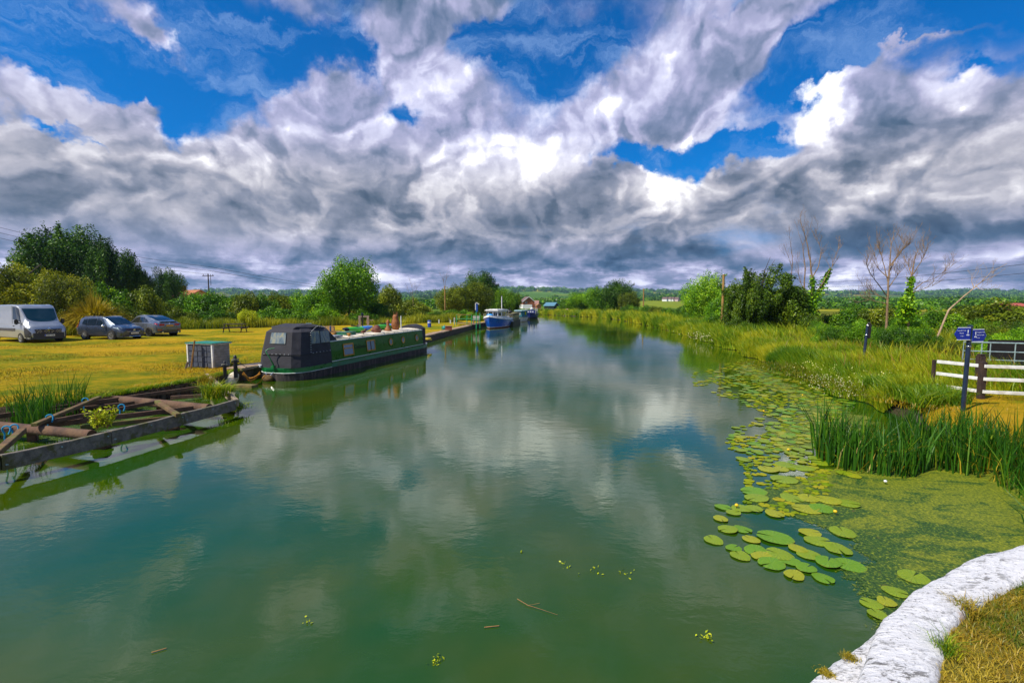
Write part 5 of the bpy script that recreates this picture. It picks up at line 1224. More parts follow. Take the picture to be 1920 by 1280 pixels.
def herb(label, c, seed):
    r_ = np.random.default_rng(seed); o = thing("wild_herb", label, "plant", c); m = MB(); L_ = []; 
    for k in range(14):
        a = r_.uniform(0, 6.28); h = r_.uniform(.22, .46); e = np.array([math.cos(a) * h * .45, math.sin(a) * h * .45, h]); m.tube([(0, 0, 0), tuple(e * [.4, .4, .55]), tuple(e)], [.006, .005, .003], 4)
        for j in range(26): t = r_.uniform(.25, 1.02); L_.append(e * [t, t, t] + r_.normal(0, .022, 3))
    L_ = np.array(L_); me = quads_mesh("leaves", leaves(L_, r_.normal(0, 1, L_.shape) + [0, 0, 1], r_.uniform(.02, .045, len(L_)), r_, .4), LM['lime'], r_.uniform(.1, 1, len(L_)))
    reg(link_mesh("leaves", me, o)); m.build("stem", WOODO, o)
herb("yellow-green weedy herb growing on the outer board, left stalks", onz(182, 806, .44), 3); herb("yellow-green weedy herb growing on the outer board, right stalks", onz(201, 803, .44), 9)

# algae in the frame pocket
# ---------------------------------------------------------------- pump box
pb = onz(345, 688, .45)
bx = thing("utility_box", "grey panelled box with white frame and green top edge beside the mooring posts", "utility box", (pb.x + .62, pb.y + .1, .40), R(-18))
GREYB = pmat("grey_blocks", (.045, .055, .085), .8, var=.25, bump=.5, vscale=8, dirt=(.10, .10, .10), dirt_amt=.5); WHB = pmat("white_boards", (.34, .32, .29), .8, var=.15, dirt=(.22, .22, .17), dirt_amt=.6, dscale=5)
m = MB(); m.box((0, .38, .47), (1.24, .78, .92)); m.build("carcass", GREYB, bx)
m = MB()
for r_ in range(4):
    for c_ in range(5):
        m.box((-.49 + c_ * .245, -.018, .13 + r_ * .22), (.232 if (r_ + c_) % 2 else .20, .025 + .012 * ((r_ + c_) % 2), .205 if (r_ + c_) % 2 else .18), bev=.006)
m.build("front_panels", GREYB, bx)
m = MB()
for x in (-.65, .65): m.box((x, -.015, .47), (.06, .07, .94))
m.build("corner_trim", WHITEP, bx)
m = MB()
for k in range(9): m.box((.632, .40, .07 + k * .103), (.03, .74, .096), bev=.004)
m.build("side_boards", WHB, bx)
m = MB(); m.box((0, .38, .965), (1.42, .90, .035), bev=.006); m.build("top", WHITEP, bx); m = MB(); m.box((0, .38, 1.0), (1.46, .94, .03), bev=.006); m.build("top_edge", pmat("green_trim", (.01, .20, .13), .5), bx)
o = thing("wooden_stake", "old orange-brown timber stake leaning against the front of the grey box", "timber", (pb.x + .42, pb.y - .22, .40), R(-18)); m = MB(); beam(m, (0, 0, -.02), (.12, .12, 1.12), .10, .05); m.build("stake", WOODO, o)
o = thing("stake_stub", "short bleached wooden block leaning at the foot of the grey box", "timber", (pb.x + .22, pb.y - .22, .42), R(-18)); m = MB(); beam(m, (0, 0, 0), (.05, .06, .26), .16, .08); m.build("block", WOODW, o)
# mooring posts
def mpost(label, px, py, h, r):
    c = onz(px, py, .45); o = thing("mooring_post", label, "mooring post", (c.x, c.y, .30), .3)
    m = MB(); m.lathe([(r, 0), (r, h * .72), (r * 1.05, h * .74), (r * .8, h * .78), (r * .85, h * .9), (r * .55, h * .98), (.01, h)], 12); m.build("post", BLACKP, o, 50)
    m = MB(); m.box((0, 0, h * .70), (r * 3.6, r * 1.1, r * .9), bev=.01); m.build("cross_bar", BLACKP, o)
    m = MB(); m.tube([(r * 1.5 * math.cos(a), r * 1.5 * math.sin(a), h * .80 + .02 * math.sin(3 * a)) for a in np.linspace(0, 6.28, 14)], .015, 6); m.build("rope_turn", pmat("grey_rope", (.20, .19, .15), .9), o, 60)
mpost("black mooring post touching the side of the grey box", 422, 702, .64, .058); mpost("taller black mooring post with cross bar between the grey box and the narrowboat", 442, 700, .82, .068)
# white fender hanging
c = onz(441, 712, .14)
o = thing("ball_fender", "worn off-white plastic fender lying in the water by the mooring posts", "fender", (c.x, c.y - .25, .16)); o.rotation_euler = (R(-38), R(30), R(20))
m = MB(); m.lathe([(.06, -.34), (.14, -.30), (.185, -.18), (.19, 0), (.185, .18), (.13, .30), (.05, .34)], 18); m.build("body", pmat("aged_white_plastic", (.80, .70, .52), .5, var=.2, dirt=(.42, .20, .06), dirt_amt=.7, dscale=5), o, 50)
m = MB(); m.tube([(0, 0, .28), (0, 0, .38)], .03, 8); m.tube([(0, 0, .36), (-.05, -.02, .52), (-.16, -.05, .66)], .012, 6); m.build("lanyard", pmat("grey_rope", (.20, .19, .15), .9), o, 50)
# orange rope heap
ROPEO = pmat("orange_rope", (.50, .20, .012), .8, var=.2, bump=.5, bscale=90)
m = MB(); c0 = onz(475, 703, .35)
for k in range(5):
    L_ = random.uniform(.55, .9); ph = random.uniform(-.2, .2); m.tube([(t * L_ - .4, .03 * k + .02 * math.sin(6 * t), -.32 * math.sin(math.pi * t) * (.4 + .18 * k) + ph * .3) for t in np.linspace(0, 1, 14)], .018, 6)
o = m.build("mooring_rope", ROPEO, None, 60); o.location = (c0.x + .05, c0.y - .12, .42); tag(o, "tangled orange rope draped over the quay wall behind the narrowboat's stern", "rope")
m = MB(); a = onz(443, 672, .45); p1 = onz(442, 700, .45); A1 = Vector((p1.x, p1.y, 1.0)); B1 = NBM @ Vector((-1.8, .1, .58)); m.tube([A1.lerp(B1, t) - Vector((0, 0, .22 * math.sin(math.pi * t))) for t in np.linspace(0, 1, 12)], .012, 6)
tag(m.build("mooring_line", pmat("grey_rope", (.20, .19, .15), .9), None, 60), "thin dark rope from the taller mooring post to the narrowboat", "rope")
# sunken plank / mud spit
m = MB(); a = onz(430, 722, .04); b_ = onz(478, 724, .04); beam(m, a, b_, .35, .10); tag(m.build("sunken_plank", pmat("slimy_plank", (.16, .12, .03), .7, var=.4, bump=.8), None), "half-sunken slimy plank below the off-white fender", "plank")
# black matting strip on the quay next to stern
m = MB(); c = onz(470, 684, .46); m.box((c.x, c.y, .475), (1.3, .5, .03), rz=R(65), bev=.01); tag(m.build("rubber_mat", pmat("dark_matting", (.05, .05, .065), .9, bump=.6), None), "dark matting strip laid on the quay next to the narrowboat's stern", "mat")

# ---------------------------------------------------------------- quayside furniture
GREEN2 = pmat("green_post_paint", (.01, .30, .09), .5, var=.2)
def at_g(px, Y, z=.45): v = onY(px, 600, Y); return Vector((v.x, Y, z))
# service bollard behind narrowboat
v = at_g(578, 30); o = thing("service_bollard", "white service bollard with black side standing behind the canvas stern cover", "bollard", v, R(30))
m = MB(); m.box((0, 0, .62), (.26, .20, 1.24), bev=.02); m.build("body", WHITEP, o); m = MB(); m.box((.125, .0, .62), (.09, .205, 1.2)); m.build("side_panel", BLACKP, o); m = MB(); m.box((.02, 0, 1.28), (.32, .26, .06), bev=.015); m.box((.02, 0, 1.225), (.31, .25, .03), m=1); m.build("cap", [GALV, pmat("yellow_band", (.6, .42, .02), .5)], o)
v = at_g(586, 29.5); o = thing("red_hydrant", "small red valve head beside the white service bollard", "valve", v); m = MB(); m.lathe([(.06, 0), (.05, .6), (.09, .62), (.09, .72), (.03, .78)], 12); m.build("body", pmat("red_paint", (.45, .02, .015), .4), o, 40)
# wooden table / log store
v = at_g(612, 26.5); o = thing("wooden_workbench", "orange-brown wooden bench store with an open dark front behind the narrowboat", "bench", v, R(10))
m = MB(); m.box((0, 0, .98), (1.45, .8, .07), bev=.01); m.build("top", WOODO, o)
for x in (-.62, .62):
    m = MB()
    for y in (-.32, .32): m.box((x, y, .47), (.09, .09, .94))
    m.box((x, 0, .47), (.04, .56, .9)); m.build("leg", WOODO, o)
m = MB(); m.box((0, .34, .5), (1.15, .04, .9)); m.box((0, 0, .15), (1.15, .6, .04)); m.build("back_board", pmat("dark_plank", (.05, .025, .01), .9), o)
v = at_g(606, 26.6, 1.47); o = thing("planter_box", "pale wooden trough on top of the bench store", "planter", v, R(10)); m = MB(); m.box((0, 0, .13), (1.15, .3, .25), bev=.01); m.build("trough", pmat("pale_wood", (.45, .27, .10), .8, var=.3), o); m = MB(); m.box((0, 0, .258), (1.1, .26, .01)); m.build("soil", RUBBER, o)
v = at_g(619, 25.9, 1.47); o = thing("water_bottle", "small grey-blue canister standing on the bench store", "canister", v); m = MB(); m.lathe([(.05, 0), (.05, .25), (.02, .3), (.02, .34)], 10); m.build("body", pmat("slate_blue", (.05, .07, .14), .5), o, 40)
# broken signboard frame
v = at_g(682, 50); o = thing("notice_stand", "weathered wooden notice frame standing on the lawn behind the kayaks", "notice board", v, R(12))
for x in (-.42, .42):
    m = MB(); m.box((x, 0, .65), (.22, .10, 1.3 if x < 0 else 1.1)); m.build("post", pmat("grey_post", (.28, .22, .18), .9, var=.3), o)
m = MB(); m.box((.05, -.01, 1.22), (1.0, .06, .18)); m.box((.6, 0, .82), (.7, .05, .08)); m.build("rail", pmat("grey_post", (.28, .22, .18), .9), o); m = MB(); m.prism([(.22, .5), (.62, .5), (.55, .9), (.3, .9)], -.03, .03, M=Matrix.Rotation(R(90), 4, 'X')); m.build("panel", WOODO, o)
v = at_g(679.5, 33); o = thing("chimney_post", "black pole with silver band standing beyond the narrowboat's kayaks", "pole", v); m = MB(); m.tube([(0, 0, 0), (0, 0, 1.75)], .05, 10); m.build("shaft", BLACKP, o, 40); m = MB(); m.lathe([(.06, 1.3), (.06, 1.34)], 10); m.lathe([(.08, 1.7), (.09, 1.85), (.02, 1.9)], 10); m.build("cap", NAVY, o, 40)
# blue bin, drum, brick block, yellow sack
v = at_g(805, 52); o = thing("blue_drum", "small blue drum with white band alone on the lawn", "drum", v); m = MB(); m.lathe([(.17, 0), (.19, .02), (.19, .72), (.17, .75)], 14); m.build("body", pmat("drum_blue", (.01, .05, .32), .4), o, 40); m = MB(); m.lathe([(.195, .46), (.195, .58)], 14); m.build("band", WHITEP, o)
v = at_g(833.5, 46); o = thing("teal_buoy", "round teal buoy beside the red-brown box on the quay", "buoy", v); m = MB(); m.ball((0, 0, .22), .24, 2); m.tube([(0, 0, .42), (0, 0, .5)], .05, 8); m.build("body", pmat("buoy_teal", (.01, .22, .20), .5, var=.2), o, 60)
v = at_g(841, 45.5); o = thing("brick_box", "low red-brown box on the quay edge", "box", v, R(10)); m = MB(); m.box((0, 0, .2), (.62, .6, .40), bev=.02); m.build("body", pmat("box_red", (.22, .06, .03), .8, var=.3, bump=.5), o); m = MB(); m.box((0, 0, .42), (.68, .66, .05)); m.build("lid", pmat("box_lid", (.30, .15, .09), .8), o)
v = at_g(828.5, 45); o = thing("green_stake", "short green stake beside the teal buoy", "stake", v); m = MB(); m.tube([(0, 0, 0), (0, 0, .5)], .03, 8); m.build("shaft", GREEN2, o)
v = at_g(801, 33); m = MB(); m.tube([(.28 * math.cos(a) * (1 - a * .012), .22 * math.sin(a) * (1 - a * .012), .05 + a * .008) for a in np.linspace(0, 18, 60)], .035, 6); o = m.build("rope_coil", pmat("yellow_rope", (.50, .36, .03), .8), None, 60); o.location = v; tag(o, "coil of yellow rope lying on the quay past the narrowboat's bow", "rope")
# white marker posts
wp0 = None
for k, (px, Y, h) in enumerate(((823, 62, .5), (829.5, 66, .5), (836, 68, .5), (842, 66, .55), (844.5, 62, .45), (847.5, 70, .6), (852, 60, .7), (859.5, 68, .5))):
    v = at_g(px, Y)
    if wp0 is None:
        wp0 = thing("marker_post", "x", "post", v, .2); m = MB(); m.box((0, 0, .25), (.14, .12, .5), bev=.01); m.build("post", WHITEP, wp0); m = MB(); m.box((0, 0, .515), (.17, .15, .035)); m.build("cap", WHITEP, wp0); o = wp0
    else: o = copy_tree(wp0); o.location = v; o.scale = (1, 1, h / .5)
    o["label"] = "%s of the small white marker posts on the lawn edge, from the left" % ORD[k]; o["group"] = "white marker posts on the lawn before the platform"
v = at_g(852, 52); o = thing("green_stake", "thin green stake with white top nearest the blue boat's platform", "stake", v); m = MB(); m.tube([(0, 0, 0), (0, 0, .9)], .025, 8); m.build("shaft", GREEN2, o); m = MB(); m.tube([(0, 0, .9), (0, 0, 1.05)], .028, 8); m.build("tip", WHITEP, o)
# green mooring platform
c = at_g(881, 57.5); pf = thing("mooring_platform", "green railed wooden landing platform left of the blue boat", "platform", c, R(-6))
m = MB()
for k in range(8): m.box((-1.35 + k * .38, 0, .22), (.36, 1.6, .06))
m.build("deck", pmat("platform_deck", (.16, .10, .06), .9, var=.3), pf)
for x in (-1.45, -.2, .35, 1.35):
    m = MB(); m.tube([(x, -.75, -.35), (x, -.75, 1.25)], .045, 8); m.build("post", GREEN2, pf)
m = MB(); m.tube([(-1.45, -.75, 1.25), (.35, -.75, 1.25)], .035, 6); m.build("top_rail", WOODO, pf); m = MB(); m.tube([(-1.45, -.75, .75), (1.35, -.75, .75)], .03, 6); m.build("mid_rail", GREEN2, pf)
m = MB(); m.box((.75, 0, .62), (.8, .5, .06)); m.box((.75, .2, .9), (.8, .05, .4)); m.box((.45, 0, .43), (.05, .4, .36)); m.box((1.05, 0, .43), (.05, .4, .36)); m.build("bench", pmat("grey_bench", (.35, .33, .30), .8), pf)
v = at_g(893, 56); o = thing("lifebuoy_post", "tall green post with white-topped blue lifebuoy cover on the platform", "safety post", v)
m = MB(); m.tube([(0, 0, -.4), (0, 0, 2.45)], .055, 10); m.build("post", GREEN2, o, 40); m = MB(); m.box((.08, 0, 2.05), (.24, .2, .95), bev=.05); m.build("cover", pmat("cover_blue", (.01, .08, .42), .5), o); m = MB(); m.box((-.08, -.02, 2.2), (.08, .2, .8)); m.box((.16, 0, 2.58), (.42, .24, .07), rot=Matrix.Rotation(R(25), 3, 'Y')); m.build("hood", WHITEP, o)
v = at_g(900, 57); o = thing("green_post", "plain green mooring post beside the blue boat's bow", "post", v); m = MB(); m.tube([(0, 0, -.4), (0, 0, 1.4)], .05, 10); m.build("shaft", GREEN2, o, 40); m = MB(); m.lathe([(.055, 1.4), (.03, 1.45)], 10); m.build("cap", GREEN2, o)

# ---------------------------------------------------------------- picnic table
v = onz(441, 623, .45); pt = thing("picnic_table", "dark wooden picnic table with attached benches on the lawn", "picnic table", (v.x, v.y, .43), R(8))
DKW = pmat("dark_picnic_wood", (.035, .022, .016), .8, var=.4, bump=.6)
m = MB()
for k in range(5): m.box((0, -.32 + k * .16, .76), (1.8, .145, .045), bev=.006)
m.build("tabletop", DKW, pt)
for s in (-1, 1):
    m = MB()
    for k in range(2): m.box((0, s * (.66 + k * .15), .45), (1.8, .135, .045), bev=.006)
    m.build("bench", DKW, pt)
for x in (-.72, .72):
    m = MB()
    for s in (-1, 1): beam(m, (x, s * .30, .73), (x, s * .68, .0), .05, .10)
    beam(m, (x + .05, -.78, .40), (x + .05, .78, .40), .045, .10); m.build("leg_frame", DKW, pt)

# ---------------------------------------------------------------- right bank: sign post, fence, gate, board, waymark post
NVP = pmat("navy_post_paint", (.010, .022, .055), .4, var=.2, coat=.3); SGB = pmat("sign_blue", (.003, .022, .30), .35, var=.08); SGW = pmat("sign_white", (.75, .80, .88), .5, var=.03)
b_ = onz(1805, 771, .47); tp = onY(1815, 612, b_.y)
sp = thing("fingerpost", "navy signpost with two blue pointed towpath signs beside the white fence", "signpost", (b_.x, b_.y, .45), 0); sp.rotation_euler = (R(1.5), math.atan2(tp.x - b_.x, tp.z - .45) * .98, 0)
H = tp.z - .45
m = MB(); m.tube([(0, 0, -.1), (0, 0, H - .05)], .045, 16); m.build("post", NVP, sp, 40)
m = MB(); m.lathe([(.048, H - .05), (.052, H - .03), (.052, H + .02), (.03, H + .035)], 16); m.build("cap", NVP, sp, 40)
m = MB()
for z in (H - .05 - .26, H - .46): m.lathe([(.047, z), (.050, z + .004), (.050, z + .016), (.047, z + .02)], 16)
m.build("clamp_band", CHROME, sp, 40)
def blade(s, dz, l2, l3):
    Lb, hb = .375 if s < 0 else .37, .265
    z0 = H - .17 + dz; m = MB()
    P = [(.03, -hb / 2), (Lb - .075, -hb / 2), (Lb, -hb * .05), (Lb - .075, hb / 2), (.03, hb / 2)]
    P = [(x * s, z) for x, z in P]; 
    if s < 0: P = P[::-1]
    Mx = Matrix.Translation((0, -.052, z0)) @ Matrix.Rotation(R(6), 4, 'Z' ) if s > 0 else Matrix.Translation((0, -.052, z0)) @ Matrix.Rotation(R(-3), 4, 'Z')
    Mx = Mx @ Matrix.Rotation(R(90 ), 4, 'X')
    m.prism(P, -.008, .008, M=Mx); bl = m.build("sign_blade", SGB, sp)
    t = MB()
    for zz in (-hb / 2 - .006, hb / 2 + .006): t.box((s * .17, zz, 0), (.27, .012, .018), M=Mx)
    t.build("edge_strip", SGW, bl)
    al = 'LEFT'
    T0 = Mx @ Matrix.Translation((0, 0, .0095))
    xs = .118 if s > 0 else -.335
    text("lettering", "Towpath Trail", .034, SGW, bl, T0 @ Matrix.Translation((xs, .072, 0)), al, .0005)
    text("lettering", l2, .033 if s < 0 else .0265, SGW, bl, T0 @ Matrix.Translation((xs if s > 0 else -.27, .012, 0)), al, .0005)
    text("lettering", l3, .026, SGW, bl, T0 @ Matrix.Translation((xs if s > 0 else -.25, -.052, 0)), al, .0005)
    # little crest: walker in a ring over two wheels
    w_ = MB(); cx = s * .09
    w_.lathe([(.001, .0), (.014, .0), (.014, .001), (.001, .001)], 12, M=T0 @ Matrix.Translation((cx, .075, 0))); w_.box((cx, .045, .0005), (.022, .03, .001), M=T0); w_.box((cx, .018, .0005), (.012, .018, .001), M=T0)
    for xx in (-.016, .018): w_.lathe([(.010, 0), (.014, 0), (.014, .001), (.010, .001)], 14, M=T0 @ Matrix.Translation((cx + xx, -.03, 0)))
    w_.tube([T0 @ Vector((cx - .016, -.03, .001)), T0 @ Vector((cx, .0, .001)), T0 @ Vector((cx + .018, -.03, .001))], .0018, 4); w_.build("emblem", SGW, bl)
blade(-1, .015, "Purton", "2 miles"); blade(1, -.03, "Gloucester Docks", "15 miles")
# waymark post
b_ = onz(1617, 688, .47); tp = onY(1627, 606, b_.y)
o = thing("waymark_post", "slim black post with a black box near its top leaning right in the bank grass", "post", (b_.x, b_.y, .35), 0); o.rotation_euler = (0, math.atan2(tp.x - b_.x, tp.z - .45), 0); H2 = tp.z - .40
m = MB(); m.tube([(0, 0, 0), (0, 0, H2)], .048, 12); m.build("post", NVP, o, 40); m = MB(); m.box((.075, 0, H2 - .25), (.10, .14, .55), bev=.012); m.build("box", BLACKP, o)
m = MB()
for z in (H2 - .04, H2 - .42, .18): m.lathe([(.05, z), (.052, z + .005), (.052, z + .03), (.05, z + .035)], 12)
m.build("reflective_band", CHROME, o); m = MB(); m.lathe([(.05, H2), (.07, H2 + .04), (.03, H2 + .10)], 10, M=Matrix.Translation((.05, 0, 0))); m.build("cap", RUBBER, o)
# white post-and-rail fence
DKP = pmat("dark_fence_post", (.04, .022, .016), .85, var=.4, bump=.8, dirt=(.09, .06, .03), dirt_amt=.5)
p1 = onz(1751, 738, .45); p2 = onz(1842, 752, .45); p3 = p2 + Vector((2.3, -.75, 0)); p1 = Vector((p1.x, p1.y, .45))
fn = thing("white_fence", "white three-rail fence with dark wooden posts beside the signpost", "fence", (p2.x, p2.y, .42)); oo = Vector((p2.x, p2.y, .45))
for p, w_ in ((p1, .075), (p2, .13), (p3, .13)):
    m = MB(); c = p - oo; m.box((c.x, c.y + .06, .47 if w_ < .1 else .50), (w_, w_, 1.02 if w_ < .1 else 1.10), rz=.1, bev=.012); m.build("post", DKP, fn)
for z in (.25, .58, .91):
    for a, b2 in ((p1, p2), (p2, p3 + Vector((.4, -.13, 0)))):
        a_, b3 = a - oo, b2 - oo; m = MB(); dd = (b3 - a_).normalized() * .003; beam(m, (a_.x + dd.x - (.0), a_.y - .03, z + .03), (b3.x - dd.x, b3.y - .03, z + .03), .035, .085); m.build("rail", WHITEP, fn)
# galvanised gate
ga = onz(1803, 698, .45); gb = Vector((ga.x + 3.6, ga.y - 1.6, .45))
gt = thing("field_gate", "grey-green galvanised field gate behind the white fence", "gate", (ga.x, ga.y, .45)); dv = (gb - Vector((ga.x, ga.y, .45)))
m = MB(); top_, bot = 1.12, .18
def gp(t, z): return Vector((dv.x * t, dv.y * t, z))
m.tube([gp(0, bot), gp(0, top_), gp(1, top_), gp(1, bot), gp(0, bot)], .028, 8); m.build("frame", GALV, gt)
for z in (.50, .80): m = MB(); m.tube([gp(0, z), gp(1, z)], .02, 8); m.build("bar", GALV, gt)
for t in (.13, .19, .36, .58, .8): m = MB(); m.tube([gp(t, bot), gp(t, top_)], .018, 8); m.build("upright", GALV, gt)
m = MB(); m.tube([gp(.58, bot), gp(.58, -.2)], .03, 8); m.build("drop_post", GALV, gt)
o = thing("notice_board", "black rounded board standing behind the galvanised gate", "board", gp(.50, 0) + Vector((ga.x - .15, ga.y + .75, .45)), math.atan2(dv.y, dv.x)); m = MB(); m.box((0, 0, .72), (1.25, .05, .95), bev=.02); m.build("panel", pmat("board_black", (.008, .006, .006), .5), o)
for x in (-.5, .5):
    m = MB(); m.box((x, .05, .35), (.08, .06, .7)); m.build("leg", BLACKP, o)
o = thing("timber_gatepost", "short dark wooden gate post behind the fence rail", "post", p2 + Vector((1.3, 1.45, -.05))); m = MB(); m.box((0, 0, .55), (.2, .16, 1.1), bev=.03); m.build("post", DKP, o); m = MB(); m.box((.02, 0, 1.11), (.16, .12, .03)); m.build("cap", DKP, o)
# towpath
tw = MB(); L_ = [(1690, 662), (1735, 672), (1780, 682), (1840, 690), (1960, 712)]; R2 = [(1700, 668), (1730, 684), (1775, 700), (1840, 716), (1960, 745)]
pa = [onz(*p, .455) for p in L_]; pb2 = [onz(*p, .455) for p in R2]
for k in range(len(pa) - 1): tw.add([(p.x, p.y, .515) for p in (pa[k], pa[k + 1], pb2[k + 1], pb2[k])], [(0, 3, 2, 1)])
tag(tw.build("towpath", pmat("gravel_path", (.30, .22, .16), .95, var=.3, bump=.8, bscale=40)), kind="structure", label="beige gravel towpath behind the fence")
# flowers on the bank
def flowers(name, label, n, cx, cy, rx, ry, z0, z1, col, r=.022, seed=2):
    r_ = np.random.default_rng(seed); P = np.stack([cx + r_.normal(0, rx, n), cy + r_.normal(0, ry, n), r_.uniform(z0, z1, n)], 1)
    me = quads_mesh(name, leaves(P, np.tile([-.4, -.6, .7], (n, 1)), r_.uniform(.6, 1.3, n) * r, r_, .9, .5), pmat("petal_" + name, col, .7, var=.1)); tag(link_mesh(name, me), label, "flowers", kind="stuff")
f1 = onz(1580, 722, .3); flowers("white_flowers", "mass of small white flowers hanging down the right bank", 700, f1.x - .1, f1.y - .1, .40, .60, .12, .60, (.62, .57, .36), .015)
f1 = onz(1605, 700, .6); flowers("daisies", "scattered yellow-white flowers in the bank grass near the black post", 160, f1.x, f1.y, .8, 1.1, .6, .85, (.75, .68, .25), .018, 5)
f1 = onz(1327, 636, .3); flowers("cream_flowers", "cream flowers on the right bank below the wooden pole", 150, f1.x, f1.y, .5, 1.6, .2, .8, (.60, .54, .30), .032, 6)
f1 = onz(1640, 600, .6); flowers("elder_flowers", "pale elder blossom heads dotted over the scrub behind the bank", 60, f1.x, 27, 4, 2.0, 1.6, 2.4, (.70, .70, .40), .06, 8)
# ---------------------------------------------------------------- poles, wires, buildings
PW = pmat("pole_wood", (.30, .17, .05), .9, var=.3, vscale=4, stretch=(1, 1, .2))
def tpole(label, px, ytop, Y, r, mat=PW, arm=False, name="wooden_pole"):
    t = onY(px, ytop, Y); zg = float(gz(t.x, Y)); o = thing(name, label, "pole", (t.x, Y, zg)); H_ = t.z - zg
    m = MB(); m.tube([(0, 0, -.2), (0, 0, H_)], [r, r * .75], 10); m.build("pole", mat, o, 40)
    m = MB()
    if arm:
        m.box((0, 0, H_ - .5), (2.6, .12, .14)); m.box((.5, .1, H_ - 1.4), (.08, .08, 2.6))
        for x in (-1.1, 0, 1.1): m.lathe([(.07, H_ - .43), (.07, H_ - .2), (.02, H_ - .15)], 8, M=Matrix.Translation((x, 0, 0)))
        m.build("crossarm", DKW, o)
    else: m.lathe([(r * .78, H_), (r * .5, H_ + .05)], 10); m.build("cap", GALV, o)
    return o
tpole("tall pale wooden pole in front of the large dark tree", 1357, 514, 43, .13); tpole("thin wooden pole beyond the far right grove, above the yellow field", 1207, 541, 112, .17)
tpole("dark telegraph pole with crossarm beside the orange-roofed house", 390, 513, 112, .16, DKW, True, "telegraph_pole")
tpole("pale wooden post sticking out of the brownish tree left of the blue boat", 834, 536, 78, .12)
def wires(label, a, b, n, gap, sag, r):
    m = MB(); a = Vector(a); b = Vector(b)
    for k in range(n): m.tube([a.lerp(b, t) + Vector((0, 0, -k * gap - sag * math.sin(math.pi * t))) for t in np.linspace(0, 1, 18)], r, 4)
    o = m.build("power_lines", RUBBER, None, None); tag(o, label, "overhead wires")
wires("thin overhead wires sloping down from the upper left to the telegraph pole", onY(-160, 385, 75), onY(391, 500, 112), 3, .9, 1.2, .028)
wires("thin overhead wires running right from the telegraph pole", onY(391, 500, 112), onY(640, 540, 260), 2, .9, .5, .04)
wires("thin overhead wires entering from the right edge beyond the dead trees", onY(1500, 530, 150), onY(2050, 480, 60), 2, 1.3, .8, .03)
def house(label, px, Yh, w_, d_, hw_, roofh, rz, wallm, roofm, name="house", windows=(), chim=True, gable=None):
    c = onY(px, 570, Yh); zg = float(gz(c.x, Yh)); o = thing(name, label, "house" if name == "house" else "shed", (c.x, Yh, zg), rz)
    m = MB(); m.prism([(-w_ / 2, -d_ / 2), (w_ / 2, -d_ / 2), (w_ / 2, d_ / 2), (-w_ / 2, d_ / 2)], -.5, hw_)
    for y in (-d_ / 2, d_ / 2): m.add([(-w_ / 2, y, hw_), (w_ / 2, y, hw_), (0, y, hw_ + roofh)], [(0, 1, 2) if y < 0 else (0, 2, 1)], 0 if gable is None else 1)
    m.build("wall", [wallm] + ([gable] if gable else []), o)
    m = MB(); e = .35; t = .18
    for s in (-1, 1):
        m.add([(s * (w_ / 2 + e), -d_ / 2 - e, hw_ - e * roofh / (w_ / 2)), (0, -d_ / 2 - e, hw_ + roofh + .02), (0, d_ / 2 + e, hw_ + roofh + .02), (s * (w_ / 2 + e), d_ / 2 + e, hw_ - e * roofh / (w_ / 2))] + [(s * (w_ / 2 + e), -d_ / 2 - e, hw_ - e * roofh / (w_ / 2) + t), (0, -d_ / 2 - e, hw_ + roofh + t + .04), (0, d_ / 2 + e, hw_ + roofh + t + .04), (s * (w_ / 2 + e), d_ / 2 + e, hw_ - e * roofh / (w_ / 2) + t)], [(4, 5, 6, 7), (0, 3, 2, 1), (0, 1, 5, 4), (3, 7, 6, 2), (0, 4, 7, 3)])
    rf_ = m.build("roof", roofm, o)
    if chim: m = MB(); m.box((0, d_ / 4, hw_ + roofh + .5), (.8, .8, 1.3)); m.box((0, d_ / 4, hw_ + roofh + 1.2), (.95, .95, .15)); m.build("chimney", pmat("brick", (.25, .09, .05), .9, var=.3), rf_)
    for (x, y, z, ww, wh_, face) in windows:
        m = MB()
        if face == 'f': m.box((x, -d_ / 2 - .02, z), (ww, .08, wh_))
        else: m.box((-w_ / 2 - .02, y, z), (.08, ww, wh_))
        f = m.build("window", WHITEP, o); m = MB()
        if face == 'f': m.box((x, -d_ / 2 - .065, z), (ww * .8, .02, wh_ * .8))
        else: m.box((-w_ / 2 - .065, y, z), (.02, ww * .8, wh_ * .8))
        m.build("pane", GLASS, f)
    return o
BRICK = pmat("house_brick", (.26, .085, .03), .9, var=.2); RTILE = pmat("brown_roof_tile", (.16, .10, .09), .8, var=.2); OTILE = pmat("orange_roof_tile", (.40, .14, .05), .8, var=.25, vscale=2)
# lower white extension wing, main brick gable
WREND = pmat("white_render", (.75, .75, .74), .8, var=.05)
h1 = house("white and brick gabled house beyond the moored boats", 988, 228, 5.6, 6, 3.3, 2.1, R(14), BRICK, RTILE, windows=((-1.2, 0, 2.9, .9, .9, 'f'), (1.3, 0, 1.0, .9, .9, 'f'), (0, -1.2, 2.6, .9, 1.0, 's'), (0, 1.2, 1.0, .9, .9, 's')), chim=False, gable=BRICK)
m = MB(); m.box((-.6, -3.05, .75), (4.4, .14, 2.3)); m.box((-2.85, 0, .75), (.12, 6.1, 2.3)); m.build("rendered_wall", WREND, h1)
m = MB(); 
for s in (-1, 1): beam(m, (s * 3.15, -3.42, 3.05), (0, -3.42, 5.50), .08, .22)
m.build("barge_board", WREND, h1)
house("small brick and white cottage joined right of the gabled house", 1000, 234, 4, 5, 2.2, 1.4, R(80), pmat("pale_render", (.50, .42, .38), .8), pmat("pinkish_tile", (.30, .16, .13), .8), chim=False)
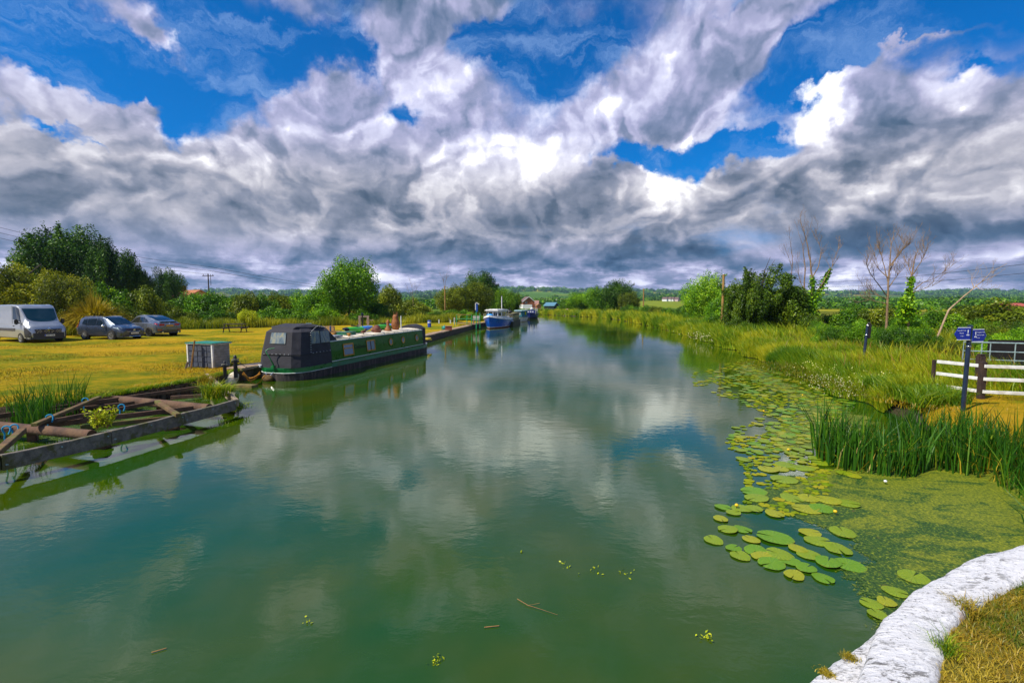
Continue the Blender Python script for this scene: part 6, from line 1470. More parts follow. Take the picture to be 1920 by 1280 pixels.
house("little orange-brown garden shed right of the white and brick house", 1009, 225, 2.0, 2.4, 1.5, .7, R(15), pmat("shed_orange", (.40, .15, .06), .8), pmat("shed_orange_roof", (.35, .17, .08), .8), name="garden_shed", chim=False)
house("dark boat shed with pale blue metal roof beside the canal bend", 1034, 205, 5.2, 4.4, 1.6, 1.2, R(62), pmat("shed_dark", (.012, .025, .025), .8), pmat("metal_roof_blue", (.13, .28, .36), .4, metal=.2), name="boat_shed", chim=False, windows=((1.0, 0, 1.2, .6, .6, 'f'),))
house("house with orange tiled roof and brick chimney behind the left hedge", 356, 118, 7, 9, 3.9, 1.8, R(62), pmat("buff_wall", (.42, .30, .12), .8), OTILE)
for k, (px, s) in enumerate(((1247, 9), (1254, 7), (1259, 8), (1268, 10))):
    house("%s of the tiny white farm buildings beyond the yellow field, from the left" % ORD[k], px, 640, s, 6, 3, 2.2, R(60), WREND if k != 3 else pmat("farm_pink", (.55, .40, .40), .8), RTILE, chim=False)
house("low red-roofed barn far off in the right-hand fields", 1890, 170, 10, 7, 1.6, .9, R(80), BRICK, pmat("barn_red", (.40, .08, .05), .8), name="barn", chim=False)
m = MB(); c = onY(1166, 577, 110); m.box((c.x, 110, c.z - .6), (.7, .1, 1.7)); o = m.build("bank_sign", pmat("sign_pale_blue", (.10, .20, .55), .5)); tag(o, "small pale blue upright sign on the far right bank", "sign")
c = onY(1063, 578, 140); o = thing("pink_post", "tiny red and white marker on the far right bank", "marker", (c.x, 140, .45)); m = MB(); m.box((0, 0, .6), (.9, .3, 1.2)); m.build("board", pmat("marker_red", (.5, .08, .08), .6), o); m = MB(); m.box((0, -.16, .9), (.5, .02, .4)); m.build("panel", WHITEP, o)
# patch of ripe field seen over the far bank

# ---------------------------------------------------------------- vehicles: lofted shells (local +x = forward)
def loft_vehicle(root, st, paint, ridx=None, ring=None):
    """st: rows (x, zb, zbelt, zroof, hw, hwroof). returns evaluator S(x, v, side)"""
    st = np.array(st, float)
    def sec(x):
        zb, zl, zr, hw, hr = [np.interp(x, st[:, 0], st[:, k]) for k in range(1, 6)]
        mid = zb + (zl - zb) * .55
        return [(0, zb), (hw * .88, zb), (hw * .975, zb + .06), (hw, mid), (hw * .985, zl - .06), (hw * .955, zl), (hr, zr - .07), (hr * .93, zr - .015), (hr * .6, zr + .008), (0, zr + .015)]
    xs = sorted(set(list(np.linspace(st[0, 0], st[-1, 0], 64)) + list(st[:, 0])))
    m = MB(); n = 10; half = [sec(x) for x in xs]
    for x, s in zip(xs, half): m.v += [(x, y, z) for y, z in s] + [(x, -y, z) for y, z in s[::-1]]
    N = 2 * n
    for i in range(len(xs) - 1):
        for j in range(N - 1): m.f.append((i * N + j, i * N + j + 1, (i + 1) * N + j + 1, (i + 1) * N + j)); m.m.append(0)
    m.f.append(tuple(range(N))); m.m.append(0); m.f.append(tuple((len(xs) - 1) * N + j for j in range(N))[::-1]); m.m.append(0)
    m.build("body", paint, root, 35)
    def S(x, v, side):
        s = sec(x); k = min(int(v), n - 2); f = v - k
        y = s[k][0] * (1 - f) + s[k + 1][0] * f; z = s[k][1] * (1 - f) + s[k + 1][1] * f
        return Vector((x, y * side, z))
    return S
def patch(S, name, corners, side, mat, parent, off=.012, nu=8, nv=3):
    """corners (x,v) x4: bl, br, tr, tl; side +-1; or side 0 = wraps across the top with x given for centre"""
    m = MB(); vs = []
    for i in range(nu + 1):
        for j in range(nv + 1):
            u, t = i / nu, j / nv
            x = (corners[0][0] * (1 - u) + corners[1][0] * u) * (1 - t) + (corners[3][0] * (1 - u) + corners[2][0] * u) * t
            v = (corners[0][1] * (1 - u) + corners[1][1] * u) * (1 - t) + (corners[3][1] * (1 - u) + corners[2][1] * u) * t
            p = S(x, v, side); e = .02
            du = S(x + e, v, side) - S(x - e, v, side); dv = S(x, min(v + e, 8.99), side) - S(x, max(v - e, 0), side)
            n_ = du.cross(dv); n_ = n_.normalized() if n_.length > 1e-9 else Vector((0, side, 0))
            if n_.y * side < 0 and abs(n_.y) > .2 or (abs(n_.y) <= .2 and n_.z < 0): n_ = -n_
            vs.append(p + n_ * off)
    for i in range(nu):
        for j in range(nv): a = i * (nv + 1) + j; m.f.append((a, a + nv + 1, a + nv + 2, a + 1)); m.m.append(0)
    m.v = [tuple(p) for p in vs]; return m.build(name, mat, parent, 40)
def top_patch(S, name, x0, x1, v0, mat, parent, off=.012, x0e=None, x1e=None, mode='M'):
    """windscreen or rear window: spans the full width on the top surface between stations x0..x1, edges at ring position v0"""
    m = MB(); nu, nw = 8, 16; vs = []
    for i in range(nu + 1):
        for j in range(nw + 1):
            w_ = abs(2 * j / nw - 1); side = -1 if j < nw / 2 else 1
            a = x0 + ((x0e if x0e is not None else x0) - x0) * w_ ** 2; b = x1 + ((x1e if x1e is not None else x1) - x1) * w_ ** 2
            x = a + (b - a) * i / nu; v = 9 - (9 - v0) * w_
            p = S(x, v, side); e = .03
            du = S(x + e, v, side) - S(x - e, v, side); n_ = Vector((-du.z, 0, du.x)).normalized(); n_ = n_ if n_.z > 0 else -n_
            vs.append(p + n_ * off)
    m.v = [tuple(p) for p in vs]
    for i in range(nu):
        for j in range(nw): a = i * (nw + 1) + j; m.f.append((a, a + 1, a + nw + 2, a + nw + 1)); m.m.append(0)
    return m.build(name, mat, parent, 40)
RIM = pmat("alloy_rim", (.45, .45, .46), .35, metal=.8); TYRE = pmat("tyre", (.022, .020, .018), .85, var=.3)
def wheel(parent, x, y, r, w_=.22, rimm=RIM, spokes=6, rr=.64):
    s = 1 if y > 0 else -1
    ar = MB(); Ma = rotm((x, y - s * .012, r + .03), R(-90 * s)); ar.lathe([(r * 1.17, -.02), (r * 1.17, .012)], 26, M=Ma); ar.build("wheel_arch", BLACKP, parent, 30)
    M_ = rotm((x, y, r), R(-90 * s)); m = MB()
    m.lathe([(r * rr, .02), (r * .80, .045), (r * .95, .03), (r, -.01), (r, -w_ + .03), (r * .9, -w_)], 26, M=M_); t = m.build("wheel", TYRE, parent, 40)
    m = MB(); m.lathe([(.03, .028), (.05, .03), (.05, .0), (r * rr * .85, -.005), (r * rr * .9, .03), (r * rr, .034), (r * rr, 0)], 26, M=M_)
    rim = m.build("rim", [pmat("dark_hub", (.03, .03, .032), .5, metal=.3)], t, 30); m = MB()
    for k in range(spokes):
        a = 6.283 * k / spokes; m.box((math.cos(a) * r * rr * .48, math.sin(a) * r * rr * .48, .022), (r * rr * .86, r * rr * .22, .02), rz=a, M=M_, bev=.004)
    m.lathe([(r * rr * .86, .02), (r * rr * .9, .036), (r * rr, .036), (r * rr, .02)], 26, M=M_); m.build("spokes", rimm, t, 30)
def plate(parent, loc, rz, txt, col, w_=.52, rx=90):
    M_ = Matrix.Translation(loc) @ Matrix.Rotation(rz, 4, 'Z') @ Matrix.Rotation(R(rx), 4, 'X'); m = MB(); m.box((0, 0, 0), (w_, .115, .012), M=M_); p = m.build("number_plate", pmat("plate_%s" % ("y" if col[2] < .1 else "w"), col, .5, var=.03), parent)
    text("lettering", txt, .095, RUBBER, p, M_ @ Matrix.Translation((0, 0, .0075))); return p
def carpaint(name, col, met=.55, rough=.32):
    return pmat(name, col, rough, metal=met, var=.05, coat=1.0, vscale=3)
HL = glassm("headlamp_glass", (.28, .32, .34), .08); RL = glassm("rear_lamp_red", (.42, .004, .006), .12)
CGL = glassm("car_glass", (.006, .012, .016), .04); CGT = glassm("car_glass_teal", (.008, .035, .045), .04)
# ---- panel van
SILV = carpaint("silver_paint", (.40, .41, .43), .5, .34)
vl = onz(40, 643, .45); vr_ = Vector((vl.x, vl.y, .45))
HV = R(-24); 
van = thing("panel_van", "silver high-roof panel van parked at the left edge of the lawn", "van", (0, 0, 0), HV)
# front axle at x=0 ; nose at +.95
st = [(-4.9, .32, 1.25, 2.30, .92, .85), (-4.6, .30, 1.25, 2.46, 1.0, .92), (-1.3, .30, 1.25, 2.50, 1.02, .93), (-.55, .30, 1.25, 2.47, 1.02, .92), (-.30, .30, 1.24, 2.36, 1.02, .90), (-.12, .30, 1.24, 2.20, 1.02, .87), (.42, .28, 1.22, 1.44, 1.02, .80), (.62, .27, 1.12, 1.27, 1.0, .86), (.86, .26, .98, 1.10, .97, .84), (.97, .28, .80, .92, .92, .78), (1.03, .34, .68, .76, .82, .70)]
S = loft_vehicle(van, st, SILV)
top_patch(S, "windscreen", .50, -.13, 7.0, CGT, van, .014, x0e=.30, x1e=-.17)
for s in (-1, 1):
    patch(S, "door_window", [(-.95, 5.25), (.05, 5.15), (-.28, 5.95), (-.95, 5.95)], s, CGL, van)
    # black lower bumper flank, rubbing strip, mirror, door line
    patch(S, "side_strip", [(-3.9, 2.9), (-.62, 2.9), (-.62, 3.35), (-3.9, 3.35)], s, pmat("grey_plastic", (.06, .055, .06), .6), van)
    m = MB(); m.box((.02, s * 1.17, 1.38), (.16, .20, .34), bev=.05); m.box((.0, s * 1.05, 1.30), (.08, .16, .08), bev=.02); m.build("mirror", BLACKP, van, 50)
    patch(S, "headlight", [(.55, 4.35), (.93, 4.15), (.90, 5.3), (.60, 5.35)], s, HL, van, .016)
    patch(S, "front_bumper_corner", [(.48, 1.4), (1.00, 1.4), (1.00, 4.05), (.52, 3.75)], s, pmat("bumper_black", (.030, .030, .038), .55), van, .014)
    m = MB(); m.box((-.80, s * 1.022, 1.12), (.16, .03, .05), bev=.01); m.build("door_handle", BLACKP, van)
    m = MB(); m.tube([S(-1.05, 1.6, s) + Vector((0, .004 * s, 0)), S(-1.05, 3, s) + Vector((0, .004 * s, 0)), S(-1.05, 5, s) + Vector((0, .004 * s, 0)), S(-1.05, 6, s) + Vector((0, .004 * s, 0))], .008, 5); m.build("door_seam", BLACKP, van)
    m = MB(); m.tube([S(x, 4.6, s) + Vector((0, .004 * s, 0)) for x in np.linspace(-4.6, -1.1, 8)], .010, 5); m.build("body_crease", SILV, van)
    wheel(van, 0, s * 1.0, .34, spokes=5); wheel(van, -3.68, s * 1.0, .34, spokes=5)
BP = pmat("bumper_black", (.030, .030, .038), .55)
m = MB(); m.prism([(.62, -.99), (.98, -.90), (1.07, -.70), (1.12, -.3), (1.12, .3), (1.07, .70), (.98, .90), (.62, .99)], .26, .66); m.build("front_bumper", BP, van)
m = MB(); m.prism([(.80, -.80), (1.03, -.66), (1.08, -.3), (1.08, .3), (1.03, .66), (.80, .80)], .66, .90); gr_ = m.build("grille", pmat("grille_dark", (.012, .012, .03), .4), van)
m = MB()
for r_ in range(3):
    for c_ in range(-4, 5):
        if abs(c_) < 1 and r_ > 0: continue
        yy = c_ * .145 + (.07 if r_ % 2 else 0)
        if abs(yy) > .64: continue
        m.box((1.085 - abs(yy) * .06, yy, .70 + r_ * .07), (.02, .07, .022))
m.build("grille_bars", CHROME, gr_)
m = MB(); P_ = [(0, .13), (.085, 0), (0, -.13), (-.085, 0)]; Q_ = [(0, .07), (.04, 0), (0, -.07), (-.04, 0)]
Md = Matrix.Translation((1.095, 0, .90)) @ Matrix.Rotation(R(90), 4, 'Z') @ Matrix.Rotation(R(80), 4, 'X')
for k in range(4):
    a, b2, c2, d2 = P_[k], P_[(k + 1) % 4], Q_[(k + 1) % 4], Q_[k]; m.add([(a[0], a[1], 0), (b2[0], b2[1], 0), (c2[0], c2[1], .025), (d2[0], d2[1], .025), (a[0], a[1], -.03), (b2[0], b2[1], -.03)], [(0, 1, 2, 3), (0, 4, 5, 1)], 0, Md)
m.build("badge", CHROME, van)
p = plate(van, (1.135, 0, .50), R(90), "VN66 TZB", (.72, .70, .66)); m = MB(); m.box((1.143, -.235, .50), (.003, .05, .114)); m.build("blue_band", pmat("plate_blue", (.01, .06, .5), .5), p)
m = MB(); m.tube([(-.45, 0, 2.48), (-.52, 0, 2.62)], .012, 6); m.build("aerial", BLACKP, van)
m = MB(); m.tube([S(-.30, 6.4, 1) + Vector((.01, 0, .02)), S(-.8, 6.6, 1) + Vector((0, 0, .02)), S(-1.3, 6.6, 1) + Vector((0, 0, .02))], .02, 6); m.build("roof_gutter", SILV, van)
RV = Matrix.Rotation(HV, 3, 'Z'); off = RV @ Vector((0, -1.0, 0)); van.location = (vl.x - off.x, vl.y - off.y, .43)
# ---- dark grey compact SUV
GRY = carpaint("dark_grey_blue_paint", (.050, .065, .095), .55, .30)
suv = thing("parked_car", "dark grey compact SUV facing the camera between the van and the other car", "car", (0, 0, 0), R(-16.5))
st = [(-3.55, .46, .86, 1.05, .72, .66), (-3.50, .36, .92, 1.32, .84, .62), (-3.30, .30, .95, 1.52, .89, .64), (-2.9, .28, .96, 1.62, .91, .66), (-1.8, .26, .97, 1.66, .91, .67), (-1.1, .26, .97, 1.62, .91, .66), (-.75, .26, .96, 1.50, .91, .65), (.00, .26, .93, 1.10, .91, .66), (.18, .26, .91, 1.02, .90, .72), (.55, .26, .86, .95, .88, .74), (.78, .28, .76, .85, .82, .70), (.90, .33, .64, .70, .70, .60)]
S = loft_vehicle(suv, st, GRY)
top_patch(S, "windscreen", .02, -.98, 7.0, CGL, suv, .012, x0e=-.12, x1e=-1.02)
for s in (-1, 1):
    patch(S, "front_door_window", [(-1.50, 5.12), (-.42, 5.10), (-1.02, 5.9), (-1.50, 5.9)], s, CGL, suv)
    patch(S, "rear_door_window", [(-2.42, 5.12), (-1.56, 5.12), (-1.56, 5.9), (-2.42, 5.9)], s, CGL, suv)
    patch(S, "quarter_window", [(-2.95, 5.30), (-2.48, 5.12), (-2.48, 5.9), (-2.85, 5.85)], s, CGL, suv)
    patch(S, "headlight", [(.20, 4.4), (.74, 4.15), (.62, 5.35), (.12, 5.25)], s, HL, suv, .014)
    patch(S, "tail_light", [(-3.46, 4.3), (-3.28, 4.3), (-3.32, 5.7), (-3.42, 5.7)], s, RL, suv, .02)
    patch(S, "sill", [(-2.35, 1.6), (-.38, 1.6), (-.38, 2.4), (-2.35, 2.4)], s, BP, suv, .012)
    m = MB(); m.ball((-.55, s * 1.0, 1.02), (.10, .12, .085), 2); m.build("mirror", CHROME if s < 0 else GRY, suv, 60)
    m = MB(); m.tube([S(x, 6.9, s) + Vector((0, 0, .03)) for x in (-2.9, -2.2, -1.6, -1.1)], .015, 6); m.build("roof_rail", CHROME, suv)
    for x in (-1.35, -2.25): m = MB(); m.box((x, s * .905, .86), (.17, .03, .03), bev=.008); m.build("door_handle", CHROME, suv)
    for x in (-.38, -1.53, -2.42):
        m = MB(); m.tube([S(x, v_, s) + Vector((0, .003 * s, 0)) for v_ in (1.6, 3, 4, 5)], .006, 5); m.build("door_seam", BLACKP, suv)
    wheel(suv, 0, s * .90, .35, spokes=5); wheel(suv, -2.62, s * .90, .35, spokes=5)
m = MB(); m.prism([(.60, -.60), (.88, -.50), (.96, -.2), (.96, .2), (.88, .50), (.60, .60)], .64, .80); m.build("grille", pmat("grille_navy", (.008, .008, .05), .3), suv)
m = MB(); m.tube([(.82, -.60, .63), (.95, -.3, .615), (.97, 0, .61), (.95, .3, .615), (.82, .60, .63)], .016, 6); m.box((.965, 0, .72), (.02, .13, .09)); m.build("grille_trim", CHROME, suv)
m = MB(); m.prism([(.5, -.88), (.86, -.74), (.98, -.4), (.98, .4), (.86, .74), (.5, .88)], .24, .42); m.build("front_bumper", BP, suv)
m = MB(); m.tube([(.80, -.70, .30), (1.0, -.3, .27), (1.0, .3, .27), (.80, .70, .30)], .03, 6); m.build("skid_plate", CHROME, suv)
for s in (-1, 1): m = MB(); m.lathe([(.06, 0), (.05, .03)], 12, M=rotm((.83, s * .62, .42), 0, R(90))); m.build("fog_lamp", HL, suv)
plate(suv, (.995, 0, .50), R(90), "WR16 KXD", (.72, .70, .66))
rw = onz(158, 637.5, .45); suv.location = (-30.4, 34.1, .42)
# place so that the near front wheel sits at px 208
RS = Matrix.Rotation(R(-16.5), 3, 'Z'); fwp = onz(209, 637.5, .45); of = RS @ Vector((0, -.9, 0)); suv.location = (fwp.x - of.x, fwp.y - of.y, .42)
# ---- silver-grey coupe SUV seen from the rear
GR2 = carpaint("mid_grey_paint", (.12, .14, .18), .55, .30)
cp = thing("parked_car", "metallic grey coupe-backed car seen from behind, rightmost of the parked vehicles", "car", (0, 0, 0), R(156))
# rear axle at x=0, rear end at -.95
st = [(-1.02, .46, .78, .84, .74, .60), (-.98, .36, .92, 1.06, .86, .66), (-.88, .30, 1.02, 1.15, .94, .70), (-.60, .28, 1.05, 1.24, .97, .68), (.10, .27, 1.06, 1.44, .99, .66), (.90, .27, 1.05, 1.62, .98, .66), (1.5, .27, 1.03, 1.67, .97, .66), (2.1, .27, 1.02, 1.58, .97, .66), (2.9, .27, .99, 1.14, .97, .68), (3.2, .27, .96, 1.06, .96, .74), (3.7, .3, .82, .92, .86, .7), (3.86, .36, .66, .72, .72, .6)]
S = loft_vehicle(cp, st, GR2)
top_patch(S, "rear_window", -.52, .62, 7.1, CGL, cp, .012, x0e=-.42, x1e=.66)
top_patch(S, "windscreen", 2.88, 2.05, 7.0, CGL, cp, .012)
for s in (-1, 1):
    patch(S, "rear_door_window", [(.55, 5.12), (1.28, 5.12), (1.28, 5.88), (.80, 5.85)], s, CGL, cp)
    patch(S, "quarter_window", [(.05, 5.2), (.50, 5.12), (.72, 5.8), (.45, 5.65)], s, CGL, cp)
    patch(S, "front_door_window", [(1.34, 5.12), (2.35, 5.12), (1.95, 5.88), (1.34, 5.88)], s, CGL, cp)
    patch(S, "tail_light", [(-.96, 4.35), (-.70, 4.45), (-.72, 5.15), (-.95, 5.2)], s, RL, cp, .02)
    m = MB(); m.box((-1.0, s * .55, .93), (.07, .38, .13), bev=.02); m.build("tail_light", RL, cp)
    m = MB(); m.ball((2.35, s * 1.06, 1.10), (.11, .12, .09), 2); m.build("mirror", GR2, cp, 60)
    for x in (.62, 1.31): m = MB(); m.tube([S(x, v_, s) + Vector((0, .003 * s, 0)) for v_ in (1.6, 3, 4, 5)], .006, 5); m.build("door_seam", BLACKP, cp)
    m = MB(); m.tube([S(x, 4.55, s) + Vector((0, .006 * s, 0)) for x in np.linspace(-.7, 2.9, 10)], .012, 5); m.build("shoulder_crease", GR2, cp)
    wheel(cp, 0, s * .97, .38, w_=.3, rimm=pmat("black_alloy", (.02, .02, .022), .3, metal=.5), spokes=10, rr=.68); wheel(cp, 2.93, s * .97, .38, w_=.3, spokes=10, rr=.68)
    m = MB(); m.lathe([(.06, 0), (.06, .05)], 12, M=rotm((-1.08, s * .58, .34), 0, R(-90))); m.build("exhaust", CHROME, cp)
m = MB(); m.prism([(-.5, -.96), (-.96, -.86), (-1.06, -.5), (-1.06, .5), (-.96, .86), (-.5, .96)], .28, .50); m.build("rear_bumper", BP, cp)
m = MB(); m.box((-1.065, 0, .46), (.03, 1.0, .14), bev=.01); m.build("diffuser", pmat("bronze_plastic", (.08, .065, .02), .5), cp)
for s in (-1, 1): m = MB(); m.box((-1.04, s * .72, .54), (.04, .3, .05)); m.build("reflector", RL, cp)
m = MB(); m.box((-.93, 0, 1.17), (.14, 1.3, .03), bev=.01); m.build("boot_spoiler", GR2, cp)
plate(cp, (-1.055, 0, .86), R(-90), "SM15 LYW", (.80, .36, .02))
m = MB(); m.lathe([(.045, 0), (.045, .012)], 16, M=rotm((-1.0, 0, 1.02), 0, R(-80))); m.build("badge", CHROME, cp)
wl_ = onz(279, 630.5, .45); RS = Matrix.Rotation(R(156), 3, 'Z'); of = RS @ Vector((0, .97, 0)); cp.location = (wl_.x - of.x, wl_.y - of.y, .42)
# ---------------------------------------------------------------- duckweed mats
def weed_mat():
    m, nt = newmat("duckweed"); g = G(nt); tc = g.n('ShaderNodeTexCoord').outputs['Object']
    cv = g.n('ShaderNodeAttribute', attribute_name='cover').outputs['Fac']
    st = g.mapping(tc, rot=(0, 0, R(30)), scale=(1, 2.0, 1))
    n1 = g.noise(st, 1.3, 7, .68, .6).outputs['Fac']; n2 = g.noise(tc, 34, 4, .8).outputs['Fac']; n3 = g.noise(st, 1.0, 8, .74, 1.1).outputs['Fac']; n4 = g.noise(tc, 160, 2, .6).outputs['Fac']
    al = g.mapr(g.math('ADD', cv, g.math('ADD', g.math('MULTIPLY', g.math('SUBTRACT', n1, .5), 1.3), g.math('MULTIPLY', g.math('SUBTRACT', n2, .5), .9))), .47, .52)
    c1 = g.ramp(n2, [(.36, (.05, .09, .002)), (.5, (.135, .17, .002)), (.62, (.29, .29, .008))])
    c2 = g.ramp(n2, [(.42, (.012, .045, .001)), (.55, (.04, .10, .002)), (.66, (.32, .34, .01))])
    xx = g.n('ShaderNodeSeparateXYZ', ins={0: tc}).outputs[0]
    c = g.mix(g.mapr(g.math('ADD', n3, g.mapr(xx, 3.2, 6.2, .13, -.03)), .46, .57), c1, c2)
    c = g.mix(g.mapr(g.noise(tc, 5, 6, .7).outputs['Fac'], .62, .72), c, (.10, .055, .01))
    p = g.n('ShaderNodeBsdfPrincipled', ins={'Base Color': c, 'Roughness': .6}); g.set(p.inputs['Normal'], g.bump(g.math('ADD', n2, n4), .6, .01))
    t = g.n('ShaderNodeBsdfTransparent'); x = g.n('ShaderNodeMixShader'); g.set(x.inputs[0], al); nt.links.new(t.outputs[0], x.inputs[1]); nt.links.new(p.outputs[0], x.inputs[2]); g.out(x.outputs[0]); return m
WEED = weed_mat()
def weed(name, label, x0, x1, y0, y1, res, f, z=.006):
    xs = np.arange(x0, x1, res); ys_ = np.arange(y0, y1, res); X_, Y_ = np.meshgrid(xs, ys_); c = f(X_, Y_)
    V = np.stack([X_.ravel(), Y_.ravel(), np.full(X_.size, z)], 1); nx = len(xs)
    ii, jj = np.meshgrid(np.arange(len(ys_) - 1), np.arange(nx - 1), indexing='ij'); F = np.stack([ii * nx + jj, ii * nx + jj + 1, (ii + 1) * nx + jj + 1, (ii + 1) * nx + jj], -1).reshape(-1, 4)
    cc = c.ravel(); F = F[cc[F].max(1) > -.35]
    me = quads_mesh(name, V, WEED, None, F); a = me.attributes.new("cover", 'FLOAT', 'POINT'); a.data.foreach_set("value", cc.astype(np.float32))
    tag(link_mesh(name, me), label, "water weed", kind="stuff")
def sdf_poly(X_, Y_, poly):
    x = X_.ravel(); y = Y_.ravel(); ins = in_poly(x, y, poly); d_ = np.full(len(x), 1e9); P = np.array(poly)
    for i in range(len(P)):
        a = P[i]; b = P[(i + 1) % len(P)]; ab = b - a; t = np.clip(((x - a[0]) * ab[0] + (y - a[1]) * ab[1]) / (ab @ ab), 0, 1)
        d_ = np.minimum(d_, np.hypot(x - a[0] - ab[0] * t, y - a[1] - ab[1] * t))
    return np.where(ins, d_, -d_).reshape(X_.shape)
main = [q(*p, 0) for p in ((1600, 1106), (1588, 1068), (1625, 1050), (1600, 1010), (1540, 990), (1480, 965), (1425, 955), (1400, 935), (1440, 915), (1490, 895), (1540, 885), (1600, 880))] + [(7.0, 8.9), (9.5, 9.5), (9.0, 3.5), (6.0, 3.2), (3.2, 2.6)] + [q(1660, 1180, 0), q(1640, 1120, 0)]
weed("duckweed", "yellow-green duckweed carpet filling the corner between reeds and whitewashed wall", 2.2, 9.6, 2.4, 10, .05, lambda X_, Y_: .5 + np.clip(sdf_poly(X_, Y_, main) * 1.5, -1, .55))
up = [q(*p, 0) for p in ((1400, 900), (1385, 850), (1420, 800), (1470, 762), (1440, 735), (1400, 712), (1370, 690), (1390, 672), (1440, 690), (1500, 720), (1580, 752), (1640, 775))] + [(9.5, 11.5), (7, 9.5), (5.4, 8.9)]
weed("blanket_weed", "thin patchy green water weed among the far lily pads along the right bank", 4.5, 15, 7.5, 27, .12, lambda X_, Y_: .20 + np.clip(sdf_poly(X_, Y_, up) * .6, -1, .36), z=.004)
lp2 = [q(*p, 0) for p in ((500, 728), (620, 722), (720, 700), (790, 672), (800, 660), (700, 680), (600, 708), (490, 716), (430, 738), (440, 725))]
weed("floating_weed", "sparse yellow-green weed specks on the water beside the narrowboat", -11, -3, 15, 30, .15, lambda X_, Y_: .02 + np.clip(sdf_poly(X_, Y_, lp2) * .5, -1, .17), z=.004)
lp3 = [q(*p, 0) for p in ((800, 652), (830, 640), (905, 615), (890, 628), (900, 640), (860, 650))]
weed("floating_weed", "pale weed streaks on the water along the quay before the blue boat", -7.5, -1, 30, 60, .3, lambda X_, Y_: .05 + np.clip(sdf_poly(X_, Y_, lp3) * .25, -1, .2), z=.004)
fp = [q(*p, 0) for p in ((0, 800), (180, 760), (380, 725), (420, 745), (330, 775), (100, 830), (0, 850))]
weed("floating_weed", "green weed covering the still water inside the derelict wooden frame", -13, -6.5, 8, 17, .08, lambda X_, Y_: .22 + np.clip(sdf_poly(X_, Y_, fp) * .8, -1, .3), z=.004)
# ---------------------------------------------------------------- lily pads
PADM = []
for nm, c0, c1 in (("a", (.16, .25, .003), (.25, .32, .006)), ("b", (.24, .27, .004), (.36, .36, .01)), ("c", (.10, .24, .004), (.17, .30, .006))):
    m, nt = newmat("lily_pad_" + nm); g = G(nt); tc = g.n('ShaderNodeTexCoord').outputs['Object']; ob = g.n('ShaderNodeObjectInfo').outputs['Random']
    nz = g.noise(tc, 12, 5, .65).outputs['Fac']; c = g.mix(g.mapr(nz, .35, .65), c0, c1)
    # radial veins
    sp_ = g.n('ShaderNodeSeparateXYZ', ins={0: tc}); an = g.math('ARCTAN2', sp_.outputs[1], sp_.outputs[0]); ve = g.math('POWER', g.math('ABSOLUTE', g.math('SINE', g.math('MULTIPLY', an, 9))), 14)
    c = g.mix(g.math('MULTIPLY', ve, .35), c, tuple(x * .5 for x in c0)); rad = g.vm('LENGTH', tc); edge = g.math('MULTIPLY', g.mapr(rad, .80, .99), g.mapr(g.noise(tc, 6, 4, .6).outputs['Fac'], .45, .65)); c = g.mix(g.math('MULTIPLY', edge, .6), c, (.30, .15, .01))
    p = g.n('ShaderNodeBsdfPrincipled', ins={'Base Color': c, 'Roughness': .38}); g.set(p.inputs['Normal'], g.bump(g.math('ADD', nz, ve), .35, .02)); g.out(p.outputs[0]); PADM.append(m)
def pad_mesh(seed, mat):
    r_ = random.Random(seed); m = MB(); n = 30; gap = r_.uniform(.10, .28); ph = [r_.uniform(0, 6.28) for _ in range(3)]; vs = [(0, 0, .02)]; fs = []
    rings_ = (.25, .55, .85, 1.0)
    for ri, rr_ in enumerate(rings_):
        for k in range(n):
            a = gap / 2 + (6.283 - gap) * k / (n - 1); w_ = 1 + .035 * math.sin(3 * a + ph[0]) + .02 * math.sin(7 * a + ph[1])
            s = rr_ * w_ * (.86 + .14 * abs(math.sin(a / 2))) 
            vs.append((s * math.cos(a) * 1.0, s * math.sin(a) * .88, .03 + .05 * rr_ ** 3 * math.sin(2 * a + ph[2]) * (ri / 3) - (.03 if ri == 3 else 0)))
    for k in range(n - 1): fs.append((0, 1 + k, 2 + k))
    for ri in range(3):
        for k in range(n - 1): b = 1 + ri * n + k; fs.append((b, b + n, b + n + 1, b + 1))
    m.add(vs, fs); me = m.mesh("lily_pad", mat, 60); return me
PM = [pad_mesh(k, PADM[k % 3]) for k in range(6)]
hand = [(1337, 1013, 38), (1387, 1042, 40), (1408, 1012, 34), (1376, 1028, 32), (1364, 994, 38), (1393, 993, 36), (1446, 1058, 52), (1429, 1045, 44), (1465, 1078, 0), (1489, 1080, 40), (1544, 1085, 42), (1553, 1055, 50), (1590, 1060, 56), (1520, 1042, 46), (1497, 1030, 36), (1460, 1040, 50), (1450, 1008, 66), (1417, 1033, 46), (1535, 1015, 48), (1572, 1030, 52), (1480, 1052, 40), (1512, 1066, 40), (1356, 952, 30), (1376, 962, 28), (1352, 974, 30), (1392, 954, 38), (1414, 955, 34), (1412, 922, 48), (1418, 935, 46), (1486, 935, 44), (1515, 935, 40), (1550, 938, 48), (1510, 955, 52), (1540, 955, 48), (1590, 945, 46), (1453, 965, 36), (1470, 900, 52), (1520, 1000, 40), (1580, 998, 50),
        (1712, 1082, 56), (1680, 1112, 44), (1662, 1130, 36), (1632, 1132, 40), (1645, 1153, 38), (1582, 888, 32), (1600, 893, 28), (1396, 862, 30), (1440, 880, 40), (1475, 872, 40), (1505, 878, 40), (1540, 868, 38)]
hand = [h for h in hand if h[2] > 0]
pads = []
GRP = "yellow-green water lily pads floating off the right bank"
def padat(x, y, r, z, lab):
    o = link_mesh("lily_pad", random.choice(PM)); o.location = (x, y, z); o.rotation_euler = (random.uniform(-.03, .03), random.uniform(-.03, .03), random.uniform(0, 6.28)); o.scale = (r, r, r * .55); tag(o, lab, "lily pad", GRP); pads.append((x, y, r))
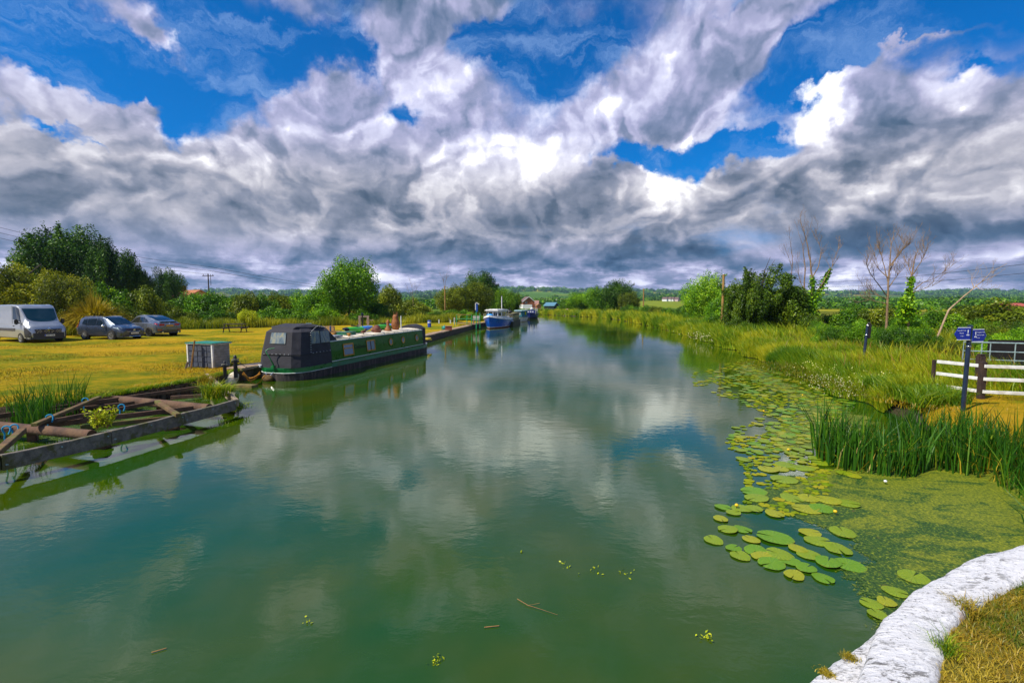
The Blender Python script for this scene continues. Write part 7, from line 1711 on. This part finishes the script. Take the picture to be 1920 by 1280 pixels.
LABH = {(1337, 1013): "lone round lily pad farthest out on the open water, lower left of the near cluster", (1712, 1082): "large lily pad touching the whitewashed wall above the small group", (1645, 1153): "small lily pad closest to the foot of the whitewashed wall", (1544, 1085): "oval lily pad on the lower edge of the near cluster beside dark water", (1489, 1080): "bright lily pad at the lowest point of the near cluster, left of the oval one", (1396, 862): "small lone lily pad on the open-water side halfway up the lily field"}
for (px, py, w_) in hand:
    c = onz(px, py, 0); r = w_ * .5 / 900 * c.y / .95; padat(c.x, c.y, r, .010 + random.uniform(0, .012), LABH.get((px, py), "green lily pad in the near cluster by the duckweed"))
region = [(1380, 880), (1370, 840), (1350, 806), (1400, 795), (1440, 775), (1360, 745), (1300, 722), (1290, 700), (1350, 690), (1380, 672), (1440, 690), (1520, 722), (1600, 755), (1560, 790), (1545, 860), (1530, 880)]
tries = 0; rr_ = random.Random(4)
while len(pads) < 298 and tries < 60000:
    tries += 1; px = rr_.uniform(1290, 1610); py = 672 + 215 * rr_.random() ** .8
    if not in_poly(np.array([px]), np.array([py]), region)[0]: continue
    if mn.noise(Vector((px * .014, py * .035, 2))) < -.10 - .25 * (px > 1440): continue
    c = onz(px, py, 0); r = rr_.uniform(.07, .155) * (1 + .02 * (c.y - 8))
    if c.x > xR(c.y) - .3: continue
    if any((c.x - a) ** 2 + (c.y - b) ** 2 < (.66 * (r + r2_)) ** 2 for a, b, r2_ in pads): continue
    padat(c.x, c.y, r, .010 + rr_.uniform(0, .012), "yellow-green lily pad in the loose field stretching up along the right bank")
# the many further small pads
VS = []; FS = []; TI = []; cnt = 0; extra = 0; tries = 0
while extra < 520 and tries < 60000:
    tries += 1; px = rr_.uniform(1300, 1640); py = 675 + 290 * rr_.random()
    if not (in_poly(np.array([px]), np.array([py]), region)[0] or (py > 880 and 1400 < px < 1560)): continue
    c = onz(px, py, 0); r = rr_.uniform(.045, .095) * (1 + .03 * (c.y - 8))
    if c.x > xR(c.y) - .2 or mn.noise(Vector((px * .02, py * .05, 6))) < -.12: continue
    if any((c.x - a) ** 2 + (c.y - b) ** 2 < (.8 * (r + r2_)) ** 2 for a, b, r2_ in pads): continue
    pads.append((c.x, c.y, r)); extra += 1; a0 = rr_.uniform(0, 6.28); k = 12
    z = .008 + rr_.uniform(0, .006); ring = [(c.x + r * math.cos(a0 + 5.95 * i / (k - 1)) * (1 + .05 * math.sin(3 * i)), c.y + r * .9 * math.sin(a0 + 5.95 * i / (k - 1)), z + .004 * math.sin(2 * i)) for i in range(k)]
    b = len(VS); VS += [(c.x, c.y, z + .004)] + ring; FS += [(b, b + 1 + i, b + 2 + i) for i in range(k - 1)]; TI += [rr_.uniform(.2, .95)] * (k - 1)
me = bpy.data.meshes.new("small_lily_pads"); me.from_pydata(VS, [], FS); at_ = me.attributes.new("tint", 'FLOAT', 'FACE'); at_.data.foreach_set("value", TI)
me.materials.append(leafmat("pad_small", [(.0, (.09, .15, .003)), (.4, (.16, .24, .005)), (.75, (.28, .30, .008)), (1., (.36, .30, .02))], .1)); me.update()
tag(link_mesh("small_lily_pads", me), "hundreds of small yellow-green lily pads filling the gaps of the lily field", "lily pads", kind="stuff")
# yellow water-lily buds
for k, (px, py, lab) in enumerate(((1566, 962, "yellow lily bud between the near lily pads and the duckweed"), (1381, 950, "yellow lily bud at the left side of the near lily cluster"), (1478, 845, "yellow lily bud in the middle of the lily field"), (1432, 772, "yellow lily bud in the far half of the lily field, left"), (1505, 742, "yellow lily bud nearest the right bank"), (1660, 905, "white blossom fleck on the duckweed below the reeds"))):
    c = onz(px, py, .03); o = thing("lily_bud", lab, "flower", (c.x, c.y, 0)); m = MB(); m.tube([(0, 0, -.05), (0, 0, .05)], .006, 6); m.build("stem", LM['lime'], o)
    m = MB(); m.ball((0, 0, .06), (.026, .026, .022), 2); m.build("petals", pmat("lily_yellow", (.80, .50, .01), .5) if k < 5 else WHITEP, o, 60)
# floating bits
def float_bit(label, px, py, seed, r=.06, n=26):
    c = onz(px, py, .01); r_ = np.random.default_rng(seed); P = np.stack([c.x + r_.normal(0, r, n), c.y + r_.normal(0, r, n), r_.uniform(.003, .02, n)], 1)
    me = quads_mesh("floating_sprig", leaves(P, np.tile([0, 0, 1.], (n, 1)), r_.uniform(.006, .020, n), r_, .5, .4), LM['lime'], r_.uniform(.1, .8, n)); tag(link_mesh("floating_sprig", me), label, "water plant")
float_bit("floating sprig of weed alone on the open water near the whitewashed ledge", 1326, 1193, 1, .035); float_bit("small floating sprig at the bottom centre of the water", 818, 1237, 2, .03); float_bit("floating leaf scraps in the left foreground water", 578, 1164, 3, .02, 8); float_bit("tiny yellow leaf scraps right of the dark blue reflection", 1178, 1076, 4, .05, 9); float_bit("leaf scraps beside the long floating twig", 1060, 1058, 5, .04, 8)
float_bit("leaf scraps below the dark blue reflection", 1110, 1070, 6, .06, 10); float_bit("single pale sprig in the middle of the canal", 978, 1033, 7, .01, 5)
m = MB(); P = [onz(970, 1122, .012), onz(990, 1134, .012), onz(1010, 1140, .012), onz(1046, 1152, .012)]; m.tube(P, [.003, .0025, .002, .001], 5); m.tube([P[1], onz(1012, 1130, .012)], .0015, 4); tag(m.build("floating_twig", WOODO), "long thin twig floating in the foreground water", "twig")
m = MB(); m.tube([onz(908, 1175, .01), onz(936, 1172, .01)], .004, 4); tag(m.build("floating_twig", WOODO), "short twig floating left of the long twig", "twig")
m = MB(); m.tube([onz(284, 1222, .01), onz(312, 1214, .01)], .004, 4); tag(m.build("floating_twig", WOODO), "short orange twig floating in the bottom left water", "twig")
# moss tufts on the ledge
for k, (px, py, lab) in enumerate(((1593, 1232, "brown moss tuft on the ledge close to the wall"), (1549, 1262, "brown moss tuft on the ledge near the picture's bottom edge"))):
    c = onz(px, py, .93); tuft("moss_tuft", lab, (c.x, c.y, .93), 420, .006, .022, .018, .004, GR['plume'], (.5, 1.5), seed=20 + k, cat="moss")
c = onz(1762, 1215, ZT); tuft("grass_tuft", "green grass tuft spilling over the inner edge of the whitewashed wall", (c.x + .03, c.y, ZT - .03), 120, .05, .16, .025, .004, GR['bank'], (.3, 1.2), seed=31, cat="grass tuft")
c = onz(1810, 1135, ZT); tuft("grass_tuft", "dry grass tuft lying over the notch in the whitewashed wall", (c.x, c.y, ZT - .03), 200, .04, .10, .035, .004, GR['turf'], (.5, 1.5), seed=32, cat="grass tuft")
